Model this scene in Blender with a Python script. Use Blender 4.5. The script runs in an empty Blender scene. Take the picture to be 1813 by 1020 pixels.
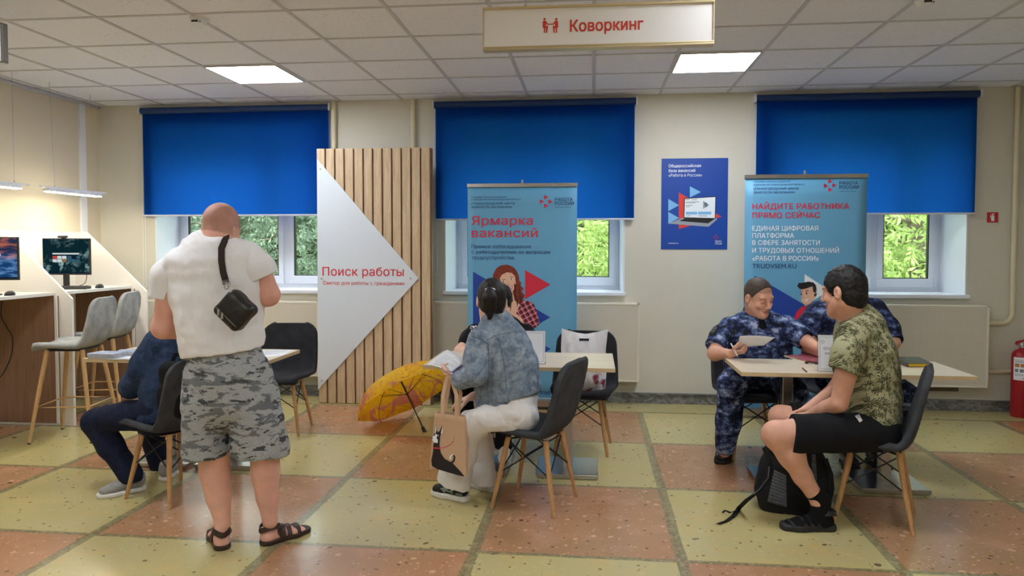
import bpy, bmesh, math, random
import numpy as np
from mathutils import Vector, Matrix
from mathutils.geometry import interpolate_bezier
random.seed(7); np.random.seed(7)
SC = bpy.context.scene
COL = SC.collection
# ------------------------------------------------------------------ camera
F_PX, YAW, PITCH, ROLL, CY_PX, EYE = 1299.3, -.1088, -.0376, .0007, 485.0, 1.495
cd = bpy.data.cameras.new('camera'); cam = bpy.data.objects.new('camera', cd); COL.objects.link(cam)
def _rot():
    f = np.array([math.sin(YAW)*math.cos(PITCH), math.cos(YAW)*math.cos(PITCH), math.sin(PITCH)])
    r = np.array([math.cos(YAW), -math.sin(YAW), 0]); u = np.cross(r, f)
    c, s = math.cos(ROLL), math.sin(ROLL)
    return np.array([c*r+s*u, -s*r+c*u, f])
RC = _rot()
cam.matrix_world = Matrix(((RC[0][0], RC[1][0], -RC[2][0], 0), (RC[0][1], RC[1][1], -RC[2][1], 0), (RC[0][2], RC[1][2], -RC[2][2], EYE), (0, 0, 0, 1)))
cd.sensor_fit = 'HORIZONTAL'; cd.sensor_width = 36; cd.lens = 36*F_PX/1813
cd.shift_y = -(510-CY_PX)/1813; cd.clip_start = .05; cd.clip_end = 200
SC.camera = cam
# ------------------------------------------------------------------ world, exposure
SC.view_settings.view_transform = 'Standard'; SC.view_settings.look = 'None'
SC.view_settings.gamma = 1; SC.view_settings.use_curve_mapping = False
SC.view_settings.exposure = EXPOSURE = 0.36
PANEL_POWER, BOOTH_POWER, SKY_POWER = 22.0, 62.0, 14.0
SC.cycles.use_denoising = True
SC.cycles.max_bounces = 8; SC.cycles.diffuse_bounces = 4; SC.cycles.transparent_max_bounces = 12
SC.cycles.sample_clamp_indirect = 6
wd = bpy.data.worlds.new('world'); SC.world = wd; wd.use_nodes = True
_n = wd.node_tree.nodes; _l = wd.node_tree.links; _n.clear()
_o = _n.new('ShaderNodeOutputWorld'); _b = _n.new('ShaderNodeBackground'); _t = _n.new('ShaderNodeTexCoord')
_s = _n.new('ShaderNodeSeparateXYZ'); _r = _n.new('ShaderNodeValToRGB')
_r.color_ramp.elements[0].position = .5; _r.color_ramp.elements[0].color = (.20, .22, .22, 1)
_r.color_ramp.elements[1].position = .9; _r.color_ramp.elements[1].color = (.86, .93, 1, 1)
_m = _n.new('ShaderNodeMath'); _m.operation = 'MULTIPLY_ADD'; _m.inputs[1].default_value = .5; _m.inputs[2].default_value = .5
_l.new(_t.outputs['Generated'], _s.inputs[0]); _l.new(_s.outputs['Z'], _m.inputs[0]); _l.new(_m.outputs[0], _r.inputs[0])
_l.new(_r.outputs[0], _b.inputs[0]); _l.new(_b.outputs[0], _o.inputs[0]); _b.inputs[1].default_value = SKY_POWER

# ------------------------------------------------------------------ measuring helper: a pixel of the photo to a point on a plane
O_CAM = np.array([0, 0, EYE])
def _ray(x, y): return RC.T @ np.array([(x-906.5)/F_PX, -(y-CY_PX)/F_PX, 1.])
def A(x, y, Y): d = _ray(x, y); return O_CAM+d*(Y/d[1])
def atz(x, y, Z=0): d = _ray(x, y); return O_CAM+d*((Z-EYE)/d[2])
def atx(x, y, X): d = _ray(x, y); return O_CAM+d*(X/d[0])
def V3(*a): return np.array(a, float)
def nrm(v): v = np.asarray(v, float); return v/(np.linalg.norm(v)+1e-12)

# ------------------------------------------------------------------ tags
def tag(o, label=None, cat=None, group=None, kind=None):
    if label: o['label'] = label
    if cat: o['category'] = cat
    if group: o['group'] = group
    if kind: o['kind'] = kind
    return o
def thing(name, label, cat, loc=(0, 0, 0), rz=0, group=None):
    o = bpy.data.objects.new(name, None); COL.objects.link(o); o.empty_display_size = .1
    o.location = tuple(float(c) for c in loc); o.rotation_euler = (0, 0, rz)
    return tag(o, label, cat, group)
def copy_tree(o, parent=None):
    c = o.copy(); COL.objects.link(c); c.parent = parent
    for ch in list(o.children): copy_tree(ch, c)
    return c

# ------------------------------------------------------------------ materials
class NT:
    def __init__(s, name):
        s.m = bpy.data.materials.new(name); s.m.use_nodes = True; s.t = s.m.node_tree; s.t.nodes.clear()
    def n(s, typ, ins=None, **props):
        nd = s.t.nodes.new('ShaderNode'+typ)
        for k, v in props.items(): setattr(nd, k, v)
        for k, v in (ins or {}).items(): s.put(nd.inputs[k], v)
        return nd
    def put(s, sock, v):
        if isinstance(v, bpy.types.NodeSocket): s.t.links.new(v, sock)
        elif isinstance(v, bpy.types.Node): s.t.links.new(v.outputs[0], sock)
        elif isinstance(v, (tuple, list)) and len(v) == 3 and sock.type == 'RGBA': sock.default_value = (*v, 1)
        else: sock.default_value = v
    def math(s, op, a, b=0.0, c=None, clamp=False):
        ins = {0: a, 1: b}
        if c is not None: ins[2] = c
        return s.n('Math', ins, operation=op, use_clamp=clamp).outputs[0]
    def vmath(s, op, a, b=None):
        ins = {0: a}
        if b is not None: ins[1] = b
        nd = s.n('VectorMath', ins, operation=op)
        return nd.outputs['Value'] if op in ('LENGTH', 'DOT_PRODUCT', 'DISTANCE') else nd.outputs[0]
    def mix(s, fac, a, b, blend='MIX'):
        nd = s.n('Mix', data_type='RGBA', blend_type=blend)
        s.put(nd.inputs[0], fac); s.put(nd.inputs[6], a); s.put(nd.inputs[7], b)
        return nd.outputs[2]
    def ramp(s, fac, stops, const=False):
        nd = s.n('ValToRGB', {0: fac}); cr = nd.color_ramp
        if const: cr.interpolation = 'CONSTANT'
        while len(cr.elements) < len(stops): cr.elements.new(.5)
        for e, (p, c) in zip(cr.elements, stops):
            e.position = p; e.color = (*c, 1) if len(c) == 3 else c
        return nd.outputs[0]
    def step(s, v, lo, hi):
        return s.n('MapRange', {0: v, 1: lo, 2: hi}, clamp=True).outputs[0]
    def obj(s): return s.n('TexCoord').outputs['Object']
    def pos(s): return s.n('NewGeometry').outputs['Position']
    def scale(s, vec, k): return s.vmath('MULTIPLY', vec, k)
    def noise(s, vec, sc, det=3, rough=.55, dist=0):
        return s.n('TexNoise', {'Vector': vec, 'Scale': sc, 'Detail': det, 'Roughness': rough, 'Distortion': dist}).outputs[0]
    def bump(s, h, strength=.3, dist=.01):
        return s.n('Bump', {'Height': h, 'Strength': strength, 'Distance': dist}).outputs[0]
    def bsdf(s, col, rough=.6, metal=0., normal=None, spec=.5, extra=None):
        ins = {'Base Color': col, 'Roughness': rough, 'Metallic': metal, 'Specular IOR Level': spec}
        if normal is not None: ins['Normal'] = normal
        ins.update(extra or {})
        return s.n('BsdfPrincipled', ins)
    def out(s, sh):
        s.n('OutputMaterial', {0: sh}); return s.m
def srgb(r, g, b):
    return tuple(((c/255)/12.92 if c <= 10 else ((c/255+.055)/1.055)**2.4) for c in (r, g, b))
def mat(name, col, rough=.6, metal=0., var=0., vs=8, bump=0., bs=60, spec=.5, extra=None):
    """plain procedural material: colour with slight noise variation and noise bump"""
    t = NT(name); c = col; p = t.obj(); nrmv = None
    if var:
        f = t.noise(p, vs, 4); c = t.mix(t.step(f, .3, .7), tuple(x*(1-var) for x in col), tuple(min(1, x*(1+var)) for x in col))
    if bump: nrmv = t.bump(t.noise(p, bs, 3), bump, .004)
    return t.out(t.bsdf(c, rough, metal, nrmv, spec, extra))
def wood_mat(name, c1, c2, axis='Z', rough=.5, sc=1.0, bump=.05):
    t = NT(name); p = t.obj()
    st = {'X': (1, 14, 14), 'Y': (14, 1, 14), 'Z': (14, 14, 1)}[axis]
    q = t.scale(p, tuple(3*sc*k for k in st))
    n1 = t.noise(q, 1.2, 5, .65, .6); n2 = t.noise(t.scale(p, tuple(9*sc*k for k in st)), 2, 2)
    f = t.math('ADD', t.math('MULTIPLY', n1, .75), t.math('MULTIPLY', n2, .25))
    col = t.ramp(f, [(.32, c1), (.5, tuple((a+b)/2 for a, b in zip(c1, c2))), (.66, c2)])
    return t.out(t.bsdf(col, rough, 0, t.bump(f, bump, .003)))
def emit_mat(name, col, power):
    t = NT(name); return t.out(t.n('Emission', {0: col, 1: power}))
def fabric_mat(name, c1, c2, sc=6, rough=.9, weave=500, bump=.25):
    t = NT(name); p = t.obj()
    f = t.noise(p, sc, 4); g = t.noise(p, weave, 1)
    c = t.mix(t.step(f, .35, .65), c1, c2); c = t.mix(t.math('MULTIPLY', g, .35), c, tuple(x*.55 for x in c1))
    return t.out(t.bsdf(c, rough, 0, t.bump(g, bump, .002), .25))
def skin_mat(name, col, tint=(.35, .12, .09)):
    """skin whose vertex colour 'tone' carries lips, stubble and cropped hair"""
    t = NT(name); p = t.obj()
    f = t.noise(p, 22, 4); c = t.mix(t.step(f, .3, .75), tuple(x*.9 for x in col), (min(1, col[0]*1.1), col[1]*1.02, col[2]))
    a = t.n('Attribute', attribute_name='tone')
    c = t.mix(1.0, c, a.outputs['Color'], 'MULTIPLY')
    return t.out(t.bsdf(c, .52, 0, t.bump(t.noise(p, 260, 2), .12, .002), .4, {'Subsurface Weight': .12, 'Subsurface Radius': (.012, .005, .003), 'Subsurface Scale': .6}))
def hair_mat(name, col):
    t = NT(name); p = t.obj()
    f = t.noise(t.scale(p, (180, 180, 30)), 1, 3)
    c = t.mix(t.step(f, .35, .7), tuple(x*.5 for x in col), tuple(x*1.6 for x in col))
    return t.out(t.bsdf(c, .55, 0, t.bump(f, .5, .004), .35))

# ------------------------------------------------------------------ mesh builder
def frame_from(d, hint=(0, 0, 1)):
    w = nrm(d); h = np.array(hint, float)
    if abs(w @ h) > .95: h = np.array([1., 0, 0])
    u = nrm(np.cross(h, w)); v = np.cross(w, u)
    return u, v, w
class MB:
    def __init__(s): s.v = []; s.f = []; s.m = []
    def add(s, vs, fs, mi=0):
        b = len(s.v); s.v += [tuple(float(c) for c in p) for p in vs]
        s.f += [tuple(i+b for i in q) for q in fs]; s.m += [mi]*len(fs); return s
    def box(s, x0, x1, y0, y1, z0, z1, mi=0):
        return s.add([(x, y, z) for z in (z0, z1) for y in (y0, y1) for x in (x0, x1)],
                     [(0, 2, 3, 1), (4, 5, 7, 6), (0, 1, 5, 4), (2, 6, 7, 3), (0, 4, 6, 2), (1, 3, 7, 5)], mi)
    def obox(s, c, half, ax, mi=0):
        c = np.asarray(c, float); ax = [np.asarray(a, float) for a in ax]
        return s.add([c+i*half[0]*ax[0]+j*half[1]*ax[1]+k*half[2]*ax[2] for k in (-1, 1) for j in (-1, 1) for i in (-1, 1)],
                     [(0, 2, 3, 1), (4, 5, 7, 6), (0, 1, 5, 4), (2, 6, 7, 3), (0, 4, 6, 2), (1, 3, 7, 5)], mi)
    def tube(s, pts, r, n=10, mi=0, closed=False):
        P = [np.asarray(p, float) for p in pts]; N = len(P)
        R = [r]*N if np.isscalar(r) else list(r)
        vs = []; fs = []; u = None
        for i in range(N):
            if closed: d = P[(i+1) % N]-P[i-1]
            else: d = P[min(i+1, N-1)]-P[max(i-1, 0)]
            w = nrm(d)
            if u is None: u, v, w = frame_from(w)
            else:
                u = nrm(u-w*(u@w)); v = np.cross(w, u)
            for k in range(n):
                a = 2*math.pi*k/n; vs.append(P[i]+R[i]*(math.cos(a)*u+math.sin(a)*v))
        for i in range(N if closed else N-1):
            for k in range(n):
                a, b = i*n+k, i*n+(k+1) % n; c, d = ((i+1) % N)*n+(k+1) % n, ((i+1) % N)*n+k
                fs.append((a, b, c, d))
        if not closed: fs += [tuple(range(n-1, -1, -1)), tuple(range((N-1)*n, N*n))]
        return s.add(vs, fs, mi)
    def lathe(s, prof, c=(0, 0, 0), d=(0, 0, 1), n=24, mi=0):
        u, v, w = frame_from(d); c = np.asarray(c, float); vs = []; fs = []
        for r, z in prof:
            for k in range(n):
                a = 2*math.pi*k/n; vs.append(c+w*z+max(r, 1e-4)*(math.cos(a)*u+math.sin(a)*v))
        for i in range(len(prof)-1):
            for k in range(n): fs.append((i*n+k, i*n+(k+1) % n, (i+1)*n+(k+1) % n, (i+1)*n+k))
        fs += [tuple(range(n-1, -1, -1)), tuple(range((len(prof)-1)*n, len(prof)*n))]
        return s.add(vs, fs, mi)
    def prism(s, poly, ext, mi=0):
        P = [np.asarray(p, float) for p in poly]; e = np.asarray(ext, float); n = len(P)
        return s.add(P+[p+e for p in P], [tuple(range(n-1, -1, -1)), tuple(range(n, 2*n))]+[(i, (i+1) % n, n+(i+1) % n, n+i) for i in range(n)], mi)
    def sheet(s, fn, nu, nv, mi=0):
        vs = [fn(i/nu, j/nv) for j in range(nv+1) for i in range(nu+1)]
        return s.add(vs, [(j*(nu+1)+i, j*(nu+1)+i+1, (j+1)*(nu+1)+i+1, (j+1)*(nu+1)+i) for j in range(nv) for i in range(nu)], mi)
    def build(s, name, mats, parent=None, smooth=False, bevel=0, solid=0, sub=0, angle=40, recalc=True, origin=None):
        me = bpy.data.meshes.new(name)
        vs = s.v if origin is None else [(x-origin[0], y-origin[1], z-origin[2]) for x, y, z in s.v]
        me.from_pydata(vs, [], s.f)
        mats = mats if isinstance(mats, (list, tuple)) else [mats]
        for m in mats: me.materials.append(m)
        if any(s.m): me.polygons.foreach_set('material_index', s.m)
        if recalc:
            bm = bmesh.new(); bm.from_mesh(me); bmesh.ops.recalc_face_normals(bm, faces=bm.faces); bm.to_mesh(me); bm.free()
        if smooth:
            me.polygons.foreach_set('use_smooth', [True]*len(me.polygons))
            me.set_sharp_from_angle(angle=math.radians(angle))
        o = bpy.data.objects.new(name, me); COL.objects.link(o)
        if origin is not None: o.location = tuple(float(c) for c in origin)
        if parent is not None: o.parent = parent
        if solid:
            md = o.modifiers.new('thickness', 'SOLIDIFY'); md.thickness = solid; md.offset = 0
        if bevel:
            md = o.modifiers.new('bevel', 'BEVEL'); md.width = bevel; md.segments = 2; md.limit_method = 'ANGLE'; md.angle_limit = math.radians(35)
        if sub:
            md = o.modifiers.new('subdivision', 'SUBSURF'); md.levels = sub; md.render_levels = sub
        return o
def rel(parent_loc):
    """origin shift so geometry given in room coordinates sits under an Empty at parent_loc"""
    return parent_loc
def part(name, mb, mats, root, **kw):
    """mb holds room coordinates; the root Empty is unrotated"""
    L = root.location
    mb.v = [(x-L[0], y-L[1], z-L[2]) for x, y, z in mb.v]
    return mb.build(name, mats, root, **kw)
def sub(name, mb, mats, parent, root, **kw):
    L = root.location
    mb.v = [(x-L[0], y-L[1], z-L[2]) for x, y, z in mb.v]
    return mb.build(name, mats, parent, **kw)

# ------------------------------------------------------------------ lettering
def letters(mb, s, org, height, right=(1, 0, 0), up=(0, 0, 1), width=None, bold=0., depth=.0006, mi=0, align='LEFT', aim=None):
    """adds the text s to mb; height = cap height in metres; width stretches the line to that length"""
    cu = bpy.data.curves.new('lettering', 'FONT'); cu.body = s; cu.size = 1
    cu.align_x = 'LEFT'; cu.space_character = 1.02
    o = bpy.data.objects.new('lettering', cu); COL.objects.link(o)
    dg = bpy.context.evaluated_depsgraph_get(); dg.update()
    crv = o.evaluated_get(dg).to_curve(dg); loops = []
    for sp in crv.splines:
        bp = sp.bezier_points; P = []
        for i in range(len(bp)):
            q0, q1 = bp[i], bp[(i+1) % len(bp)]; straight = q0.handle_right_type == 'VECTOR' and q1.handle_left_type == 'VECTOR'
            seg = interpolate_bezier(q0.co, q0.handle_right, q1.handle_left, q1.co, 2 if straight else 5)[:-1]
            P += [(v.x, v.y) for v in seg]
        Q = [P[i] for i in range(len(P)) if abs(P[i][0]-P[i-1][0])+abs(P[i][1]-P[i-1][1]) > 1e-5]
        if len(Q) > 2: loops.append(Q)
    o.to_curve_clear() if hasattr(o, 'to_curve_clear') else None
    bpy.data.objects.remove(o); bpy.data.curves.remove(cu)
    E = []; ys = set()
    for P in loops:
        for i in range(len(P)):
            (xa, ya), (xb, yb) = P[i-1], P[i]; ys.add(round(yb, 4))
            if abs(ya-yb) > 1e-6: E.append((min(ya, yb), max(ya, yb), xa, ya, xb, yb, 1 if yb > ya else -1))
    Y_ = []
    for y in sorted(ys):
        if not Y_ or y-Y_[-1] > .010: Y_.append(y)
    vs = []; fs = []
    def xat(e, y): t_ = min(1, max(0, (y-e[3])/(e[5]-e[3]))); return e[2]+(e[4]-e[2])*t_
    for ya, yb in zip(Y_[:-1], Y_[1:]):
        ym = (ya+yb)/2; C = sorted((xat(e, ym), k) for k, e in enumerate(E) if e[0] < ym < e[1]); wn = 0
        for x, k in C:
            if wn == 0: st = E[k]
            wn += E[k][6]
            if wn == 0:
                b0 = len(vs); en = E[k]; bx_ = bold*.8
                vs += [Vector((xat(st, ya)-bx_, ya, 0)), Vector((xat(en, ya)+bx_, ya, 0)), Vector((xat(en, yb)+bx_, yb, 0)), Vector((xat(st, yb)-bx_, yb, 0))]; fs.append((b0, b0+1, b0+2, b0+3))
    if not vs: return
    k = height/.727; x0 = min(v.x for v in vs); x1 = max(v.x for v in vs)
    kx = k if width is None else width/(x1-x0)
    R = np.asarray(right, float); U = np.asarray(up, float); Nn = np.cross(R, U); org = np.asarray(org, float)
    off = {'LEFT': x0, 'CENTER': (x0+x1)/2, 'RIGHT': x1}[align]
    sh = [(0, 0)] if not bold else [(0, -bold*.6), (0, bold*.6)]
    for q, (bx, by) in enumerate(sh): mb.add([org+R*((v.x-off)*kx+bx*k)+U*(v.y+by)*k+Nn*(depth+v.z+q*.00016) for v in vs], fs, mi)
# ------------------------------------------------------------------ room dimensions (metres)
YW, ZC, XL, XR, YR, YO = 7.06, 2.925, -5.03, 3.93, -3.6, 7.58
CX0, CY0, CT = -3.084, 3.713, .6178           # ceiling grid
FX0, FY0, FTX, FTY = -3.5694, 2.4472, 1.0003, 1.051   # floor slabs

# ---- structure materials
def m_floor():
    t = NT('terrazzo'); p = t.pos(); sx = t.n('SeparateXYZ', {0: p}); x, y = sx.outputs[0], sx.outputs[1]
    wob = t.noise(p, 3.0, 2); wb = t.math('MULTIPLY', t.math('SUBTRACT', wob, .5), .02)
    gx = t.math('DIVIDE', t.math('SUBTRACT', t.math('ADD', x, wb), FX0), FTX); gy = t.math('DIVIDE', t.math('SUBTRACT', t.math('ADD', y, wb), FY0), FTY)
    par = t.math('MODULO', t.math('ADD', t.math('ADD', t.math('FLOOR', gx), t.math('FLOOR', gy)), 40.0), 2.0)
    edge = t.math('GREATER_THAN', y, FY0+4*FTY)
    yel = t.math('MAXIMUM', par, edge)
    big = t.noise(p, 1.3, 3); med = t.noise(p, 5, 4, .6)
    cy = t.mix(t.step(big, .35, .65), srgb(190, 179, 130), srgb(195, 181, 120)); cy = t.mix(t.step(med, .52, .75), cy, srgb(204, 180, 118))
    cr = t.mix(t.step(big, .35, .65), srgb(184, 134, 98), srgb(170, 134, 98)); cr = t.mix(t.step(med, .5, .75), cr, srgb(194, 150, 118))
    c = t.mix(yel, cr, cy)
    # marble chips
    def chips(sc, thr, rad, seed, wig=.35):
        q = t.vmath('ADD', p, (seed, seed*1.7, 0)); nz = t.n('TexNoise', {'Vector': q, 'Scale': sc*1.5, 'Detail': 1})
        q = t.vmath('ADD', q, t.scale(nz.outputs['Color'], (wig/sc,)*3))
        v = t.n('TexVoronoi', {'Vector': q, 'Scale': sc}); h = t.n('SeparateColor', {0: v.outputs['Color']})
        r = t.math('MULTIPLY', h.outputs[1], rad)
        return t.math('MULTIPLY', t.math('GREATER_THAN', h.outputs[0], thr), t.math('LESS_THAN', v.outputs['Distance'], r)), h.outputs[2]
    l1, r1 = chips(48, .42, .34, 3.1); l2, r2 = chips(22, .72, .40, 7.7); d1, r3 = chips(34, .74, .36, 1.3); d2, r4 = chips(11, .82, .22, 5.9)
    lightc = t.mix(yel, srgb(224, 180, 140), srgb(206, 194, 142))
    c = t.mix(t.math('MULTIPLY', l1, .65), c, lightc); c = t.mix(t.math('MULTIPLY', l2, t.mix(yel, (.75,)*3, (.35,)*3)), c, lightc)
    darkc = t.mix(r3, srgb(70, 56, 34), srgb(112, 92, 58))
    c = t.mix(t.math('MULTIPLY', d1, .7), c, darkc); c = t.mix(t.math('MULTIPLY', d2, .8), c, t.mix(r4, srgb(50, 40, 30), srgb(110, 104, 78)))
    # strips between slabs
    fx = t.math('ABSOLUTE', t.math('SUBTRACT', t.math('FRACT', t.math('ADD', gx, .5)), .5)); fy = t.math('ABSOLUTE', t.math('SUBTRACT', t.math('FRACT', t.math('ADD', gy, .5)), .5))
    gl = t.math('MULTIPLY', t.math('LESS_THAN', fx, .027), t.math('SUBTRACT', 1.0, edge)); gr = t.math('LESS_THAN', fy, .016)
    g = t.math('MAXIMUM', gl, gr)
    vein = t.noise(t.scale(p, (1, 1, 1)), 26, 4, .7, 1.5)
    gc = t.ramp(vein, [(.36, srgb(112, 106, 76)), (.5, srgb(134, 126, 92)), (.62, srgb(160, 150, 112))])
    c = t.mix(t.math('MULTIPLY', g, .85), c, gc)
    rough = t.math('MULTIPLY_ADD', t.noise(p, 6, 4), .16, .11)
    return t.out(t.bsdf(c, rough, 0, t.bump(t.noise(p, 40, 3), .05, .002), .5))
def m_ceiling():
    t = NT('ceiling_tile'); p = t.pos(); s = t.n('SeparateXYZ', {0: p})
    gx = t.math('FLOOR', t.math('DIVIDE', t.math('SUBTRACT', s.outputs[0], CX0), CT)); gy = t.math('FLOOR', t.math('DIVIDE', t.math('SUBTRACT', s.outputs[1], CY0), CT))
    rnd = t.n('TexWhiteNoise', {'Vector': t.n('CombineXYZ', {0: gx, 1: gy}).outputs[0]}, noise_dimensions='3D').outputs['Value']
    c = t.mix(rnd, srgb(240, 242, 250), srgb(246, 248, 254))
    f = t.noise(t.scale(p, (55, 130, 1)), 1, 2, .5, .8)
    hole = t.math('MULTIPLY', t.step(f, .66, .72), t.math('MULTIPLY_ADD', rnd, .5, .35))
    c = t.mix(hole, c, srgb(120, 112, 104))
    return t.out(t.bsdf(c, .9, 0, t.bump(t.noise(p, 120, 2), .1, .002), .1))
def m_wall(name, c1, c2):
    t = NT(name); p = t.pos()
    f = t.noise(p, 2.0, 3); sw = t.noise(p, 26, 4, .6, 2.4)
    ridge = t.math('ABSOLUTE', t.math('SUBTRACT', sw, .5))
    c = t.mix(t.step(f, .35, .65), c1, c2)
    return t.out(t.bsdf(c, .75, 0, t.bump(t.math('MAXIMUM', t.step(ridge, 0, .05), t.step(t.noise(p, 5, 3), .56, .44)), .22, .004), .25))
M_FLOOR, M_CEIL = m_floor(), m_ceiling()
M_WALL = m_wall('cream_plaster', srgb(222, 217, 200), srgb(217, 213, 198))
M_WALLL = m_wall('left_plaster', srgb(224, 212, 186), srgb(220, 208, 182))
M_WHITE = mat('white_paint', srgb(238, 240, 244), .45, bump=.02)
M_PVC = mat('white_pvc', srgb(236, 240, 248), .3)
M_GRID = mat('white_grid', srgb(204, 203, 204), .5)
M_CHROME = mat('brushed_steel', srgb(190, 190, 190), .28, 1., var=.06, vs=40)
M_STEELD = mat('satin_steel', srgb(120, 116, 110), .4, .9)
M_BLACK = mat('black_plastic', srgb(22, 22, 24), .45, var=.15, vs=30)
M_BLACKM = mat('black_metal', srgb(24, 24, 26), .4, .3)
M_PIPE = mat('cream_pipe', srgb(226, 215, 180), .45, bump=.05, bs=40)
def m_marble():
    t = NT('grey_marble'); p = t.pos(); w = t.noise(t.scale(p, (1, 1, 1.6)), 7, 5, .7, 1.6)
    c = t.ramp(w, [(.3, srgb(72, 74, 76)), (.5, srgb(112, 113, 112)), (.58, srgb(150, 150, 148)), (.7, srgb(90, 92, 92))])
    return t.out(t.bsdf(c, .35))
M_MARBLE = m_marble()

def structure(name, mb, m, **kw):
    o = mb.build(name, m, **kw); o['kind'] = 'structure'; return o
structure('floor', MB().box(XL-.2, XR+.2, YR-.2, YO, -.12, 0), M_FLOOR)
ceil = structure('ceiling', MB().box(XL-.2, XR+.2, YR-.2, YO, ZC, ZC+.1), M_CEIL)
g = MB()
for i in range(-5, 13):
    x = CX0+CT*i
    if XL < x < XR: g.box(x-.012, x+.012, YR, YW-.002, ZC-.006, ZC+.002)
for j in range(-12, 6):
    y = CY0+CT*j
    if YR < y < YW: g.box(XL, XR, y-.010, y+.010, ZC-.0055, ZC+.002)
gr = g.build('grid', M_GRID, ceil)
structure('wall_left', MB().box(XL-.2, XL, YR-.2, YO, 0, ZC), M_WALLL)
structure('wall_right', MB().box(XR, XR+.2, YR-.2, YO, 0, ZC), M_WALL)
structure('wall_rear', MB().box(XL, XR, YR-.2, YR, 0, ZC), M_WALL)
# back wall with the three window openings
WIN = [(-4.43, -2.686), (-1.435, .307), (1.63, 3.376)]
ZS, ZT = 1.03, 2.72
w = MB(); w.box(XL, XR, YW, YO, 0, ZS); w.box(XL, XR, YW, YO, ZT, ZC)
xs = [XL]+[v for ab in WIN for v in ab]+[XR]
for k in range(0, 8, 2): w.box(xs[k], xs[k+1], YW, YO, ZS, ZT)
structure('wall_back', w, M_WALL)
# marble skirting
structure('baseboard_back', MB().box(XL, XR, YW-.022, YW, 0, .085).box(XL, XR, YW-.034, YW, .085, .10), M_MARBLE)
structure('baseboard_right', MB().box(XR-.022, XR, YR, YW-.034, 0, .10), M_MARBLE)
structure('baseboard_left', MB().box(XL, XL+.022, YR, YW-.034, 0, .10), M_MARBLE)
structure('trim_1', MB().box(XL, XL+.02, YW-.30, YW-.22, 1.2, ZC-.03), M_WHITE)    # white cable duct by the corner
structure('trim_2', MB().box(XL, XL+.025, YR, YW, ZC-.035, ZC-.006), M_GRID)

# ---- windows
def m_glass():
    t = NT('window_glass'); fr = t.n('Fresnel', {0: 1.45}).outputs[0]
    a = t.n('BsdfTransparent', {0: (.93, .97, .96)}); b = t.n('BsdfGlossy', {0: (1, 1, 1), 'Roughness': .02})
    return t.out(t.n('MixShader', {0: t.math('MULTIPLY', fr, .6), 1: a, 2: b}))
M_GLASS = m_glass()
YF = 7.46
def window(n, x0, x1, mull):
    """frame outer x0..x1, mull = list of pane intervals"""
    z0, z1 = ZS+.005, ZT
    fr = MB()
    fr.box(x0, x1, YF, YF+.07, z0, z0+.07); fr.box(x0, x1, YF, YF+.07, z1-.07, z1)
    fr.box(x0, x0+.065, YF, YF+.07, z0+.07, z1-.07); fr.box(x1-.065, x1, YF, YF+.07, z0+.07, z1-.07)
    root = fr.build('window_%d' % n, M_PVC, bevel=.006); root['kind'] = 'structure'
    for a, b in mull:
        s = MB(); f = .055
        s.box(a, b, YF-.02, YF+.05, z0+.062, z0+.075+f+.02); s.box(a, b, YF-.02, YF+.05, z1-.13, z1-.06)
        s.box(a, a+f, YF-.02, YF+.05, z0+.15, z1-.13); s.box(b-f, b, YF-.02, YF+.05, z0+.15, z1-.13)
        sa = s.build('sash', M_PVC, root, bevel=.006)
        gk = MB(); q = .008; za, zb = z0+.15, z1-.13
        gk.box(a+f, b-f, YF-.012, YF+.03, za, za+q); gk.box(a+f, a+f+q, YF-.012, YF+.03, za, zb); gk.box(b-f-q, b-f, YF-.012, YF+.03, za, zb)
        gk.build('gasket', M_BLACK, sa)
        MB().box(a+f+.001, b-f-.001, YF+.008, YF+.014, za, zb).build('pane', M_GLASS, sa)
        hb = MB(); hb.box(b-.012, b+.006, YF-.032, YF-.02, z0+.06, z0+.17); hb.build('hinge', M_PVC, sa, bevel=.003)
    for a, b in zip(mull[:-1], mull[1:]):
        MB().box(a[1], b[0], YF+.002, YF+.065, z0+.07, z1-.07).build('mullion', M_PVC, root)
    return root
window(1, -4.42, -2.72, [(-4.355, -3.24), (-3.18, -2.785)])
window(2, -1.395, .285, [(-1.33, -.62), (-.56, .225)])
window(3, 1.67, 3.335, [(1.735, 2.68), (2.74, 3.27)])
# reveals lined white, plus sills
for k, (a, b) in enumerate(WIN):
    fa, fb = ((-4.42, -2.72), (-1.395, .285), (1.67, 3.335))[k]; r = MB(); r.box(a, b, YW-.004, YF, ZT-.012, ZT)
    r.prism([(a, YW-.004, ZS), (a+.012, YW-.004, ZS), (fa+.014, YF-.001, ZS), (fa+.004, YO-.05, ZS), (a, YO-.05, ZS)], (0, 0, ZT-ZS)); r.prism([(b, YW-.004, ZS), (b-.012, YW-.004, ZS), (fb-.014, YF-.001, ZS), (fb-.004, YO-.05, ZS), (b, YO-.05, ZS)], (0, 0, ZT-ZS))
    structure('trim_%d' % (k+3), r, M_WHITE)
    s = MB(); s.box(a-.01, b+.01, YW-.03, YF, ZS-.005, ZS+.03); s.box(a-.01, b+.01, YW-.06, YW-.03, ZS-.005, ZS+.03)
    structure('window_sill_%d' % (k+1), s, M_PVC, bevel=.008)

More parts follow.
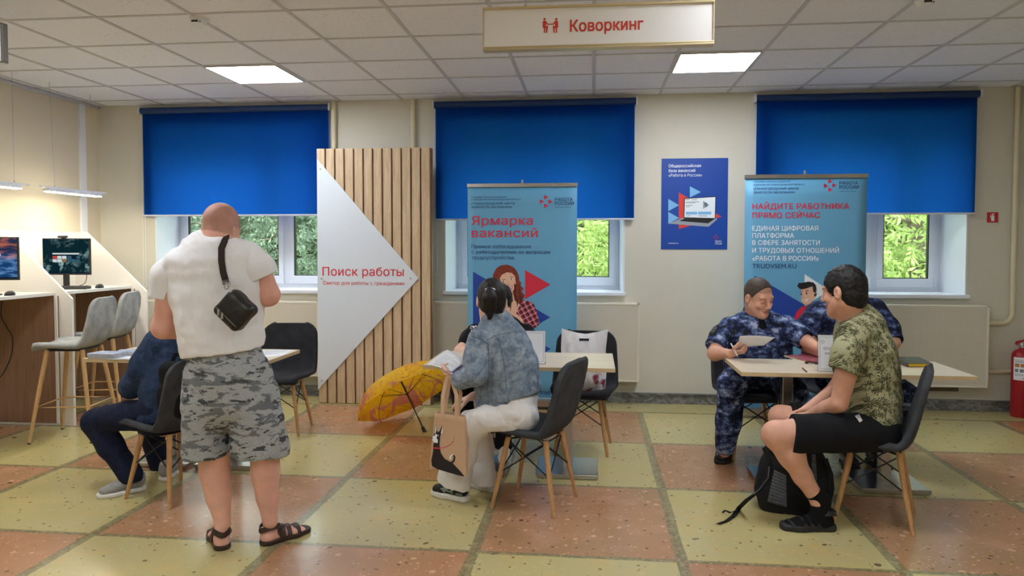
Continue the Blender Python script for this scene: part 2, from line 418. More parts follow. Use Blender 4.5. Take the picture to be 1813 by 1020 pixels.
# ---- roller blinds
def m_blind():
    t = NT('blue_blind'); p = t.obj(); wv = t.noise(t.scale(p, (60, 1, 400)), 1, 2)
    c = t.mix(t.step(wv, .3, .7), srgb(20, 82, 176), srgb(28, 92, 182))
    d = t.n('BsdfDiffuse', {0: c}); tr = t.n('BsdfTranslucent', {0: c})
    return t.out(t.n('MixShader', {0: .82, 1: d, 2: tr}))
M_BLIND = m_blind(); M_BLINDT = mat('blue_tube', srgb(16, 52, 104), .6)
def blind(x0, x1, zb, label, chain_x, chain_low):
    r = thing('roller_blind', label, 'blind', ((x0+x1)/2, YW-.06, zb), group='blue roller blinds')
    zt = ZC-.075
    m = MB(); m.sheet(lambda u, v: (x0+(x1-x0)*u, YW-.045+.002*math.sin(u*9+v*3), zb+(zt-zb)*v), 24, 8); part('fabric', m, M_BLIND, r, smooth=True)
    m = MB(); m.lathe([(0, 0), (.032, 0), (.032, x1-x0+.02), (0, x1-x0+.02)], (x0-.01, YW-.05, zt+.005), (1, 0, 0), 20); part('roller_tube', m, M_BLINDT, r, smooth=True)
    m = MB().box(x0, x1, YW-.058, YW-.036, zb-.016, zb+.002); part('bottom_bar', m, mat('blind_bar', srgb(205, 212, 224), .4), r, bevel=.004)
    for x in (x0-.022, x1+.012): part('bracket', MB().box(x, x+.012, YW-.09, YW, zt-.03, zt+.045), M_WHITE, r, bevel=.003)
    if chain_x is not None:
        zz = np.linspace(zt, chain_low, 30)
        m = MB(); pts = [(chain_x, YW-.03, z) for z in zz]+[(chain_x+.008+.012*math.sin(a), YW-.03, chain_low-.016*math.sin(a)) for a in np.linspace(.3, 2.8, 8)]+[(chain_x+.026, YW-.03, z) for z in zz[::-1]]
        m.tube(pts, .0022, 6); part('chain', m, M_WHITE, r, smooth=True)
blind(-4.522, -2.58, 1.81, 'blue roller blind over the window behind the standing man, near the left corner', -4.548, 1.08)
blind(-1.51, .39, 1.76, 'blue roller blind hung lowest, over the window behind the job fair banner', -1.53, 1.22)
blind(1.50, 3.41, 1.80, 'blue roller blind over the window beside the red fire extinguisher sign', None, 0)

# ---- perforated radiator covers
def m_perf():
    t = NT('perforated_panel'); p = t.pos(); s = t.n('SeparateXYZ', {0: p}); ptc = .0128
    fx = t.math('SUBTRACT', t.math('FRACT', t.math('DIVIDE', s.outputs[0], ptc)), .5); fz = t.math('SUBTRACT', t.math('FRACT', t.math('DIVIDE', s.outputs[2], ptc)), .5)
    r = t.math('MAXIMUM', t.math('ABSOLUTE', fx), t.math('ABSOLUTE', fz)); hole = t.math('LESS_THAN', r, .21)
    g = t.n('NewGeometry'); nz = t.n('SeparateXYZ', {0: g.outputs['Normal']}); fr = t.math('GREATER_THAN', t.math('ABSOLUTE', nz.outputs[1]), .7)
    c = t.mix(t.math('MULTIPLY', hole, fr), srgb(226, 219, 202), srgb(128, 116, 96))
    return t.out(t.bsdf(c, .6, 0, None, .3))
M_PERF = m_perf(); M_PERFR = mat('panel_rim', srgb(228, 221, 204), .55)
M_SHADOW = mat('underside_shade', srgb(88, 76, 52), .7)
def radiator(x0, x1, z0, z1, seam, label):
    r = thing('radiator_cover', label, 'radiator cover', ((x0+x1)/2, YW-.1, z0), group='perforated radiator covers')
    y0, y1 = YW-.15, YW-.001
    part('panel', MB().box(x0+.018, x1-.018, y0, y0+.012, z0+.018, z1-.018), M_PERF, r)
    m = MB(); m.box(x0, x0+.018, y0-.003, y1, z0, z1); m.box(x1-.018, x1, y0-.003, y1, z0, z1); m.box(x0, x1, y0-.003, y1, z1-.018, z1); m.box(x0+.018, x1-.018, y0-.003, y0+.02, z0, z0+.018)
    if seam: m.box(seam-.008, seam+.008, y0-.004, y0+.002, z0, z1)
    part('rim', m, M_PERFR, r, bevel=.003)
    part('bracket', MB().box(x0+.12, x1-.22, YW-.10, YW-.001, z0-.045, z0-.001), M_SHADOW, r)  # dark strip standing in for the shade beneath the cover
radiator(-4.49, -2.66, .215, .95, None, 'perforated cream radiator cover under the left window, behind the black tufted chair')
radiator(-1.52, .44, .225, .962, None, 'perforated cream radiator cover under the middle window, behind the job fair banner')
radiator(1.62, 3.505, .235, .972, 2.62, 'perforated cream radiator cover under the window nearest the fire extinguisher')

# ---- pipes on the wall
def pipe(pts, r, label, grp='heating pipes on the wall'):
    m = MB(); m.tube(pts, r, 12); o = m.build('pipe', M_PIPE, smooth=True); tag(o, label, 'pipe', grp); return o
pipe([(-2.53, YW-.03, ZC-.01), (-2.53, YW-.03, 1.0)], .025, 'cream heating pipe coming down at the right edge of the left blind')
pipe([(-1.735, YW-.03, ZC-.01), (-1.735, YW-.03, .98)], .022, 'cream heating pipe coming down above the slatted wooden panel')
px = 3.757
arc = [(px-.10+.10*math.cos(a), YW-.03, .905-.10*math.sin(a)+0) for a in np.linspace(0, math.pi/2, 8)]
pipe([(px, YW-.03, ZC-.01), (px, YW-.03, 1.0)]+arc+[(3.51, YW-.03, .805)], .022, 'long cream pipe descending near the right corner and bending to the radiator cover')
pipe([(3.51, YW-.03, .36), (3.70, YW-.03, .37), (3.84, YW-.03, .37)], .020, 'short cream pipe running low towards the fire extinguisher')

# ---- ceiling lights
M_LED = emit_mat('led_diffuser', (.88, .92, 1), PANEL_POWER)
def panel(i, j, label):
    x0, y0 = CX0+CT*i+.012, CY0+CT*j+.010; x1, y1 = x0+CT-.024, y0+CT-.020
    r = thing('ceiling_light', label, 'ceiling light', ((x0+x1)/2, (y0+y1)/2, ZC-.02), group='square ceiling light panels')
    part('diffuser', MB().box(x0+.012, x1-.012, y0+.012, y1-.012, ZC-.012, ZC-.008), M_LED, r)
    m = MB(); m.box(x0, x1, y0, y0+.012, ZC-.014, ZC-.001); m.box(x0, x1, y1-.012, y1, ZC-.014, ZC-.001); m.box(x0, x0+.012, y0+.012, y1-.012, ZC-.014, ZC-.001); m.box(x1-.012, x1, y0+.012, y1-.012, ZC-.014, ZC-.001)
    part('frame', m, M_GRID, r)
panel(0, 3, 'lit square ceiling light panel above the left blind'); panel(6, 3, 'lit square ceiling light panel to the right of the hanging sign')
for i in (0, 6):
    for j in (-1, -5, -9): panel(i, j, 'lit square ceiling light panel above the viewer, out of the picture')

# ---- smoke detectors
def detector(x, y, label):
    r = thing('smoke_detector', label, 'smoke detector', (x, y, ZC), group='smoke detectors')
    m = MB(); m.lathe([(0, -.052), (.030, -.052), (.042, -.045), (.05, -.022), (.056, -.018), (.056, -.001), (0, -.001)], (x, y, ZC), (0, 0, 1), 28); part('housing', m, M_WHITE, r, smooth=True)
    m = MB(); m.box(x-.022, x+.018, y-.0505, y-.040, ZC-.036, ZC-.026); part('slot', m, M_BLACK, r)
    m = MB(); m.lathe([(0, 0), (.004, 0), (.004, .004), (0, .004)], (x+.03, y-.040, ZC-.034), (0, -1, 0), 10); part('indicator', m, M_BLACK, r)
detector(-2.46, 4.42, 'white round smoke detector on the ceiling above the left of the room')
detector(1.90, 4.52, 'white round smoke detector at the top edge, above the right blind')
# ================================================================== slatted panel with the triangular sign
def flat(mb, pts, Y, mi, th=.0006):
    """polygon print measured on the plane y = Y, facing the room"""
    mb.prism([A(x, y, Y) for x, y in pts], (0, -th, 0), mi)
def line(mb, s, xl, yb, xr, cap, Y, mi, bold=0., layer=.0012):
    o = A(xl, yb, Y); o[1] -= layer
    letters(mb, s, o, A(xl, yb-cap, Y)[2]-A(xl, yb, Y)[2], width=A(xr, yb, Y)[0]-A(xl, yb, Y)[0], bold=bold, mi=mi)
def arc_pts(cx, cy, rx, ry, a0=0, a1=360, n=20):
    return [(cx+rx*math.cos(math.radians(a0+(a1-a0)*i/n)), cy+ry*math.sin(math.radians(a0+(a1-a0)*i/n))) for i in range(n+(a1-a0 != 360))]
M_OAK = wood_mat('sonoma_oak', srgb(182, 154, 120), srgb(222, 198, 164), 'Z', .55, 1.0)
M_OAKD = wood_mat('oak_backing', srgb(120, 88, 56), srgb(150, 116, 78), 'Z', .6)
M_SIGNW = mat('white_sign_board', srgb(218, 226, 234), .4)
M_RED = mat('red_lettering', srgb(214, 38, 52), .5)
YS = 6.70
r = thing('slatted_panel', 'tall oak slatted panel with a white triangular sign, standing left of the job fair banner', 'panel', (-2.04, YS+.05, 0))
m = MB(); m.box(-2.585, -1.49, YS+.035, YS+.09, 0, 2.405); part('backing', m, M_OAKD, r)
m = MB(); ns = 12; wv = (1.095)/ns
for k in range(ns):
    x = -2.585+wv*k; m.box(x+.004, x+wv-.012, YS, YS+.034, .005, 2.41)
part('slats', m, M_OAK, r, bevel=.002)
tri = MB(); P = [A(561, 281, YS-.012), A(741, 493, YS-.012), A(563, 690, YS-.012)]; tri.prism(P, (0, .006, 0))
tb = part('triangle_board', tri, M_SIGNW, r, bevel=.001); tb['label'] = 'white triangular board with red lettering'
m = MB(); line(m, 'Поиск работы', 571, 488, 715, 15.5, YS-.012, 0, .006); line(m, 'Сектор для работы с гражданами', 572, 504, 715.5, 6.2, YS-.012, 0, .004)
sub('lettering', m, M_RED, tb, r)
for q in ((567, 299), (569, 493), (727, 493), (570, 674)):
    c = A(*q, YS-.012); m = MB(); m.lathe([(0, 0), (.008, 0), (.007, .005), (0, .006)], c, (0, -1, 0), 12); sub('screw', m, M_CHROME, tb, r, smooth=True)

# ================================================================== roll-up banners
M_TEAL = mat('teal_banner', srgb(104, 170, 208), .55, var=.03, vs=3)
M_NAVYINK = mat('navy_ink', srgb(24, 50, 110), .55); M_REDINK = mat('red_ink', srgb(216, 40, 66), .55); M_BLUEINK = mat('blue_ink', srgb(24, 66, 160), .55)
M_WHITEINK = mat('white_ink', srgb(240, 248, 252), .55); M_SKYINK = mat('sky_blue_ink', srgb(128, 192, 236), .55); M_ORANGEINK = mat('orange_red_ink', srgb(226, 66, 54), .55)
M_HAIRINK = mat('auburn_ink', srgb(132, 48, 26), .6, var=.35, vs=60); M_HAIRINKD = mat('dark_auburn_ink', srgb(84, 28, 18), .6)
M_FACEINK = mat('face_ink', srgb(236, 190, 162), .6); M_FACEINKD = mat('face_contour_ink', srgb(204, 146, 120), .6); M_DARKINK = mat('dark_ink', srgb(26, 22, 26), .6)
M_GREYINK = mat('grey_ink', srgb(160, 168, 178), .6); M_GREENINK = mat('muted_ink', srgb(92, 112, 120), .6)
def m_plaid():
    t = NT('plaid_ink'); p = t.obj(); s = t.n('SeparateXYZ', {0: t.n('Mapping', {0: p, 'Rotation': (0, .5, 0)}).outputs[0]})
    def st(v, k, lo, hi): f = t.math('FRACT', t.math('MULTIPLY', v, k)); return t.math('MULTIPLY', t.math('GREATER_THAN', f, lo), t.math('LESS_THAN', f, hi))
    c = t.mix(st(s.outputs[0], 22, .1, .45), srgb(196, 44, 66), srgb(70, 22, 44)); c = t.mix(t.math('MULTIPLY', st(s.outputs[2], 22, .1, .45), .8), c, srgb(52, 22, 48))
    w = t.math('MAXIMUM', st(s.outputs[0], 22, .7, .78), st(s.outputs[2], 22, .7, .78)); c = t.mix(w, c, srgb(232, 200, 208))
    return t.out(t.bsdf(c, .6))
M_PLAID = m_plaid()
INKS = [M_NAVYINK, M_REDINK, M_BLUEINK, M_WHITEINK, M_SKYINK, M_ORANGEINK, M_HAIRINK, M_HAIRINKD, M_FACEINK, M_FACEINKD, M_DARKINK, M_GREYINK, M_GREENINK, M_PLAID]
NAVY, RED, BLUE, WHITE, SKY, ORANGE, HAIR, HAIRD, FACE, FACED, DARK, GREY, MUTED, PLAID = range(14)
def banner(label, Y, x0t, x1t, ytop, foot_y):
    a, b = A(x0t, ytop, Y), A(x1t, ytop, Y); x0, x1 = a[0], b[0]; zt = (a[2]+b[2])/2
    r = thing('roll_up_banner', label, 'banner', ((x0+x1)/2, Y, 0), group='roll-up banners')
    m = MB(); m.sheet(lambda u, v: (x0+(x1-x0)*u, Y+.0008*math.sin(u*7)*(1-v), .09+(zt-.03-.09)*v), 12, 12); sh = part('graphic_sheet', m, M_TEAL, r, smooth=True, solid=.001)
    m = MB(); m.box(x0-.004, x1+.004, Y-.012, Y+.012, zt-.035, zt); part('top_rail', m, M_CHROME, r, bevel=.003)
    m = MB(); xm = (x0+x1)/2; m.tube([(xm, Y+.035, .06), (xm, Y+.035, zt+.035)], .009, 10); m.box(xm-.012, xm+.012, Y-.004, Y+.04, zt-.012, zt+.004); part('support_pole', m, M_CHROME, r, smooth=True)
    m = MB(); m.box(x0-.012, x1+.012, Y-.055, Y+.055, .025, .095); cs = part('cassette', m, M_CHROME, r, bevel=.012)
    for x in (x0+.2, x1-.2):
        m = MB(); m.box(x-.022, x+.022, Y-.17, Y+.10, .0, .024); part('foot', m, M_STEELD, r, bevel=.004)
    return r, sh, x0, x1, zt
def logo(m, pts, Y, ink):
    for q in pts: flat(m, q, Y, ink)
# -- job fair banner
YB = 6.70
r, sh, *_ = banner('teal job fair banner picturing a red-haired woman, behind the middle table', YB, 828, 1022, 324.5, 718)
f = lambda x, y: (760+x*.3138, 300+y*.3138)
Y0 = YB-.0022
m = MB()
line(m, 'Государственное казённое', 834, 350.4, 897, 3.0, Y0, NAVY); line(m, 'учреждение Нижегородской области', 834, 354.8, 922, 3.0, Y0, NAVY)
line(m, '«Нижегородский центр', 834, 362.2, 912, 4.4, Y0, NAVY, .004); line(m, 'занятости населения»', 834, 368.6, 907, 4.4, Y0, NAVY, .004)
logo(m, [[f(648, 143), f(672, 158), f(648, 171)], [f(624, 168), f(648, 182), f(624, 195)], [f(672, 168), f(695, 182), f(672, 195)], [f(648, 192), f(672, 205), f(648, 218)]], Y0, RED)
line(m, 'РАБОТА', 982.5, 356, 1014, 5.6, Y0, NAVY, .012); line(m, 'РОССИИ', 982.5, 363, 1016, 5.6, Y0, NAVY, .012); line(m, 'кадровый центр', 982.5, 368, 1010, 2.0, Y0, NAVY)
line(m, 'Ярмарка', 835, 398.2, 943.5, 15.5, Y0, RED, .010); line(m, 'вакансий', 835, 420, 952, 15.5, Y0, RED, .010)
line(m, 'Прямое собеседование', 835, 439.4, 940.5, 6.2, Y0, NAVY, .004); line(m, 'с работодателями по вопросам', 835, 449, 974, 6.2, Y0, NAVY, .004); line(m, 'трудоустройства', 835, 459, 909.7, 6.2, Y0, NAVY, .004)
line(m, 'trud-', 956.5, 697.8, 976.5, 8, Y0, NAVY, .004)
lt = sub('lettering', m, INKS, sh, r)
m = MB()
flat(m, [(837.5, 481), (940, 541), (837.5, 601)], Y0, BLUE); flat(m, [f(541, 568), f(683, 650), f(541, 733)], Y0, RED)
flat(m, [(898, 517), (974, 562), (898, 607)], Y0, BLUE); flat(m, [(930, 592), (975, 618), (930, 644)], Y0, BLUE)
flat(m, [(838, 704), (1021, 705.5), (1021, 711), (838, 709.5)], Y0, WHITE)
sub('triangles', m, INKS, sh, r)
# the printed portrait: layered flat shapes of the photo print
m = MB(); Y1, Y2, Y3, Y4 = Y0-.001, Y0-.002, Y0-.003, Y0-.004
hair = [f(*p) for p in [(352, 640), (362, 590), (378, 558), (405, 541), (440, 537), (470, 548), (492, 570), (505, 600), (508, 628), (520, 640), (515, 655), (532, 672), (522, 690), (540, 712), (530, 735), (545, 760), (528, 790), (505, 800), (480, 795), (440, 800), (380, 790), (355, 740), (362, 700)]]
flat(m, hair, Y1, HAIR)
flat(m, [f(*p) for p in [(425, 690), (470, 690), (482, 740), (520, 770), (545, 800), (560, 905), (420, 905), (420, 800)]], Y2, FACE)
flat(m, [f(*p) for p in [(520, 745), (560, 740), (590, 760), (606, 800), (622, 868), (612, 885), (570, 908), (545, 900), (520, 840), (490, 812)]], Y3, PLAID)
flat(m, [f(*p) for p in [(398, 615), (412, 590), (440, 578), (468, 584), (484, 604), (488, 640), (480, 672), (466, 696), (448, 706), (428, 694), (408, 668)]], Y3, FACE)
flat(m, [f(*p) for p in [(400, 600), (420, 566), (452, 556), (482, 572), (496, 610), (486, 604), (466, 584), (440, 580), (414, 592)]], Y4, HAIR)
for c in ((418, 633), (462, 618)):
    flat(m, [f(*p) for p in arc_pts(c[0], c[1], 9, 4.5)], Y4, WHITE); flat(m, [f(*p) for p in arc_pts(c[0], c[1], 4, 4.5)], Y4-.001, DARK)
    flat(m, [f(*p) for p in [(c[0]-12, c[1]-9), (c[0], c[1]-14), (c[0]+12, c[1]-12), (c[0]+12, c[1]-10), (c[0], c[1]-11)]], Y4, HAIRD)
flat(m, [f(*p) for p in [(440, 646), (450, 644), (452, 650), (443, 652)]], Y4, FACED)
flat(m, [f(*p) for p in [(434, 668), (452, 664), (472, 655), (466, 674), (450, 684), (440, 680)]], Y4, RED); flat(m, [f(*p) for p in [(439, 669), (454, 667), (468, 660), (463, 671), (448, 677)]], Y4-.001, WHITE)
for q in ([(478, 640), (490, 660), (488, 700), (502, 740), (498, 780), (490, 740), (480, 700)], [(505, 640), (512, 690), (524, 730), (518, 780), (508, 730)], [(372, 600), (380, 640), (374, 700), (368, 650)]): flat(m, [f(*p) for p in q], Y4, HAIRD)
sub('portrait_print', m, INKS, sh, r)
# -- employer banner
YB2 = 6.55
r, sh, *_ = banner('pale teal banner with white slogans and a cartoon man, behind two men in camouflage', YB2, 1319.5, 1536, 308.5, 740)
g2 = lambda x, y: (1150+x*.25498, 270+y*.25498)
Y0 = YB2-.0022; m = MB()
line(m, 'Государственное казённое', 1333.6, 323, 1399, 3.2, Y0, NAVY); line(m, 'учреждение Нижегородской области', 1333.6, 328.6, 1424, 3.2, Y0, NAVY)
line(m, '«Нижегородский центр', 1333.6, 336, 1414, 4.6, Y0, NAVY, .004); line(m, 'занятости населения»', 1333.6, 342.6, 1408, 4.6, Y0, NAVY, .004)
logo(m, [[g2(1241, 184), g2(1270, 200), g2(1241, 215)], [g2(1211, 215), g2(1240, 231), g2(1211, 246)], [g2(1270, 213), g2(1298, 229), g2(1270, 243)], [g2(1241, 243), g2(1270, 258), g2(1241, 274)]], Y0, RED)
line(m, 'РАБОТА', 1486, 326.8, 1518.5, 5.7, Y0, NAVY, .012); line(m, 'РОССИИ', 1486, 334.4, 1520, 5.7, Y0, NAVY, .012); line(m, 'кадровый центр', 1486, 339.6, 1515, 2.1, Y0, NAVY)
line(m, 'НАЙДИТЕ РАБОТНИКА', 1331.8, 370.4, 1503.4, 9.8, Y0, RED, .022); line(m, 'ПРЯМО СЕЙЧАС', 1331.8, 386.2, 1451.7, 9.8, Y0, RED, .022)
for s, xr, yb in (('ЕДИНАЯ ЦИФРОВАЯ', 1448.4, 408.4), ('ПЛАТФОРМА', 1405.8, 421.2), ('В СФЕРЕ ЗАНЯТОСТИ', 1451.4, 433.7), ('И ТРУДОВЫХ ОТНОШЕНИЙ', 1485.3, 447.4), ('«РАБОТА В РОССИИ»', 1449.6, 461.4)):
    line(m, s, 1331.8, yb, xr, 8.3, Y0, WHITE, .018)
line(m, 'TRUDVSEM.RU', 1331.8, 474.8, 1410, 8.2, Y0, NAVY, .004)
line(m, 'ДМ', 1422, 692.5, 1438, 7, Y0, RED, .014); line(m, 'КА', 1432, 705.5, 1446, 7, Y0, NAVY, .010)
sub('lettering', m, INKS, sh, r)
m = MB(); flat(m, [(1336, 488), (1452, 556), (1336, 624)], Y0, BLUE); flat(m, [(1424.5, 485.5), (1468, 514), (1424.5, 542)], Y0, WHITE)
flat(m, [(1324, 722), (1530, 724), (1530, 733), (1324, 731)], Y0, WHITE)
sub('triangles', m, INKS, sh, r)
c5 = lambda x, y: (1230+x/3.924, 440+y/3.924)
m = MB(); Y1, Y2, Y3 = Y0-.001, Y0-.002, Y0-.003
flat(m, [c5(*p) for p in [(735, 300), (742, 345), (738, 365), (760, 388), (800, 384), (830, 352), (846, 330), (845, 300), (830, 262), (780, 258), (745, 280)]], Y1, FACE)
flat(m, [c5(*p) for p in [(770, 380), (815, 372), (820, 420), (770, 420)]], Y0-.0005, FACED)
flat(m, [c5(*p) for p in [(690, 480), (705, 445), (740, 408), (775, 396), (800, 410), (850, 395), (930, 440), (950, 500), (940, 560), (690, 560)]], Y2, RED)
flat(m, [c5(*p) for p in [(712, 262), (722, 240), (750, 238), (790, 230), (825, 236), (842, 256), (846, 290), (836, 312), (824, 300), (818, 262), (780, 276), (748, 284), (730, 280)]], Y3, DARK)
flat(m, [c5(*p) for p in [(828, 322), (845, 308), (848, 322), (834, 336)]], Y3, DARK)
for q in ((741, 318), (777, 312)): flat(m, [c5(*p) for p in arc_pts(q[0], q[1], 5, 7, n=12)], Y3, DARK)
flat(m, [c5(*p) for p in [(734, 300), (750, 296), (750, 300), (735, 305)]], Y3, DARK); flat(m, [c5(*p) for p in [(768, 294), (790, 290), (790, 295), (769, 299)]], Y3, DARK)
flat(m, [c5(*p) for p in [(752, 322), (748, 342), (758, 344)]], Y3, FACED)
flat(m, [c5(*p) for p in [(760, 358), (778, 354), (792, 344), (788, 360), (774, 368)]], Y3, WHITE)
sub('cartoon_print', m, INKS, sh, r)

# ================================================================== wall poster and the red sign
YP = YW-.006
a, b = A(1171.5, 281, YP), A(1287.5, 441.5, YP)
r = thing('wall_poster', 'blue poster with a laptop and triangles on the wall between two windows', 'poster', ((a[0]+b[0])/2, YP, b[2]))
m = MB(); m.box(a[0], b[0], YP, YW-.001, b[2], a[2]); pn = part('board', m, mat('blue_poster', srgb(10, 70, 164), .4), r)
p3 = lambda x, y: (1150+x*.25498, 270+y*.25498); Y0 = YP-.0006; m = MB()
line(m, 'Общероссийская', 1183.7, 296.4, 1241, 5.2, Y0, WHITE, .012); line(m, 'база вакансий', 1183.7, 304.8, 1230.8, 5.2, Y0, WHITE, .012); line(m, '«Работа в России»', 1183.7, 312.9, 1243, 5.2, Y0, WHITE)
line(m, 'trudvsem.ru', 1183, 431.6, 1201, 2.6, Y0, WHITE, .012); line(m, 'РАБОТА', 1266, 429, 1277.5, 3.2, Y0, WHITE, .014); line(m, 'РОССИИ', 1266, 433, 1278, 3.2, Y0, WHITE, .014)
sub('lettering', m, INKS, pn, r)
m = MB()
for q in ([(280, 235), (357, 275), (280, 312)], [(130, 322), (205, 366), (130, 408)], [(130, 412), (205, 455), (130, 495)]): flat(m, [p3(*p) for p in q], Y0, SKY)
flat(m, [p3(*p) for p in [(203, 278), (500, 446), (203, 532)]], Y0, ORANGE)
logo(m, [[p3(457, 570), p3(468, 577), p3(457, 584)], [p3(443, 583), p3(454, 590), p3(443, 597)], [p3(468, 583), p3(480, 590), p3(468, 597)], [p3(457, 596), p3(468, 603), p3(457, 610)]], Y0, RED)
sub('triangles', m, INKS, pn, r)
m = MB(); flat(m, [p3(*p) for p in [(130, 494), (236, 452), (462, 456), (470, 464), (411, 515), (395, 515)]], Y0-.001, GREY)
flat(m, [p3(*p) for p in [(205, 476), (245, 458), (452, 461), (408, 492)]], Y0-.002, DARK)
flat(m, [p3(*p) for p in [(240, 318), (463, 303), (458, 462), (236, 457)]], Y0-.002, DARK); flat(m, [p3(*p) for p in [(246, 323), (457, 309), (453, 456), (242, 450)]], Y0-.003, WHITE)
for q in ([(252, 412), (332, 411), (332, 430), (252, 431)], [(338, 411), (428, 411), (428, 430), (338, 431)]): flat(m, [p3(*p) for p in q], Y0-.004, SKY)
flat(m, [p3(*p) for p in [(372, 335), (415, 366), (372, 392)]], Y0-.004, GREY); flat(m, [p3(*p) for p in [(380, 345), (402, 352), (398, 380), (384, 372)]], Y0-.005, MUTED)
for k, q in enumerate([(252, 342, 345), (252, 350, 318), (252, 366, 300), (252, 376, 280), (252, 440, 285), (340, 440, 400), (252, 328, 278), (295, 328, 330)]): flat(m, [p3(q[0], q[1]), p3(q[2], q[1]-1), p3(q[2], q[1]+2), p3(q[0], q[1]+3)], Y0-.004, MUTED)
sub('laptop_print', m, INKS, pn, r)
a, b = A(1748, 376, YP), A(1767, 394, YP)
r = thing('fire_extinguisher_sign', 'small red square sign with a white extinguisher symbol on the wall', 'sign', ((a[0]+b[0])/2, YP, b[2]))
m = MB(); m.box(a[0], b[0], YP, YW-.001, b[2], a[2]); pn = part('plate', m, mat('red_sign', srgb(196, 34, 44), .4), r)
m = MB(); flat(m, [(1754.8, 391.5), (1754.8, 382.5), (1756.5, 381), (1756.5, 379.8), (1758.8, 379.8), (1758.8, 381), (1760.4, 382.5), (1760.4, 391.5)], Y0, 0); flat(m, [(1755.4, 378.2), (1761.5, 378.2), (1761.5, 379.3), (1755.4, 379.3)], Y0, 0); flat(m, [(1753.3, 380), (1754.2, 380), (1754.2, 386), (1753.3, 386)], Y0, 0)
sub('symbol', m, M_WHITEINK, pn, r)

# ================================================================== hanging sign
YH = 3.45
a, b = A(855, 12, YH), A(1264, 81, YH); zb = (A(857, 90, YH)[2]+A(1264, 80, YH)[2])/2; zt = (A(855, 12, YH)[2]+A(1264, 3, YH)[2])/2
r = thing('hanging_sign', 'white coworking sign with red lettering and pictogram hanging from the ceiling', 'sign', ((a[0]+b[0])/2, YH, zb))
m = MB(); m.box(a[0]+.006, b[0]-.006, YH-.004, YH+.034, zb+.012, zt-.010); bd = part('board', m, mat('glossy_white_board', srgb(236, 234, 230), .32), r, bevel=.002)
M_BRASS = mat('champagne_rail', srgb(206, 190, 150), .35, .6)
m = MB(); m.box(a[0], b[0], YH-.012, YH+.042, zb, zb+.009); m.box(a[0], b[0], YH-.009, YH+.039, zb+.010, zb+.018); m.box(a[0], b[0], YH-.012, YH+.042, zt-.012, zt); m.box(a[0], a[0]+.006, YH-.008, YH+.038, zb+.018, zt-.012); m.box(b[0]-.006, b[0], YH-.008, YH+.038, zb+.018, zt-.012)
part('rail', m, M_BRASS, r, bevel=.002)
for x in (A(930, 8, YH)[0], A(1190, 8, YH)[0]):
    m = MB(); m.tube([(x, YH+.015, zt), (x, YH+.015, ZC-.005)], .002, 6); m.box(x-.006, x+.006, YH+.008, YH+.022, zt, zt+.014); part('wire', m, M_CHROME, r)
Y0 = YH-.0045; M_SIGNRED = mat('red_vinyl', srgb(206, 60, 40), .5); m = MB()
o = A(1009, 56, Y0); w_ = A(1139, 56, Y0)[0]-o[0]; h_ = A(1009, 35.5, Y0)[2]-o[2]
letters(m, 'Коворкинг', o+V3(0, 0, .0), h_, width=w_, bold=.028)
sub('lettering', m, M_SIGNRED, bd, r)
m = MB(); k2 = lambda x, y: (600+x*.3431, y*.3431)
z_ = A(975, 58, Y0)
for sgn, cx in ((1, 1063), (-1, 1120)):
    mir = lambda pts: [k2(cx+sgn*(px-1063), py) for px, py in pts]
    flat(m, mir(arc_pts(1061, 99, 6.2, 6.2, n=14)), Y0, 0)
    flat(m, mir([(1052, 112), (1056, 107), (1068, 107), (1071, 112), (1073, 126), (1069, 128), (1066, 116), (1068, 134), (1079, 134), (1079, 142), (1075, 170), (1068, 170), (1069, 146), (1065, 146), (1063, 170), (1057, 170), (1057, 146), (1051, 140)]), Y0, 0)
    flat(m, mir([(1071, 113), (1082, 125), (1080, 127.5), (1069, 118)]), Y0, 0)
flat(m, [k2(1076, 125), k2(1108, 124), k2(1108, 128), k2(1076, 129)], Y0, 0); flat(m, [k2(1086, 124), k2(1091, 117), k2(1092.5, 118), k2(1088.5, 124)], Y0, 0); flat(m, [k2(1095, 124), k2(1100, 117), k2(1101.5, 118), k2(1097.5, 124)], Y0, 0)
sub('pictogram', m, M_SIGNRED, bd, r)
# the other hanging sign cut by the picture's left edge
YH2 = 3.9; a, b = A(-150, 42, YH2), A(5, 42, YH2); zb2, zt2 = A(3, 111, YH2)[2], A(3, 40, YH2)[2]
r = thing('hanging_sign', 'hanging sign with grey frame cut off by the left edge of the picture', 'sign', ((a[0]+b[0])/2, YH2, zb2))
m = MB(); m.box(a[0]+.01, b[0]-.012, YH2, YH2+.03, zb2+.01, zt2-.01); part('board', m, mat('grey_board', srgb(196, 194, 190), .4), r)
m = MB(); m.box(a[0], b[0], YH2-.006, YH2+.036, zb2, zb2+.01); m.box(a[0], b[0], YH2-.006, YH2+.036, zt2-.01, zt2); m.box(b[0]-.012, b[0], YH2-.006, YH2+.036, zb2+.01, zt2-.01); m.box(a[0], a[0]+.01, YH2-.006, YH2+.036, zb2+.01, zt2-.01); part('frame', m, M_STEELD, r, bevel=.003)
for x in (a[0]+.08, b[0]-.08): m = MB(); m.tube([(x, YH2+.015, zt2), (x, YH2+.015, ZC-.004)], .002, 6); part('wire', m, M_CHROME, r)

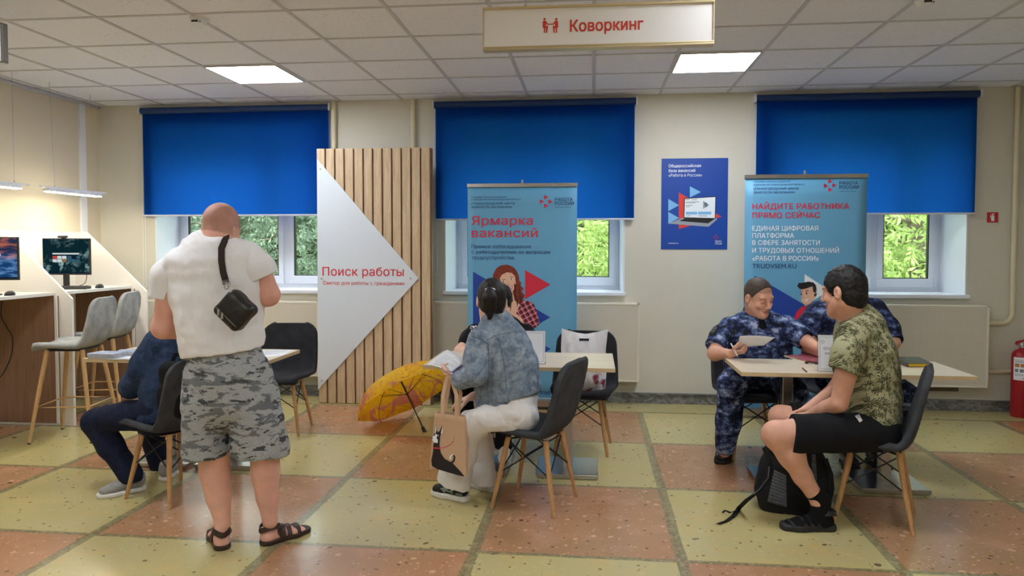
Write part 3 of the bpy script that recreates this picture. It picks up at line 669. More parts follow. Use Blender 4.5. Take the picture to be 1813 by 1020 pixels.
# ================================================================== computer booths along the left wall
M_BOOTHW = mat('white_laminate', srgb(240, 236, 228), .45); M_BOOTHB = wood_mat('walnut_laminate', srgb(126, 94, 70), srgb(156, 120, 92), 'Z', .5, .8)
DX = -4.42
def booth(y0, y1, label, back_y0):
    r = thing('computer_booth', label, 'booth', (XL+.35, y1, 0), group='white computer booths')
    dv = [(XL+.03, 0), (-4.275, 0), (-4.275, 1.06), (-4.66, 1.425), (-4.885, 1.63), (XL+.03, 1.63)]
    m = MB(); m.prism([(x, y1, z) for x, z in dv], (0, .026, 0)); part('divider', m, M_BOOTHW, r, bevel=.002)
    m = MB(); m.box(XL+.03, DX+.03, y1-.012, y1-.0005, .02, 1.083); part('lower_panel', m, M_BOOTHB, r)
    m = MB(); m.box(XL+.03, DX, y0, y1-.0005, 1.085, 1.112); part('desk_top', m, M_BOOTHW, r, bevel=.002)
    m = MB(); m.box(XL+.003, XL+.028, y0, y1+.026, 1.113, 1.63); part('back_panel', m, M_BOOTHW, r)
    m = MB(); m.box(DX+.008, DX+.03, y1-.025, y1-.013, .02, 1.084); part('edge_strip', m, M_BOOTHW, r)
    return r
booth(4.45, 5.62, 'white computer booth with slanted divider, nearer one at the left picture edge', 4.45)
booth(5.648, 6.64, 'white computer booth with slanted divider, farther one by the room corner', 5.648)
def m_screen(kind):
    t = NT('screen_'+kind); p = t.obj(); s = t.n('SeparateXYZ', {0: p})
    if kind == 'cloud':
        f = t.noise(p, 14, 5, .6, .8); f2 = t.noise(p, 4.5, 2)
        k = t.math('MULTIPLY', t.step(f, .47, .66), t.step(f2, .46, .62)); c = t.mix(k, srgb(12, 38, 46), srgb(150, 186, 186))
    else:
        f = t.noise(t.scale(p, (1, 1, 3)), 8, 5, .6)
        c = t.mix(t.step(t.math('MULTIPLY_ADD', f, .12, s.outputs[2]), .05, .12), t.mix(t.step(f, .45, .65), srgb(24, 62, 110), srgb(104, 150, 200)), t.mix(t.step(f, .46, .66), srgb(40, 48, 78), srgb(190, 108, 80)))
    return t.out(t.n('Emission', {0: c, 1: .75}))
M_UI = [emit_mat('window_white', srgb(214, 220, 222), .7), emit_mat('window_red', srgb(196, 74, 70), .7), emit_mat('window_teal', srgb(52, 94, 110), .7), emit_mat('window_dark', srgb(16, 30, 48), .7), emit_mat('window_brown', srgb(150, 110, 70), .7)]
def monitor(c, yaw, w, h, kind, label, cam_on):
    r = thing('computer_monitor', label, 'monitor', c, yaw, 'computer monitors in the booths')
    z0 = .118
    MB().box(-w/2, w/2, -.005, .02, z0, z0+h).build('casing', M_BLACK, r, bevel=.004)
    d = MB().box(-w/2+.008, w/2-.008, -.0062, -.005, z0+.018, z0+h-.008); d.v = [(x, y, z-(z0+h/2)) for x, y, z in d.v]
    sc = d.build('display', m_screen(kind), r); sc.location = (0, 0, z0+h/2)
    u = MB(); U = lambda a, b, c_, e, mi, y=-.0068: u.box(a*w, b*w, y, -.0062, c_*h, e*h, mi)
    if kind == 'cloud':
        U(-.2, .3, .06, .10, 0)
        for a, b, mi in ((-.2, -.12, 1), (-.11, -.03, 0), (-.02, .06, 0), (.08, .15, 2), (.16, .24, 3), (.25, .31, 2)): U(a, b, -.06, .02, mi)
        for a, b, mi in ((-.2, -.12, 0), (-.11, -.03, 0), (-.02, .06, 4), (.08, .15, 2), (.16, .24, 2), (.25, .31, 2)): U(a, b, -.15, -.075, mi)
    else:
        U(-.2, .25, .06, .11, 0)
        for k in range(4): U(-.2+.11*k, -.11+.11*k, -.08, .02, 2 if k % 2 else 3)
    U(-.48, .48, -.46, -.43, 3); u.build('windows', M_UI, sc)
    s = MB(); s.obox((0, .035, .07), (.025, .012, .07), np.eye(3)); s.box(-.02, .02, .012, .04, .12, .24); s.build('stand', M_BLACK, r, bevel=.003)
    f = MB(); f.lathe([(0, 0), (.1, 0), (.098, .008), (.03, .013), (0, .013)], (0, .03, 0), (0, 0, 1), 28); f.build('foot', M_BLACK, r, smooth=True)
    return r
M2 = (-4.815, 6.24, 1.112); monitor(M2, .10, .49, .335, 'cloud', 'black monitor showing pale clouds on a dark screen, in the farther booth', True)
monitor((-4.66, 5.18, 1.112), .22, .50, .335, 'sunset', 'black monitor showing an orange and blue sky, cut by the left picture edge', False)
r = thing('webcam', 'small black webcam on top of the monitor with the cloud picture', 'webcam', (M2[0]+.0, M2[1], 1.112+.118+.335))
m = MB(); z = r.location[2]; m.obox((M2[0], M2[1]-.006, z+.014), (.045, .012, .010), np.eye(3)); part('body', m, M_BLACK, r, bevel=.006)
m = MB(); m.lathe([(0, 0), (.008, 0), (.007, .004), (0, .004)], (M2[0], M2[1]-.018, z+.014), (0, -1, 0), 14); part('lens', m, mat('lens_glass', srgb(40, 44, 52), .1), r, smooth=True)
m = MB(); m.box(M2[0]-.012, M2[0]+.012, M2[1]-.012, M2[1]+.024, z, z+.005); part('clip', m, M_BLACK, r)
def keyboard(c, yaw, label):
    r = thing('keyboard', label, 'keyboard', c, yaw, 'black keyboards on the booth desks')
    b = MB(); b.prism([(-.21, -.065, .0), (-.21, .065, .0), (-.21, .065, .024), (-.21, -.065, .012)], (.42, 0, 0)); b.build('body', M_BLACK, r, bevel=.003)
    k = MB()
    for j in range(5):
        for i in range(19):
            x = -.196+i*.0207; y = -.052+j*.0218; z = .013+.012*(y+.065)/.13; k.box(x, x+.0175, y, y+.018, z, z+.0055)
    kk = k.build('keys', mat('dark_keys', srgb(40, 38, 42), .5), r, bevel=.0015); return r
def mouse(c, yaw, label):
    r = thing('computer_mouse', label, 'mouse', c, yaw, 'black mice on the booth desks')
    b = MB(); b.sheet(lambda u, v: (.033*math.sin(math.pi*(v-.5))*.98*math.cos(2*math.pi*u)*0+.031*math.cos(2*math.pi*u)*math.sin(math.pi*v/2+.0001), .055*math.sin(2*math.pi*u)*math.sin(math.pi*v/2+.0001), .036*math.cos(math.pi*v/2)**.8), 20, 8)
    b.build('body', M_BLACK, r, smooth=True); w = MB(); w.lathe([(0, -.003), (.006, -.003), (.006, .003), (0, .003)], (0, .03, .030), (1, 0, 0), 12); w.build('wheel', M_STEELD, r); return r
k1 = atz(142, 508, 1.113); k2_ = atz(18, 519, 1.113); m1 = atz(199, 503, 1.113); m2 = atz(50, 516, 1.113)
keyboard((-4.66, 6.02, 1.1125), .30, 'black keyboard below the monitor with the cloud picture')
keyboard((-4.72, 4.95, 1.1125), .30, 'black keyboard below the monitor with the orange sky, at the left picture edge')
mouse((-4.475, 6.25, 1.1125), .2, 'black mouse on the farther booth desk, near the corner of the room'); mouse((-4.475, 5.21, 1.1125), .2, 'black mouse on the nearer booth desk')
def cable(pts, label, rad=.004):
    P = [np.array(p, float) for p in pts]; Q = []
    for i in range(len(P)-1):
        p0, p1, p2, p3_ = P[max(i-1, 0)], P[i], P[i+1], P[min(i+2, len(P)-1)]
        for t_ in np.linspace(0, 1, 8, endpoint=False): Q.append(.5*((2*p1)+(-p0+p2)*t_+(2*p0-5*p1+4*p2-p3_)*t_**2+(-p0+3*p1-3*p2+p3_)*t_**3))
    Q.append(P[-1]); m = MB(); m.tube(Q, rad, 8); return tag(m.build('cable', M_BLACK, smooth=True), label, 'cable')
cable([A(3, 532, 5.55), A(2, 560, 5.56), A(11, 578, 5.57), A(22, 600, 5.58), A(18, 635, 5.58), A(0, 668, 5.57), A(-12, 660, 5.57)], 'black cable hanging under the nearer booth desk at the left picture edge')
cable([(M2[0]-.02, M2[1]+.05, 1.25), (M2[0]+.03, M2[1]+.0, 1.13), (M2[0]+.10, M2[1]-.02, 1.122), (M2[0]+.17, M2[1]+.04, 1.15), (M2[0]+.19, M2[1]+.05, 1.24)], 'thin black cable looped behind the monitor with the cloud picture', .003)
# linear lamps
def booth_lamp(y0, y1, x, label, wires):
    z = 1.965; r = thing('hanging_lamp', label, 'lamp', (x, (y0+y1)/2, z), group='white linear lamps over the booths')
    m = MB(); m.box(x-.012, x+.012, y0-.02, y1+.03, z+.030, z+.044); part('rail', m, M_WHITE, r, bevel=.003)
    m = MB(); m.prism([(x-.022, y0+.05, z+.030), (x+.022, y0+.05, z+.030), (x+.030, y0+.05, z), (x-.030, y0+.05, z)], (0, y1-y0-.12, 0)); part('housing', m, M_WHITE, r, bevel=.002)
    m = MB(); m.box(x-.027, x+.027, y0+.055, y1-.075, z-.006, z-.0005); part('tube', m, emit_mat('lamp_tube', (1, .90, .72), BOOTH_POWER), r)
    for yy, dx in wires:
        m = MB(); m.tube([(x, yy, z+.043), (x+dx, yy, ZC-.01)], .0016, 6); m.lathe([(0, 0), (.006, 0), (.004, .018), (0, .02)], (x, yy, z+.044), (0, 0, 1), 10); part('wire', m, M_CHROME, r)
booth_lamp(5.80, 6.60, -4.66, 'white linear lamp hanging over the farther booth', ((5.95, -.03), (6.47, -.03)))
booth_lamp(4.62, 5.62, -4.66, 'white linear lamp hanging over the nearer booth, cut by the left picture edge', ((4.8, 0), (5.5, .0)))
# ================================================================== chairs, stools, tables
M_SEATG = fabric_mat('charcoal_fabric', srgb(58, 60, 64), srgb(74, 76, 80), 12)
M_SEATB = fabric_mat('black_fabric', srgb(38, 39, 43), srgb(50, 51, 56), 12)
M_VELVET = fabric_mat('grey_velvet', srgb(146, 150, 150), srgb(186, 190, 188), 9, .75, 300)
M_BEECH = wood_mat('beech_leg', srgb(176, 130, 80), srgb(208, 164, 112), 'Z', .5, 2); M_BEECHL = wood_mat('pale_leg', srgb(186, 146, 92), srgb(214, 176, 122), 'Z', .5, 2)
def shell_mb(prof, wid, nu=16, side_up=.045, back_curl=.035, rc=.085):
    """upholstered shell: prof = [(y, z)] front lip to back top, wid = half widths; front is -Y; rc rounds the top corners"""
    P = np.array(prof, float); W = np.array(wid, float); n = len(P)
    def cr(a):
        out = []
        for x in np.linspace(0, n-1, 400):
            i = min(int(x), n-2); f = x-i; p0, p1, p2, p3_ = a[max(i-1, 0)], a[i], a[i+1], a[min(i+2, n-1)]
            out.append(.5*((2*p1)+(-p0+p2)*f+(2*p0-5*p1+4*p2-p3_)*f*f+(-p0+3*p1-3*p2+p3_)*f**3))
        return np.array(out)
    Pd, Wd = cr(P), cr(W); sd = np.concatenate([[0], np.cumsum(np.linalg.norm(np.diff(Pd, axis=0), axis=1))]); L = sd[-1]
    S_ = np.concatenate([np.linspace(0, L-rc, 26), L-rc+rc*np.sin(np.linspace(0, math.pi/2, 7)[1:])]); NV_ = len(S_)-1
    Y2, Z2, W2 = (np.interp(S_, sd, q) for q in (Pd[:, 0], Pd[:, 1], Wd))
    for i in range(NV_+1):
        e = L-S_[i]
        if e < rc: W2[i] += -rc+math.sqrt(max(0, rc*rc-(rc-e)**2))
    m = MB()
    def fn(u, v):
        i = min(int(round(v*NV_)), NV_); q = S_[i]/L; s = u*2-1; w = W2[i]
        d = np.array([np.interp(S_[i]+.02, sd, Pd[:, k])-np.interp(S_[i]-.02, sd, Pd[:, k]) for k in (0, 1)]); d = d/np.linalg.norm(d); nr = np.array([-d[1], d[0]])
        lift = (side_up*(1-q)+back_curl*q)*(abs(s)*w/.23)**2.2*(1-.7*min(1, max(0, (q-.5)/.3)))
        return (w*math.sin(s*math.pi/2*.92)/math.sin(math.pi/2*.92), Y2[i]+nr[0]*lift, Z2[i]+nr[1]*lift*(1 if q < .4 else max(0, 1-(q-.4)/.2)))
    m.sheet(fn, nu, NV_); return m
CH_PROF = [(-.225, .418), (-.21, .438), (-.10, .435), (.03, .425), (.115, .432), (.165, .475), (.192, .56), (.212, .66), (.232, .755), (.243, .80), (.249, .828), (.251, .842), (.252, .847)]
CH_W = [.175, .20, .22, .23, .236, .237, .235, .232, .226, .220, .217, .216, .215]
def make_chair(label, fab, group, tuft=False, leg_mat=None):
    r = thing('upholstered_chair', label, 'chair', (0, 0, 0), 0, group)
    lm = leg_mat or M_BEECH
    shell_mb(CH_PROF, CH_W).build('seat_shell', fab, r, smooth=True, angle=80, solid=.034)
    for sx in (-1, 1):
        for sy in (-1, 1):
            m = MB(); m.tube([(sx*.125, sy*.115+.0, .405), (sx*.158, sy*.15, .2), (sx*.19, sy*.19, .0)], [.0155, .0145, .0105], 14); lg = m.build('leg', lm, r, smooth=True, angle=60)
            s = MB()
            for z, k in ((.375, .130), (.20, .158)): s.lathe([(0, 0), (.005, 0), (.004, .003), (0, .003)], (sx*k, sy*(.12 if z > .3 else .15)-.0145, z), (0, -1, 0), 8)
            s.build('screw', M_CHROME, lg)
    b = MB(); R = .0042
    tops = [(-.125, -.115), (.125, -.115), (.125, .115), (-.125, .115)]; lows = [(-.158, -.15), (.158, -.15), (.158, .15), (-.158, .15)]
    for i in range(4):
        j = (i+1) % 4
        b.tube([(*tops[i], .385), (*lows[j], .205)], R, 7); b.tube([(*tops[j], .385), (*lows[i], .205)], R, 7)
        b.lathe([(0, -.006), (.008, -.006), (.008, .006), (0, .006)], (*lows[i], .205), (0, 0, 1), 8)
    b.tube([(*tops[0], .395), (*tops[2], .395)], .006, 7); b.tube([(*tops[1], .395), (*tops[3], .395)], .006, 7)
    b.build('brace', M_BLACKM, r, smooth=True)
    if tuft:
        for x in (-.085, .085):
            for z in (.56, .69):
                m = MB(); y = np.interp(z, [.56, .66, .76], [.172, .192, .212]); m.lathe([(0, 0), (.013, 0), (.010, .006), (0, .008)], (x, y+.004, z), (0, -1, .2), 12); m.build('button', fab, r, smooth=True)
    return r
def place(o, x, y, face):
    """face = direction the sitter looks, in the floor plane; chair front is local -Y"""
    o.location = (x, y, 0); o.rotation_euler[2] = math.atan2(face[1], face[0])+math.pi/2; return o
G1 = 'dark upholstered chairs with wooden legs'
chair0 = make_chair('charcoal chair the woman in the pale denim jacket sits on, its back turned right', M_SEATG, G1)
place(chair0, -.325, 4.225, (-.36, .115))
def chair_copy(label, x, y, face):
    c = copy_tree(chair0); c['label'] = label; return place(c, x, y, face)
chair_copy('charcoal chair under the man in the palm print shirt', 1.555, 4.19, (-.36, .15))
chair_copy('charcoal chair under the person in dark denim at the left table', -2.49, 4.125, (-.366, .137))
off1c = (1.15, 5.42); off2c = (1.80, 5.50)
chair_copy('dark chair under the man in navy camouflage holding paper', off1c[0], off1c[1], (.12, -.95))
chair_copy('dark chair under the man in navy camouflage whose head is hidden', off2c[0], off2c[1], (-.05, -1))
chair_copy('dark chair under the woman in black behind the middle table', -.80, 5.50, (.08, -1))
chairb = make_chair('black tufted chair with buttons on its back, behind the right end of the left table', M_SEATB, G1, True); place(chairb, -2.50, 5.68, (.10, -1))
c = copy_tree(chairb); c['label'] = 'black chair holding the white plastic bag, behind the right end of the middle table'; place(c, -.06, 5.40, (-.08, -1))
# ---- bar stools
ST_PROF = [(-.215, .700), (-.20, .722), (-.09, .722), (.04, .715), (.125, .725), (.175, .77), (.20, .85), (.218, .95), (.226, 1.01), (.231, 1.05), (.233, 1.075), (.234, 1.088), (.2345, 1.093)]
ST_W = [.16, .18, .198, .208, .212, .212, .206, .20, .192, .186, .182, .18, .178]
def make_stool(label):
    r = thing('bar_stool', label, 'bar stool', (0, 0, 0), 0, 'grey velvet bar stools')
    shell_mb(ST_PROF, ST_W).build('seat_shell', M_VELVET, r, smooth=True, angle=80, solid=.036)
    for sx in (-1, 1):
        for sy in (-1, 1):
            m = MB(); m.tube([(sx*.14, sy*.13, .70), (sx*.185, sy*.18, .35), (sx*.228, sy*.228, .006)], [.017, .0155, .011], 14); lg = m.build('leg', M_BEECHL, r, smooth=True, angle=60)
            m = MB(); m.tube([(sx*.2275, sy*.2275, .01), (sx*.229, sy*.229, 0)], .0125, 10); m.build('cap', M_BLACK, lg)
    q = .197; m = MB(); m.tube([(-q, -q, .27), (q, -q, .27), (q, q, .27), (-q, q, .27)], .009, 10, closed=True); m.build('footrest', M_BEECHL, r, smooth=True)
    m = MB(); m.box(-.14, .14, -.13, .13, .690, .706); m.build('seat_plate', M_BLACKM, r); return r
st = make_stool('grey velvet bar stool nearer to the viewer, in front of the brown booth panel'); place(st, -4.03, 5.32, (-1, -.17))
c = copy_tree(st); c['label'] = 'grey velvet bar stool mostly hidden behind the nearer bar stool'; place(c, -4.24, 5.97, (-1, -.2))

# ---- tables
M_TOP = wood_mat('ash_top', srgb(206, 190, 164), srgb(226, 213, 190), 'X', .35, .7, .02); M_EDGE = mat('table_edge', srgb(204, 180, 138), .5, var=.08, vs=20)
def make_table(label, x0, x1, y0, y1, cols):
    r = thing('table', label, 'table', ((x0+x1)/2, (y0+y1)/2, 0), 0, 'light wooden tables on steel pedestals'); L = r.location
    m = MB(); m.box(x0, x1, y0, y1, .7265, .75); m.v = [(a-L[0], b-L[1], c_) for a, b, c_ in m.v]; t_ = m.build('table_top', M_TOP, r)
    m = MB(); e = .0015; m.box(x0-e, x1+e, y0-e, y0, .7262, .7497); m.box(x0-e, x1+e, y1, y1+e, .7262, .7497); m.box(x0-e, x0, y0, y1, .7262, .7497); m.box(x1, x1+e, y0, y1, .7262, .7497); part('edge_band', m, M_EDGE, r)
    for cx, cy in cols:
        m = MB(); m.box(cx-.032, cx+.032, cy-.032, cy+.032, .034, .715); lg = part('leg', m, M_CHROME, r, bevel=.004)
        m = MB(); m.box(cx-.2, cx+.2, cy-.2, cy+.2, .012, .034); m.box(cx-.19, cx+.19, cy-.19, cy+.19, 0, .012); part('base_plate', m, M_CHROME, r, bevel=.004)
        m = MB(); m.box(cx-.14, cx+.14, cy-.14, cy+.14, .715, .726); part('mounting_plate', m, M_BLACKM, r)
    return r
make_table('light wooden table the standing man leans over, left of the three tables', -3.35, -2.09, 4.50, 5.06, [(-2.90, 4.80), (-2.45, 4.80)])
make_table('light wooden table with the woman in pale denim, in front of the job fair banner', -1.05, .142, 4.49, 5.13, [(-.75, 4.86), (-.155, 4.86)])
make_table('light wooden table with a yellow-edged book, right of the three tables', .885, 2.20, 4.45, 5.0, [(1.23, 4.79), (1.83, 4.79)])
# ================================================================== signed distance modelling for people, clothes and bags
def _vnoise(P, seed=0):
    """value noise on an (N,3) array, range -1..1"""
    rng = np.random.RandomState(seed); T = rng.rand(32, 32, 32).astype(np.float32)*2-1
    i = np.floor(P).astype(int); f = P-i; f = f*f*(3-2*f); i &= 31; j = (i+1) & 31
    fx, fy, fz = f[:, 0], f[:, 1], f[:, 2]
    c = lambda a, b, d: T[a, b, d]
    x00 = c(i[:, 0], i[:, 1], i[:, 2])*(1-fx)+c(j[:, 0], i[:, 1], i[:, 2])*fx; x10 = c(i[:, 0], j[:, 1], i[:, 2])*(1-fx)+c(j[:, 0], j[:, 1], i[:, 2])*fx
    x01 = c(i[:, 0], i[:, 1], j[:, 2])*(1-fx)+c(j[:, 0], i[:, 1], j[:, 2])*fx; x11 = c(i[:, 0], j[:, 1], j[:, 2])*(1-fx)+c(j[:, 0], j[:, 1], j[:, 2])*fx
    return (x00*(1-fy)+x10*fy)*(1-fz)+(x01*(1-fy)+x11*fy)*fz
class Sdf:
    def __init__(s): s.ops = []; s.lo = np.full(3, 1e9); s.hi = np.full(3, -1e9)
    def _grow(s, c, r):
        c = np.asarray(c, float); s.lo = np.minimum(s.lo, c-r); s.hi = np.maximum(s.hi, c+r)
    def cone(s, p0, p1, r0, r1, k=.02, mode='add'):
        p0, p1 = np.asarray(p0, float), np.asarray(p1, float)
        if mode == 'add': s._grow(p0, r0); s._grow(p1, r1)
        lo = np.minimum(p0-r0, p1-r1); hi = np.maximum(p0+r0, p1+r1); d = p1-p0; dd = d @ d+1e-12
        def fn(X, Y, Z):
            ax, ay, az = X-p0[0], Y-p0[1], Z-p0[2]; t = np.clip((ax*d[0]+ay*d[1]+az*d[2])/dd, 0, 1)
            return np.sqrt((ax-t*d[0])**2+(ay-t*d[1])**2+(az-t*d[2])**2)-(r0+(r1-r0)*t)
        s.ops.append((mode, fn, lo, hi, k)); return s
    def chain(s, pts, rs, k=.02):
        for i in range(len(pts)-1): s.cone(pts[i], pts[i+1], rs[i], rs[i+1], k)
        return s
    def ell(s, c, rad, ax=None, k=.02, mode='add'):
        c = np.asarray(c, float); a, b, e = rad; ax = np.eye(3) if ax is None else np.array(ax, float); R = max(rad)
        if mode == 'add': s._grow(c, R)
        def fn(X, Y, Z):
            x, y, z = X-c[0], Y-c[1], Z-c[2]
            u = x*ax[0][0]+y*ax[0][1]+z*ax[0][2]; v = x*ax[1][0]+y*ax[1][1]+z*ax[1][2]; w = x*ax[2][0]+y*ax[2][1]+z*ax[2][2]
            k0 = np.sqrt((u/a)**2+(v/b)**2+(w/e)**2)+1e-9; k1 = np.sqrt((u/a**2)**2+(v/b**2)**2+(w/e**2)**2)+1e-9
            return k0*(k0-1)/k1
        s.ops.append((mode, fn, c-R, c+R, k)); return s
    def loft(s, nodes, lat=(1, 0, 0), k=.02, kin=.012):
        """nodes [(centre, a, b)]: elliptical sections, a along lat, b across"""
        N = [(np.asarray(c, float), a, b) for c, a, b in nodes]; lat = nrm(lat)
        lo = np.min([c-max(a, b) for c, a, b in N], 0); hi = np.max([c+max(a, b) for c, a, b in N], 0)
        for c, a, b in N: s._grow(c, max(a, b))
        segs = []
        for (c0, a0, b0), (c1, a1, b1) in zip(N[:-1], N[1:]):
            d = c1-c0; w = nrm(d); u = nrm(lat-w*(lat @ w)); v = np.cross(w, u); segs.append((c0, d, d @ d+1e-12, w, u, v, a0, a1, b0, b1))
        def fn(X, Y, Z):
            out = None
            for c0, d, dd, w, u, v, a0, a1, b0, b1 in segs:
                x, y, z = X-c0[0], Y-c0[1], Z-c0[2]; t = np.clip((x*d[0]+y*d[1]+z*d[2])/dd, 0, 1)
                x, y, z = x-t*d[0], y-t*d[1], z-t*d[2]; a = a0+(a1-a0)*t; b = b0+(b1-b0)*t; m = np.minimum(a, b)
                U = x*u[0]+y*u[1]+z*u[2]; V = x*v[0]+y*v[1]+z*v[2]; Wc = x*w[0]+y*w[1]+z*w[2]
                k0 = np.sqrt((U/a)**2+(V/b)**2+(Wc/m)**2)+1e-9; k1 = np.sqrt((U/a**2)**2+(V/b**2)**2+(Wc/m**2)**2)+1e-9
                q = k0*(k0-1)/k1
                if out is None: out = q
                else:
                    h = np.maximum(kin-np.abs(out-q), 0)/kin; out = np.minimum(out, q)-h*h*kin/4
            return out
        s.ops.append(('add', fn, lo, hi, k)); return s
    def box(s, c, half, ax=None, rnd=.01, k=.01, mode='add'):
        c = np.asarray(c, float); ax = np.eye(3) if ax is None else np.array(ax, float); R = float(np.linalg.norm(half))
        if mode == 'add': s._grow(c, R)
        def fn(X, Y, Z):
            x, y, z = X-c[0], Y-c[1], Z-c[2]; q = []
            for i in range(3): q.append(np.abs(x*ax[i][0]+y*ax[i][1]+z*ax[i][2])-half[i]+rnd)
            return np.sqrt(sum(np.maximum(p, 0)**2 for p in q))+np.minimum(np.maximum(np.maximum(q[0], q[1]), q[2]), 0)-rnd
        s.ops.append((mode, fn, c-R, c+R, k)); return s
    def cut(s, p, n, rad=9., k=.004):
        """remove what lies on the +n side of the plane, within rad of p"""
        p = np.asarray(p, float); n = nrm(n)
        def fn(X, Y, Z):
            pl = (X-p[0])*n[0]+(Y-p[1])*n[1]+(Z-p[2])*n[2]
            if rad < 8: pl = np.minimum(pl, rad-np.sqrt((X-p[0])**2+(Y-p[1])**2+(Z-p[2])**2))
            return pl
        s.ops.append(('cut', fn, p-rad, p+rad, k)); return s
    def noise(s, amp, freq, seed=1, aniso=(1, 1, 1), ridged=False):
        s.ops.append(('noise', amp, freq, seed, aniso, ridged)); return s
    def field(s, h):
        pad = 4*h+.012+sum(1.5*o[1] for o in s.ops if o[0] == 'noise'); lo = s.lo-pad; n = np.ceil((s.hi+pad-lo)/h).astype(int)+1
        D = np.full(n, .3, np.float32); g = [(lo[i]+h*np.arange(n[i])).astype(np.float32) for i in range(3)]
        for op in s.ops:
            if op[0] == 'noise':
                _, amp, fr, seed, an, rid = op; m = np.abs(D) < amp+3.5*h; I = np.nonzero(m)
                P = np.stack([g[0][I[0]]*an[0], g[1][I[1]]*an[1], g[2][I[2]]*an[2]], 1)*fr
                v = _vnoise(P, seed)+.5*_vnoise(P*2.1+7.3, seed+1)
                if rid: v = 1-2*np.abs(v)
                D[m] += (amp*v).astype(np.float32); continue
            mode, fn, a, b, k = op; mg = k+2.5*h+.01
            i0 = np.clip(np.floor((a-mg-lo)/h).astype(int), 0, n); i1 = np.clip(np.ceil((b+mg-lo)/h).astype(int)+1, 0, n)
            if np.any(i1 <= i0): continue
            sl = tuple(slice(p, q) for p, q in zip(i0, i1))
            d = fn(g[0][sl[0]][:, None, None], g[1][sl[1]][None, :, None], g[2][sl[2]][None, None, :]).astype(np.float32)
            E = D[sl]; d = np.broadcast_to(d, E.shape)
            if mode == 'add': hh = np.maximum(k-np.abs(E-d), 0)/k; D[sl] = np.minimum(E, d)-hh*hh*k/4
            elif mode == 'sub': d = -d; hh = np.maximum(k-np.abs(E-d), 0)/k; D[sl] = np.maximum(E, d)+hh*hh*k/4
            elif mode == 'cut': D[sl] = np.maximum(E, d)
            elif mode == 'and': D[sl] = np.maximum(E, d)
        return D, lo
    def mesh(s, h):
        D, lo = s.field(h); S = D < 0
        c = [S[a:S.shape[0]-1+a, b:S.shape[1]-1+b, e:S.shape[2]-1+e] for a in (0, 1) for b in (0, 1) for e in (0, 1)]
        cnt = sum(x.astype(np.uint8) for x in c); act = (cnt > 0) & (cnt < 8); I = np.stack(np.nonzero(act), 1); idx = -np.ones(act.shape, np.int64); idx[act] = np.arange(len(I))
        cv = np.stack([D[I[:, 0]+a, I[:, 1]+b, I[:, 2]+e] for a in (0, 1) for b in (0, 1) for e in (0, 1)], 1)
        off = np.array([(a, b, e) for a in (0, 1) for b in (0, 1) for e in (0, 1)], float); acc = np.zeros((len(I), 3)); num = np.zeros(len(I))
        for p in range(8):
            for q in range(p+1, 8):
                if np.abs(off[p]-off[q]).sum() != 1: continue
                m = (cv[:, p] < 0) != (cv[:, q] < 0); t = cv[m, p]/(cv[m, p]-cv[m, q]); acc[m] += off[p]+(off[q]-off[p])*t[:, None]; num[m] += 1
        V = lo+h*(I+acc/num[:, None]); F = []
        for ax in range(3):
            o1, o2 = [(1, 2), (2, 0), (0, 1)][ax]
            sa = [slice(None)]*3; sb = [slice(None)]*3; sa[ax] = slice(0, -1); sb[ax] = slice(1, None)
            A0, B0 = S[tuple(sa)], S[tuple(sb)]; ch = A0 != B0; J = np.stack(np.nonzero(ch), 1); fl = A0[ch]
            ok = (J[:, o1] > 0) & (J[:, o2] > 0); J, fl = J[ok], fl[ok]; e1 = np.zeros(3, int); e2 = np.zeros(3, int); e1[o1] = 1; e2[o2] = 1
            gi = lambda K: idx[K[:, 0], K[:, 1], K[:, 2]]
            q = np.stack([gi(J-e1-e2), gi(J-e2), gi(J), gi(J-e1)], 1); q[~fl] = q[~fl][:, ::-1]; F.append(q)
        return V, np.concatenate(F)
    def build(s, name, m, parent, root, h=.007, tone=None, smooth_iter=0, keep_largest=False):
        V, F = s.mesh(h); F = F[(F >= 0).all(1)]
        if keep_largest:
            lab = np.arange(len(V))
            while True:
                mn = lab[F].min(1); new = lab.copy()
                for k in range(4): np.minimum.at(new, F[:, k], mn)
                new = new[new]
                if (new == lab).all(): break
                lab = new
            cnt = np.bincount(lab[F[:, 0]], minlength=len(V)); F = F[lab[F[:, 0]] == cnt.argmax()]
            used = np.unique(F); mp = -np.ones(len(V), int); mp[used] = np.arange(len(used)); V = V[used]; F = mp[F]
        for _ in range(smooth_iter):
            acc = np.zeros_like(V); num = np.zeros(len(V))
            for k in range(4):
                a, b = F[:, k], F[:, (k+1) % 4]; np.add.at(acc, a, V[b]); np.add.at(num, a, 1); np.add.at(acc, b, V[a]); np.add.at(num, b, 1)
            V = V*.5+.5*acc/np.maximum(num, 1)[:, None]
        L = np.array(root.location); W = V-L
        me = bpy.data.meshes.new(name); me.vertices.add(len(W)); me.vertices.foreach_set('co', W.astype(np.float32).ravel())
        me.loops.add(F.size); me.loops.foreach_set('vertex_index', F.astype(np.int32).ravel()); me.polygons.add(len(F))
        me.polygons.foreach_set('loop_start', np.arange(0, F.size, 4, dtype=np.int32)); me.polygons.foreach_set('use_smooth', np.ones(len(F), bool)); me.update(calc_edges=True)
        me.materials.append(m)
        ca = me.color_attributes.new('tone', 'FLOAT_COLOR', 'POINT'); cv = np.ones((len(V), 4), np.float32)
        if tone is not None: cv[:, :3] = tone(V)
        ca.data.foreach_set('color', cv.ravel())
        o = bpy.data.objects.new(name, me); COL.objects.link(o); o.parent = parent; return o

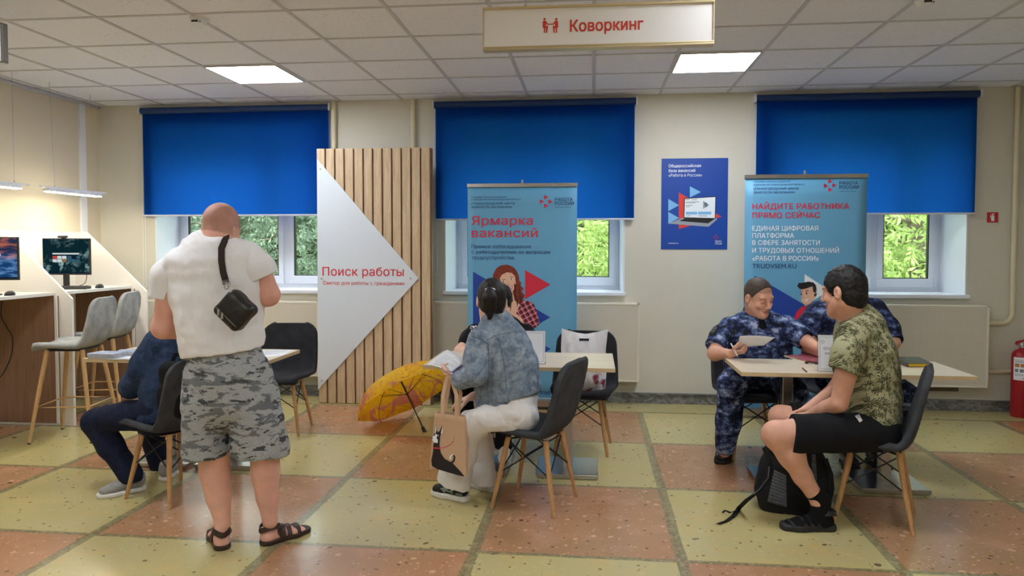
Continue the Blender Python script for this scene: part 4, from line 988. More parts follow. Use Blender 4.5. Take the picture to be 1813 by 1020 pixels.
def T(xl, xr, y, Y, b):
    """loft node spanning the photo pixels xl..xr at height y, depth Y, half thickness b"""
    p, q = A(xl, y, Y), A(xr, y, Y); return ((p+q)/2, np.linalg.norm(q-p)/2, b)
def hand(S, wrist, d, pn, side, curl=.5, size=.185, k=.006, spread=1., thumb=.5):
    """palm + four fingers + thumb; d wrist->fingers, pn palm normal (fingers curl towards it), side = +1 thumb on +d x pn"""
    w = np.asarray(wrist, float); d = nrm(d); pn = nrm(np.asarray(pn, float)-d*(np.asarray(pn, float) @ d)); sd = np.cross(d, pn)*side; q = size/.185
    P = lambda a, b, c: w+q*(d*a+sd*b+pn*c)
    S.loft([(P(0, 0, 0), .027*q, .02*q), (P(.035, .002, 0), .036*q, .016*q), (P(.085, .0, 0), .041*q, .0135*q)], sd, .015)
    for off, L, r in ((.031, .072, .0088), (.0105, .082, .0092), (-.0105, .076, .0088), (-.031, .06, .0078)):
        a = P(.088, off, 0); ang = 0.; dirv = nrm(d+sd*off*2.2*spread); pts = [a]
        for i, f in enumerate((.45, .32, .25)):
            ang += curl*(.9 if i == 0 else 1.0); v = dirv*math.cos(ang)+pn*math.sin(ang); pts.append(pts[-1]+v*L*f*q)
        S.chain(pts, [r*q, r*q*.97, r*q*.9, r*q*.78], k)
    b0 = P(.028, .03, .004); v = nrm(d*.62+sd*.62+pn*.35*thumb*2); b1 = b0+v*.045*q; v2 = nrm(d*.85+sd*.1+pn*.5*thumb*2); b2 = b1+v2*.034*q; b3 = b2+nrm(v2+pn*.3*thumb)*.024*q
    S.chain([b0, b1, b2, b3], [.0135*q, .0115*q, .0102*q, .0085*q], k+.004)
class Head:
    def __init__(s, c, f, u, sc=1.):
        s.c = np.asarray(c, float); s.f = nrm(f); u = np.asarray(u, float); s.u = nrm(u-s.f*(u @ s.f)); s.r = np.cross(s.f, s.u); s.k = sc
    def P(s, r, f, u): return s.c+s.k*(s.r*r+s.f*f+s.u*u)
    def loc(s, V):
        d = (V-s.c)/s.k; return d @ s.r, d @ s.f, d @ s.u
    def ax(s): return [s.r, s.f, s.u]
    def add(s, S, neck, neck_r=.06, face=True, jaw=1.):
        k = s.k; R = lambda *a: tuple(x*k for x in a); ax = s.ax()
        S.ell(s.P(0, -.012, .035), R(.076, .097, .088), ax, .02*k); S.ell(s.P(0, .024, -.038), R(.059, .063, .088), ax, .025*k)
        for q in (-1, 1):
            S.cone(s.P(q*.047*jaw, .0, -.055), s.P(q*.018, .066, -.103), .024*k, .020*k, .03*k)
            S.ell(s.P(q*.082, -.010, -.008), R(.011, .020, .033), ax, .008*k); S.ell(s.P(q*.088, -.003, -.008), R(.004, .010, .018), ax, .004*k, 'sub')
        S.cone(s.P(0, .066, -.106), s.P(0, .074, -.100), .021*k, .017*k, .025*k)
        if face:
            S.cone(s.P(-.036, .079, .022), s.P(.036, .079, .022), .014*k, .014*k, .02*k)
            for q in (-1, 1):
                S.ell(s.P(q*.033, .097, .001), R(.019, .014, .012), ax, .012*k, 'sub'); S.ell(s.P(q*.032, .078, .001), R(.0145, .0125, .0105), ax, .005*k)
                S.ell(s.P(q*.040, .066, -.030), R(.021, .018, .018), ax, .02*k); S.ell(s.P(q*.0125, .102, -.036), R(.0085, .010, .008), ax, .008*k)
            S.cone(s.P(0, .088, .012), s.P(0, .113, -.030), .009*k, .0125*k, .012*k)
            S.ell(s.P(0, .092, -.061), R(.023, .009, .0065), ax, .007*k); S.ell(s.P(0, .090, -.073), R(.019, .010, .0075), ax, .007*k)
            S.ell(s.P(0, .103, -.0668), R(.022, .006, .0022), ax, .003*k, 'sub')
        S.cone(s.P(0, -.022, -.055), neck, neck_r*.95*k, neck_r*k*1.05, .03*k)
    def hair(s, thick, cuts, noise=.003, nfreq=60, extra=None, ears=False):
        S = Sdf(); k = s.k; t = thick; ax = s.ax(); R = lambda *a: tuple(x*k for x in a)
        S.ell(s.P(0, -.012, .035), R(.076+t, .097+t, .088+t), ax, .02); S.ell(s.P(0, -.035, -.03), R(.062+t, .055+t, .07+t), ax, .03*k)
        if extra: extra(S)
        if ears:
            for q in (-1, 1): S.ell(s.P(q*.083, -.004, -.012), R(.022, .026, .040), ax, .006, 'sub')
        for p, n in cuts: S.cut(s.P(*p), s.r*n[0]+s.f*n[1]+s.u*n[2])
        if noise: S.noise(noise, nfreq, 5)
        return S
def foot(S, heel, d, L=.26, w=.047, k=.02, ankle=None, ankle_r=.04):
    """bare foot on the floor: heel point (back of the heel, z=0), d direction of the toes"""
    h = np.asarray(heel, float); d = nrm([d[0], d[1], 0]); q = L/.26; lat = np.cross(d, (0, 0, 1)); up = V3(0, 0, 1); P = lambda a, z, b=0: h+d*a*q+up*z+lat*b
    S.loft([(P(.035, .037), .032, .034), (P(.09, .040), .034, .034), (P(.17, .028), w, .024), (P(.225, .02), w*.88, .015)], lat, k)
    if ankle is not None: S.loft([(P(.05, .05), .034, .045), (np.asarray(ankle, float), ankle_r, ankle_r)], lat, .03)
    return P, lat
# ================================================================== cloth and skin materials
def m_digital(name, cols, cell=.007, sc=9, stops=(.40, .50, .60), zs=1.6):
    t = NT(name); p = t.obj(); q = t.vmath('SNAP', p, (cell, cell, cell)); q = t.scale(q, (1, 1, zs))
    f = t.noise(q, sc, 4, .62); f2 = t.noise(t.vmath('ADD', q, (3.1, 1.7, .4)), sc*2.1, 3, .6)
    g = t.math('ADD', t.math('MULTIPLY', f, .6), t.math('MULTIPLY', f2, .4))
    c = t.ramp(g, [(0, cols[0]), (stops[0], cols[1]), (stops[1], cols[2]), (stops[2], cols[3])], True)
    return t.out(t.bsdf(c, .85, 0, t.bump(t.noise(p, 30, 3), .25, .01), .2))
def m_shorts():
    t = NT('grey_camouflage'); p = t.obj(); q = t.scale(p, (1.25, 1.25, 3.4)); f = t.noise(q, 7.5, 5, .62, .4); f2 = t.noise(t.vmath('ADD', q, (2.3, 4.1, 1.7)), 9, 5, .65, .4)
    base = t.mix(t.step(t.noise(p, 260, 2), .35, .65), srgb(148, 152, 154), srgb(180, 183, 183))
    c = t.mix(t.step(f, .535, .55), base, srgb(112, 116, 118)); c = t.mix(t.step(f2, .565, .58), c, srgb(74, 77, 79))
    return t.out(t.bsdf(c, .9, 0, t.bump(t.noise(p, 16, 3), .35, .012), .2))
def m_denim(name, c1, c2, fade, sc=22):
    t = NT(name); p = t.obj(); f = t.noise(p, sc, 6, .75, .5); g = t.noise(p, 4, 2); w = t.noise(t.scale(p, (1, 1, .5)), 420, 1)
    c = t.mix(t.step(f, .36, .64), c1, c2); c = t.mix(t.math('MULTIPLY', t.step(g, .48, .66), t.step(f, .46, .72)), c, fade)
    c = t.mix(t.math('MULTIPLY', w, .3), c, tuple(x*.5 for x in c1))
    return t.out(t.bsdf(c, .9, 0, t.bump(t.math('ADD', t.noise(p, 26, 3), t.math('MULTIPLY', w, .2)), .4, .008), .2))
def m_palm():
    """khaki cotton printed with sketched palms and foliage"""
    t = NT('palm_print'); p = t.obj(); s = t.n('SeparateXYZ', {0: p}); uv = t.n('CombineXYZ', {0: t.math('ADD', s.outputs[0], t.math('MULTIPLY', s.outputs[1], .55)), 1: t.math('ADD', s.outputs[2], t.math('MULTIPLY', s.outputs[1], .55)), 2: 0.0}).outputs[0]
    ink = None
    for sc, petals, off, thr in ((11, 5.0, 0, .0), (17, 4.0, 3.7, .25), (26, 3.0, 9.1, .35)):
        q = t.vmath('ADD', uv, (off, off*.6, 0)); nz = t.n('TexNoise', {'Vector': q, 'Scale': 30, 'Detail': 2}); q2 = t.vmath('ADD', q, t.scale(t.vmath('SUBTRACT', nz.outputs['Color'], (.5, .5, .5)), (.022, .022, 0)))
        v = t.n('TexVoronoi', {'Vector': q2, 'Scale': sc, 'Randomness': .9}, voronoi_dimensions='2D'); d = t.vmath('SUBTRACT', q2, v.outputs['Position']); e = t.n('SeparateXYZ', {0: d}); h = t.n('SeparateColor', {0: v.outputs['Color']})
        ang = t.math('ARCTAN2', e.outputs[1], e.outputs[0]); r = t.vmath('LENGTH', d)
        lf = t.math('ABSOLUTE', t.math('SINE', t.math('MULTIPLY_ADD', ang, petals, t.math('MULTIPLY', h.outputs[0], 6.0)))); R = t.math('MULTIPLY', t.math('MULTIPLY_ADD', lf, .75, .08), .42/sc)
        star = t.math('MULTIPLY', t.math('LESS_THAN', r, R), t.math('GREATER_THAN', h.outputs[1], thr))
        trunk = t.math('MULTIPLY', t.math('LESS_THAN', t.math('ABSOLUTE', t.math('ADD', e.outputs[0], t.math('MULTIPLY', e.outputs[1], .15))), .055/sc), t.math('MULTIPLY', t.math('LESS_THAN', e.outputs[1], 0.0), t.math('GREATER_THAN', h.outputs[2], .4)))
        k = t.math('MAXIMUM', star, trunk); ink = k if ink is None else t.math('MAXIMUM', ink, k)
    fine = t.noise(uv, 75, 4, .7, 1.2); patch = t.noise(uv, 12, 3)
    sk = t.math('MULTIPLY', t.step(fine, .5, .58), t.step(patch, .45, .54)); ink = t.math('MAXIMUM', t.math('MULTIPLY', ink, t.step(fine, .36, .5)), t.math('MULTIPLY', sk, .8))
    c = t.mix(t.step(t.noise(p, 5, 2), .3, .7), srgb(160, 159, 124), srgb(174, 171, 136)); c = t.mix(ink, c, srgb(66, 70, 46))
    return t.out(t.bsdf(c, .9, 0, t.bump(t.noise(p, 18, 3), .3, .01), .2))
M_SKIN1 = skin_mat('sunburnt_skin', srgb(226, 172, 152)); M_SKIN = skin_mat('tan_skin', srgb(216, 166, 140)); M_SKINF = skin_mat('fair_skin', srgb(232, 192, 170))
def m_cloth(name, c, v=.05, folds=.35, fs=14, rough=.9):
    t = NT(name); p = t.obj(); f = t.noise(p, fs, 4, .6, .6); w = t.noise(p, 380, 1)
    col = t.mix(t.math('MULTIPLY', w, .3), c, tuple(x*(1-v*3) for x in c))
    return t.out(t.bsdf(col, rough, 0, t.bump(t.math('ADD', f, t.math('MULTIPLY', w, .06)), folds, .014), .2))
M_POLO = m_cloth('white_jersey', srgb(238, 238, 238), .03, .3, 9); M_WPANT = m_cloth('white_denim', srgb(226, 222, 216), .03, .4, 10, .7)
M_BLKCLOTH = m_cloth('black_cotton', srgb(26, 26, 29), .1, .35, 12); M_SOCK = m_cloth('black_sock', srgb(16, 16, 18), .1, .2, 60)
M_NAVYCAMO = m_digital('navy_digital_camouflage', [srgb(24, 28, 46), srgb(48, 58, 92), srgb(92, 108, 146), srgb(164, 174, 202)], .0065, 10, (.455, .515, .575))
M_NAVYCAMO2 = m_digital('dark_navy_digital_camouflage', [srgb(20, 24, 42), srgb(40, 50, 84), srgb(78, 94, 134), srgb(140, 152, 184)], .0065, 10, (.475, .535, .59))
M_SHORTS = m_shorts(); M_PALM = m_palm()
M_DENIML = m_denim('acid_wash_denim', srgb(98, 116, 136), srgb(160, 174, 188), srgb(212, 218, 224)); M_DENIMD = m_denim('dark_denim_jacket', srgb(34, 47, 70), srgb(50, 67, 94), srgb(80, 98, 124), 30); M_JEANS = m_denim('dark_jeans', srgb(24, 29, 50), srgb(33, 40, 63), srgb(46, 56, 82), 30)
M_SEAM = mat('denim_seam', srgb(46, 62, 92), .9); M_SEAML = mat('pale_seam', srgb(150, 170, 190), .9)
M_LEATHER = mat('brown_leather', srgb(58, 36, 28), .5, var=.2, vs=40, bump=.2, bs=180); M_SOLE = mat('dark_rubber', srgb(34, 30, 28), .7)
M_HAIRB = hair_mat('black_hair', srgb(20, 17, 16)); M_HAIRD = hair_mat('dark_brown_hair', srgb(26, 19, 16)); M_HAIRG = hair_mat('cropped_grey_brown_hair', srgb(74, 62, 54))
M_BLKLEATHER = mat('black_leather', srgb(26, 23, 23), .38, var=.2, vs=30, bump=.25, bs=120); M_SHOEW = mat('white_rubber', srgb(228, 226, 218), .55, var=.05, vs=40); M_SHOEG = mat('grey_suede', srgb(150, 150, 146), .8, var=.12, vs=50)
def head_tone(H, brow=True, lips=True, stubble=.0, crop=None):
    def fn(V):
        r, f, u = H.loc(V); t = np.ones((len(V), 3), np.float32); near = (np.abs(r) < .11) & (np.abs(f) < .14) & (np.abs(u) < .15)
        if stubble:
            m = near & (u < -.045) & (u > -.12) & (f > .02); t[m] *= np.array([1-stubble, 1-stubble*.95, 1-stubble*.85])
        def soft(d, w, col):
            q = np.clip(1.35-d/w, 0, 1)[:, None]*near[:, None]*(f > .05)[:, None]; return 1-q+q*np.array(col)
        a = np.abs(r)
        if lips:
            t *= soft(np.sqrt((r/.021)**2+((u+.067)/.011)**2), 1., (.84, .62, .62)); t *= soft(np.maximum(a-.018, 0)/.004+np.abs(u+.0668)/.0022, 1., (.45, .3, .3))
        if brow:
            t *= soft(np.maximum(np.abs(a-.034)-.016, 0)/.004+np.abs(u-.024+.10*np.maximum(a-.036, 0))/.0042, 1., (.42, .36, .34)); t *= soft(np.maximum(np.abs(a-.032)-.011, 0)/.003+np.abs(u+.0035)/.0028, 1., (.25, .2, .2))
        if crop: m = near & crop(r, f, u); t[m] *= np.array([.66, .66, .68])
        return t
    return fn
def person(label, loc, group=None):
    return thing('person', label, 'person', (loc[0], loc[1], 0))
def shoe(S_up, name, root, parent, heel, d, L, w, upper_m, sole_m, sole_h=.03, ankle=None, ankle_r=.05, sole_w=1.08, h=.0055, collar=.085, thick=.008):
    """closed shoe: upper (child) with its sole (sub-part)"""
    hh = np.asarray(heel, float); dd = nrm([d[0], d[1], 0]); lat = np.cross(dd, (0, 0, 1)); q = L/.28; P = lambda a, z, b=0: hh+dd*a*q+V3(0, 0, z)+lat*b
    S = Sdf(); S.loft([(P(.045, sole_h+.035), w*.80, .045), (P(.11, sole_h+.034), w*.84, .042), (P(.18, sole_h+.02), w*1.0, .030), (P(.235, sole_h+.010), w*.88, .024)], lat, .02)
    S.loft([(P(.055, sole_h+.04), w*.78, .05), (P(.058, sole_h+collar), w*.74, .055)], lat, .03); S.cut(P(0, sole_h-.004), (0, 0, -1)); S.cut(P(.05, sole_h+collar), (0, 0, 1))
    o = S.build(name, upper_m, parent, root, h)
    B = Sdf(); z = sole_h/2; B.loft([(P(.035, z), w*.84*sole_w, .038), (P(.10, z), w*.80*sole_w, .05), (P(.18, z), w*1.03*sole_w, .05), (P(.240, z+.003), w*.86*sole_w, .034)], lat, .02); B.cut(P(0, sole_h), (0, 0, 1)); B.cut(P(0, .0), (0, 0, -1))
    B.build('sole', sole_m, o, root, h); return o, P, lat
def sandal(root, heel, d, L, w, m_strap, bands, sole_h=.026, ankle=None, strap_z=(.05, .085)):
    hh = np.asarray(heel, float); dd = nrm([d[0], d[1], 0]); lat = np.cross(dd, (0, 0, 1)); q = L/.27
    P = lambda a, z, b=0: hh+dd*a*q+V3(0, 0, z)+lat*b
    B = Sdf(); B.loft([(P(.04, .013), w*.86, .040), (P(.10, .013), w*.82, .05), (P(.18, .013), w*1.10, .05), (P(.243, .016), w*.92, .036)], lat, .02); B.cut(P(0, sole_h), (0, 0, 1)); B.cut(P(0, 0), (0, 0, -1))
    so = B.build('sandal', m_strap, root, root, .005)
    st = MB()
    def band(pts, wd, nrm_hint, th=.004):
        N = len(pts); vs = []; fs = []
        for i in range(N):
            tdir = nrm(pts[min(i+1, N-1)]-pts[max(i-1, 0)]); o = nrm(np.cross(tdir, nrm_hint(pts[i]))); n = np.cross(o, tdir)
            for a, b in ((-1, -1), (1, -1), (1, 1), (-1, 1)): vs.append(pts[i]+o*wd/2*a+n*th/2*b)
        for i in range(N-1):
            for k in range(4): fs.append((i*4+k, i*4+(k+1) % 4, (i+1)*4+(k+1) % 4, (i+1)*4+k))
        fs += [(0, 1, 2, 3), tuple((N-1)*4+k for k in (3, 2, 1, 0))]; st.add(vs, fs)
    for a, ht, wid in bands:
        hw = w*(1.02 if a > .14 else .88); c0 = P(a, .02); pts = [c0+lat*hw*math.cos(t_)+V3(0, 0, (ht-.02)*math.sin(t_))-dd*.012*abs(math.cos(t_)) for t_ in np.linspace(0, math.pi, 14)]
        band(pts, wid, lambda p_, c0=c0: p_-c0)
    z = sole_h+strap_z[0]; c0 = P(.055, z); pts = [c0-dd*.055*math.cos(t_)*1.0+lat*w*.86*math.sin(t_)+V3(0, 0, .016*abs(math.sin(t_))) for t_ in np.linspace(-2.3, 2.3, 22)]
    band(pts, .026, lambda p_: p_-c0)
    for sgn in (-1, 1):
        band([P(.105, .02, sgn*w*.84), P(.085, .055, sgn*w*.84), P(.088, .085, sgn*w*.66)], .022, lambda p_, sgn=sgn: lat*sgn)
    sub('strap', st, m_strap, so, root, smooth=True, angle=50); return so

# ================================================================== 1 · standing man in the white polo shirt
R1 = person('person standing with back turned in a white polo shirt and grey camouflage shorts', (-1.75, 3.43))
H1 = Head(A(391, 406, 3.455), (.13, .94, -.30), (.12, .30, .95), 1.04)
B = Sdf(); H1.add(B, A(392, 446, 3.43), .074)
B.cone(A(391, 405, 3.455), A(393, 440, 3.42), .072, .085, .03)
B.loft([T(345, 440, 445, 3.43, .09), T(312, 455, 480, 3.43, .12), T(322, 452, 560, 3.43, .13), T(338, 458, 640, 3.43, .12), T(340, 470, 700, 3.43, .12)], (1, 0, 0), .03)
sL, eL, wL = A(308, 474, 3.43), A(289, 580, 3.42), A(352, 592, 3.70)
sR, eR, wR = A(452, 468, 3.45), A(475, 522, 3.47), A(420, 545, 3.76)
B.chain([sL, eL], [.066, .052], .03); B.chain([eL, wL], [.056, .033], .02); B.chain([sR, eR], [.066, .054], .03); B.chain([eR, eR*.6+wR*.4, wR], [.055, .052, .033], .02)
hand(B, wL, A(385, 585, 3.86)-wL, V3(.2, -.2, 1), 1, .7); hand(B, wR, A(385, 545, 3.86)-wR, V3(.2, -.2, 1), -1, .7)
lh, ld = atz(396, 976), atz(377, 936)-atz(396, 976); rh, rd = atz(461, 967), atz(541, 941)-atz(461, 967)
PL, latL = foot(B, lh, ld, .265, .047); PR_, latR = foot(B, rh, rd, .265, .047)
aL, aR = PL(.055, .09), PR_(.055, .09)
B.loft([T(350, 392, 740, 3.42, .09), T(352, 404, 800, 3.42, .07), T(355, 405, 835, 3.43, .068), T(366, 408, 880, 3.43, .052), T(383, 407, 928, 3.42, .034), (aL, .033, .037), (PL(.05, .04), .034, .042)], (1, 0, 0), .02)
B.loft([T(428, 486, 740, 3.45, .09), T(444, 493, 800, 3.45, .07), T(446, 494, 835, 3.46, .068), T(455, 492, 880, 3.47, .052), T(466, 490, 922, 3.47, .034), (aR, .033, .037), (PR_(.05, .04), .034, .042)], (1, 0, 0), .02)
def tone1(V):
    t = head_tone(H1, crop=lambda r, f, u: (u > .012+.25*np.maximum(f-.02, 0)) & (f < .075) | ((f < -.03) & (u > -.035)))(V)
    r, f, u = H1.loc(V); n = 1+.16*_vnoise(V*24, 4); m = (t[:, 0] < .9) & (np.abs(u) < .15); t[m] *= n[m, None]
    legs = V[:, 2] < .5; t[legs] *= np.array([1.06, 1.14, 1.16]); return np.clip(t, 0, 1.25)
B.build('body', M_SKIN1, R1, R1, .0062, tone1)
S = Sdf()
S.loft([T(356, 424, 434, 3.43, .075), T(326, 444, 448, 3.43, .115), T(300, 458, 474, 3.43, .145), T(304, 462, 520, 3.43, .155), T(316, 461, 560, 3.43, .158), T(322, 462, 598, 3.43, .162), T(327, 466, 634, 3.43, .165)], (1, 0, 0), .03, .03)
hL, hR = A(285, 528, 3.425), A(459, 494, 3.465)
SL = Sdf(); SL.chain([A(324, 464, 3.43), A(298, 490, 3.43), A(286, 540, 3.42)], [.078, .076, .064], .035); SL.cut(hL, eL-sL+V3(0, 0, -.0)); SL.noise(.0035, 10, 23, (1, 1, .7))
S.chain([A(324, 464, 3.43), A(300, 486, 3.43)], [.072, .066], .035); S.chain([A(438, 458, 3.45), A(452, 474, 3.455)], [.084, .080], .03)
SR = Sdf(); SR.chain([A(438, 458, 3.45), A(455, 478, 3.455), A(466, 508, 3.465)], [.086, .088, .080], .03); SR.cut(hR, A(466, 506, 3.465)-A(450, 474, 3.45)); SR.noise(.0035, 10, 25, (1, 1, .7))
S.cut(A(400, 623, 3.43), V3(.14, 0, -1)); S.noise(.0042, 9, 3, (.6, 1, 1.7)); S.noise(.003, 15, 13, (1.2, 1, .7), True)
po = S.build('polo_shirt', M_POLO, R1, R1, .0065)
for q in (SL, SR): q.build('sleeve', M_POLO, po, R1, .006)
c = Sdf(); c.loft([T(352, 420, 422, 3.43, .088), T(342, 428, 440, 3.43, .104)], nrm(V3(1, 0, .10)), .02); c.cut(A(380, 419, 3.35), V3(-.10, .50, 1)); c.build('collar', M_POLO, po, R1, .005)
S = Sdf()
S.loft([T(336, 460, 624, 3.43, .14), T(328, 477, 668, 3.43, .165), T(329, 487, 705, 3.43, .165)], (1, 0, 0), .03)
S.loft([T(330, 404, 705, 3.425, .15), T(330, 401, 745, 3.42, .14), T(330, 405, 790, 3.42, .135), T(329, 407, 815, 3.42, .138)], (1, 0, 0), .03)
S.loft([T(400, 488, 700, 3.445, .15), T(408, 499, 745, 3.455, .14), T(412, 506, 790, 3.46, .135), T(415, 509, 815, 3.46, .138)], (1, 0, 0), .003)
S.cut(A(415, 807, 3.42), V3(0, 0, -1)); S.noise(.006, 9, 8, (1.4, 1, .7)); S.noise(.003, 18, 9, (1, 1, .8), True)
S.build('shorts', M_SHORTS, R1, R1, .0065)
for hp, dp, bb in ((lh, ld, ((.125, .072, .03), (.185, .056, .034))), (rh, rd, ((.115, .078, .028), (.150, .068, .022), (.195, .056, .034)))): sandal(R1, hp, dp, .27, .048, M_LEATHER, bb)

# ================================================================== 2 · person in dark denim at the left table
R2 = person('person in dark denim jacket at the left table, head hidden behind the standing man', (-2.55, 4.15))
H2 = Head(A(343, 553, 4.36), (.45, .85, -.25), (.05, .2, 1), 1.0)
B = Sdf(); H2.add(B, A(325, 585, 4.26), .062)
B.loft([T(270, 340, 600, 4.22, .13), T(255, 335, 660, 4.17, .15), T(255, 335, 730, 4.13, .15)], (1, 0, 0), .03)
s2, e2, w2 = A(275, 610, 4.10), A(232, 690, 4.10), A(265, 655, 4.50)
B.chain([s2, e2, w2], [.055, .045, .03]); hand(B, w2, V3(.5, .9, .05), V3(0, 0, -1), -1, .4)
s2b, e2b, w2b = A(330, 605, 4.42), A(330, 660, 4.50), A(300, 640, 4.62); B.chain([s2b, e2b, w2b], [.055, .045, .03]); hand(B, w2b, V3(.3, .9, 0), V3(0, 0, -1), 1, .4)
k2, a2 = A(165, 742, 4.13), A(240, 842, 4.13); hp2 = A(290, 738, 4.12); B.chain([hp2, k2+V3(.03, 0, -.01), a2], [.07, .05, .036])
hp2b, k2b, a2b = A(300, 735, 4.30), A(262, 740, 4.62), A(284, 828, 4.60); B.chain([hp2b, k2b, a2b], [.07, .05, .036])
B.build('body', M_SKIN, R2, R2, .008, head_tone(H2))
H2.hair(.010, [((0, .05, .03), (0, .8, -.5)), ((0, -.02, -.06), (0, 0, -1))]).build('hair', M_HAIRD, R2, R2, .007)
S = Sdf()
S.loft([T(292, 345, 585, 4.28, .10), T(270, 345, 608, 4.24, .16), T(262, 340, 660, 4.18, .175), T(256, 336, 700, 4.14, .175), T(250, 336, 738, 4.12, .175)], (1, 0, 0), .04)
S.chain([A(280, 612, 4.12), A(256, 650, 4.10), A(234, 684, 4.10)], [.092, .088, .074], .03); S.chain([A(234, 684, 4.10), A(262, 660, 4.42)], [.072, .055], .02); S.chain([s2b, e2b, w2b*.75+e2b*.25], [.08, .07, .055], .02)
S.cut(A(290, 742, 4.1), V3(.25, 0, -1)); S.noise(.006, 9, 12)
jk = S.build('denim_jacket', M_DENIMD, R2, R2, .0075)
c = Sdf(); c.loft([T(300, 338, 575, 4.29, .085), T(296, 342, 588, 4.28, .10)], (1, 0, 0), .02); c.build('collar', M_DENIMD, jk, R2, .006)
S = Sdf(); S.loft([T(252, 330, 722, 4.12, .17), T(256, 332, 752, 4.12, .17)], (1, 0, 0), .03)
S.loft([(A(285, 736, 4.08), .10, .095), (A(225, 735, 4.10), .095, .09), (A(172, 745, 4.12), .08, .078)], (0, 1, 0), .03); S.chain([A(170, 748, 4.12), A(196, 790, 4.12), A(233, 842, 4.125)], [.080, .074, .066], .03)
S.chain([hp2b, k2b, a2b], [.10, .08, .066], .02); S.cut(A(236, 852, 4.13), V3(.1, 0, -1), .2); S.cut(A(284, 834, 4.6), V3(0, 0, -1), .2); S.cut(A(290, 762, 4.1), V3(0, 0, -1), .16); S.noise(.005, 9, 14)
S.build('jeans', M_JEANS, R2, R2, .007)
hh, tt = atz(258, 866), atz(186, 880); o, P, lat = shoe(None, 'shoe', R2, R2, hh, tt-hh, .275, .046, M_SHOEG, M_SHOEW, .026)
m = MB()
for a in (.105, .128, .151): m.prism([P(a, .032, -.0485 if False else 0)-lat*0+np.cross(nrm(tt-hh), (0, 0, 1))*k_*.046+V3(0, 0, dz)+nrm(tt-hh)*da for k_ in (1.0,) for dz, da in ((0, 0), (0, .013), (.034, -.012), (.034, -.025))], np.cross(nrm(tt-hh), (0, 0, 1))*.004)
sub('stripes', m, M_BLACK, o, R2)
hh = atz(290, 853); shoe(None, 'shoe', R2, R2, hh, V3(-.25, .9, 0), .275, .046, M_SHOEG, M_SHOEW, .026)

# ================================================================== 3 · woman in the pale denim jacket
R3 = person('person with dark ponytail in a pale denim jacket and white trousers at the middle table', (-.45, 4.22))
H3 = Head(A(870, 533, 4.17), (-.30, .92, -.22), (-.02, .22, 1), .98)
B = Sdf(); H3.add(B, A(868, 572, 4.17), .056)
B.loft([T(842, 930, 600, 4.21, .11), T(845, 940, 650, 4.22, .12), T(880, 915, 715, 4.20, .10)], (1, 0, 0), .03)
s3, e3, w3 = A(847, 604, 4.08), A(843, 670, 4.01), A(812, 668, 4.10)
B.chain([s3, e3, w3], [.05, .042, .027]); hand(B, w3, A(796, 664, 4.14)-w3, V3(.25, .2, 1), -1, .75, .17)
s3b, e3b, w3b = A(915, 604, 4.36), A(905, 680, 4.42), A(838, 702, 4.26); B.chain([s3b, e3b, w3b], [.05, .042, .027]); hand(B, w3b, V3(-.9, .05, -.3), V3(0, 0, -1), 1, .3, .17)
h3, h3b = atz(829, 889), atz(876, 872); a3 = h3+nrm(atz(771, 876)-h3)*.062+V3(0, 0, .10); a3b = h3b+nrm(atz(832, 858)-h3b)*.062+V3(0, 0, .10)
B.chain([A(905, 735, 4.16), A(832, 752, 4.12), a3], [.07, .055, .035]); B.chain([A(905, 735, 4.30), A(848, 748, 4.38), a3b], [.07, .055, .035])
B.box(V3(-.20, 4.25, .30), (.37, .34, .170), None, .004, .004, 'sub'); B.build('body', M_SKINF, R3, R3, .0062, head_tone(H3))
def bun(S):
    S.ell(H3.P(0, -.06, .03), (.05, .04, .05), None, .03)
hs = H3.hair(.011, [((0, .062, .02), (0, .9, -.45)), ((0, -.05, -.075), (0, .35, -1)), ((0, .015, -.02), (0, .9, -.9))], .0025, 50, bun); hr = hs.build('hair', M_HAIRD, R3, R3, .006)
S = Sdf(); S.chain([A(868, 516, 4.05), A(867, 528, 4.03), A(866, 545, 4.045), A(867, 562, 4.06)], [.026, .038, .036, .016], .02); S.noise(.003, 45, 9, (1, 1, .2)); S.build('ponytail', M_HAIRD, hr, R3, .005)
m = MB(); c0 = A(868, 515, 4.05); m.tube([c0+V3(.027*math.cos(a), -.004, .010*math.sin(a)+.004) for a in np.linspace(.1, math.pi-.1, 12)], .0045, 8); sub('hair_tie', m, M_WHITE, hr, R3, smooth=True)
S = Sdf()
S.loft([T(856, 894, 566, 4.18, .080), T(846, 918, 585, 4.19, .13), T(834, 938, 612, 4.21, .165), T(838, 952, 650, 4.22, .175), T(842, 955, 685, 4.22, .172), T(846, 952, 712, 4.22, .165)], (1, 0, 0), .03, .03)
S.chain([A(848, 600, 4.09), A(842, 635, 4.05), A(842, 664, 4.01)], [.068, .066, .062], .025); S.chain([A(842, 664, 4.01), A(818, 672, 4.07)], [.064, .050], .02)
S.chain([s3b, e3b, A(862, 694, 4.33)], [.075, .068, .055], .03); S.cut(A(811, 673, 4.09), A(811, 673, 4.09)-A(830, 668, 4.04), .09); S.cut(A(900, 702, 4.2), V3(.22, 0, -1)); S.noise(.0065, 10, 21)
jk = S.build('denim_jacket', M_DENIML, R3, R3, .0062)
S = Sdf(); S.loft([T(840, 950, 707, 4.22, .168), T(842, 948, 717, 4.22, .168)], nrm(V3(.98, 0, .2)), .01); S.cut(A(898, 698, 4.2), V3(-.22, 0, 1)); S.cut(A(898, 716, 4.2), V3(.22, 0, -1)); S.build('waistband', M_DENIML, jk, R3, .006)
S = Sdf(); S.loft([T(851, 898, 562, 4.17, .088), T(848, 905, 574, 4.18, .100)], nrm(V3(1, 0, .15)), .01); S.noise(.003, 20, 2); S.build('collar', M_DENIML, jk, R3, .006)
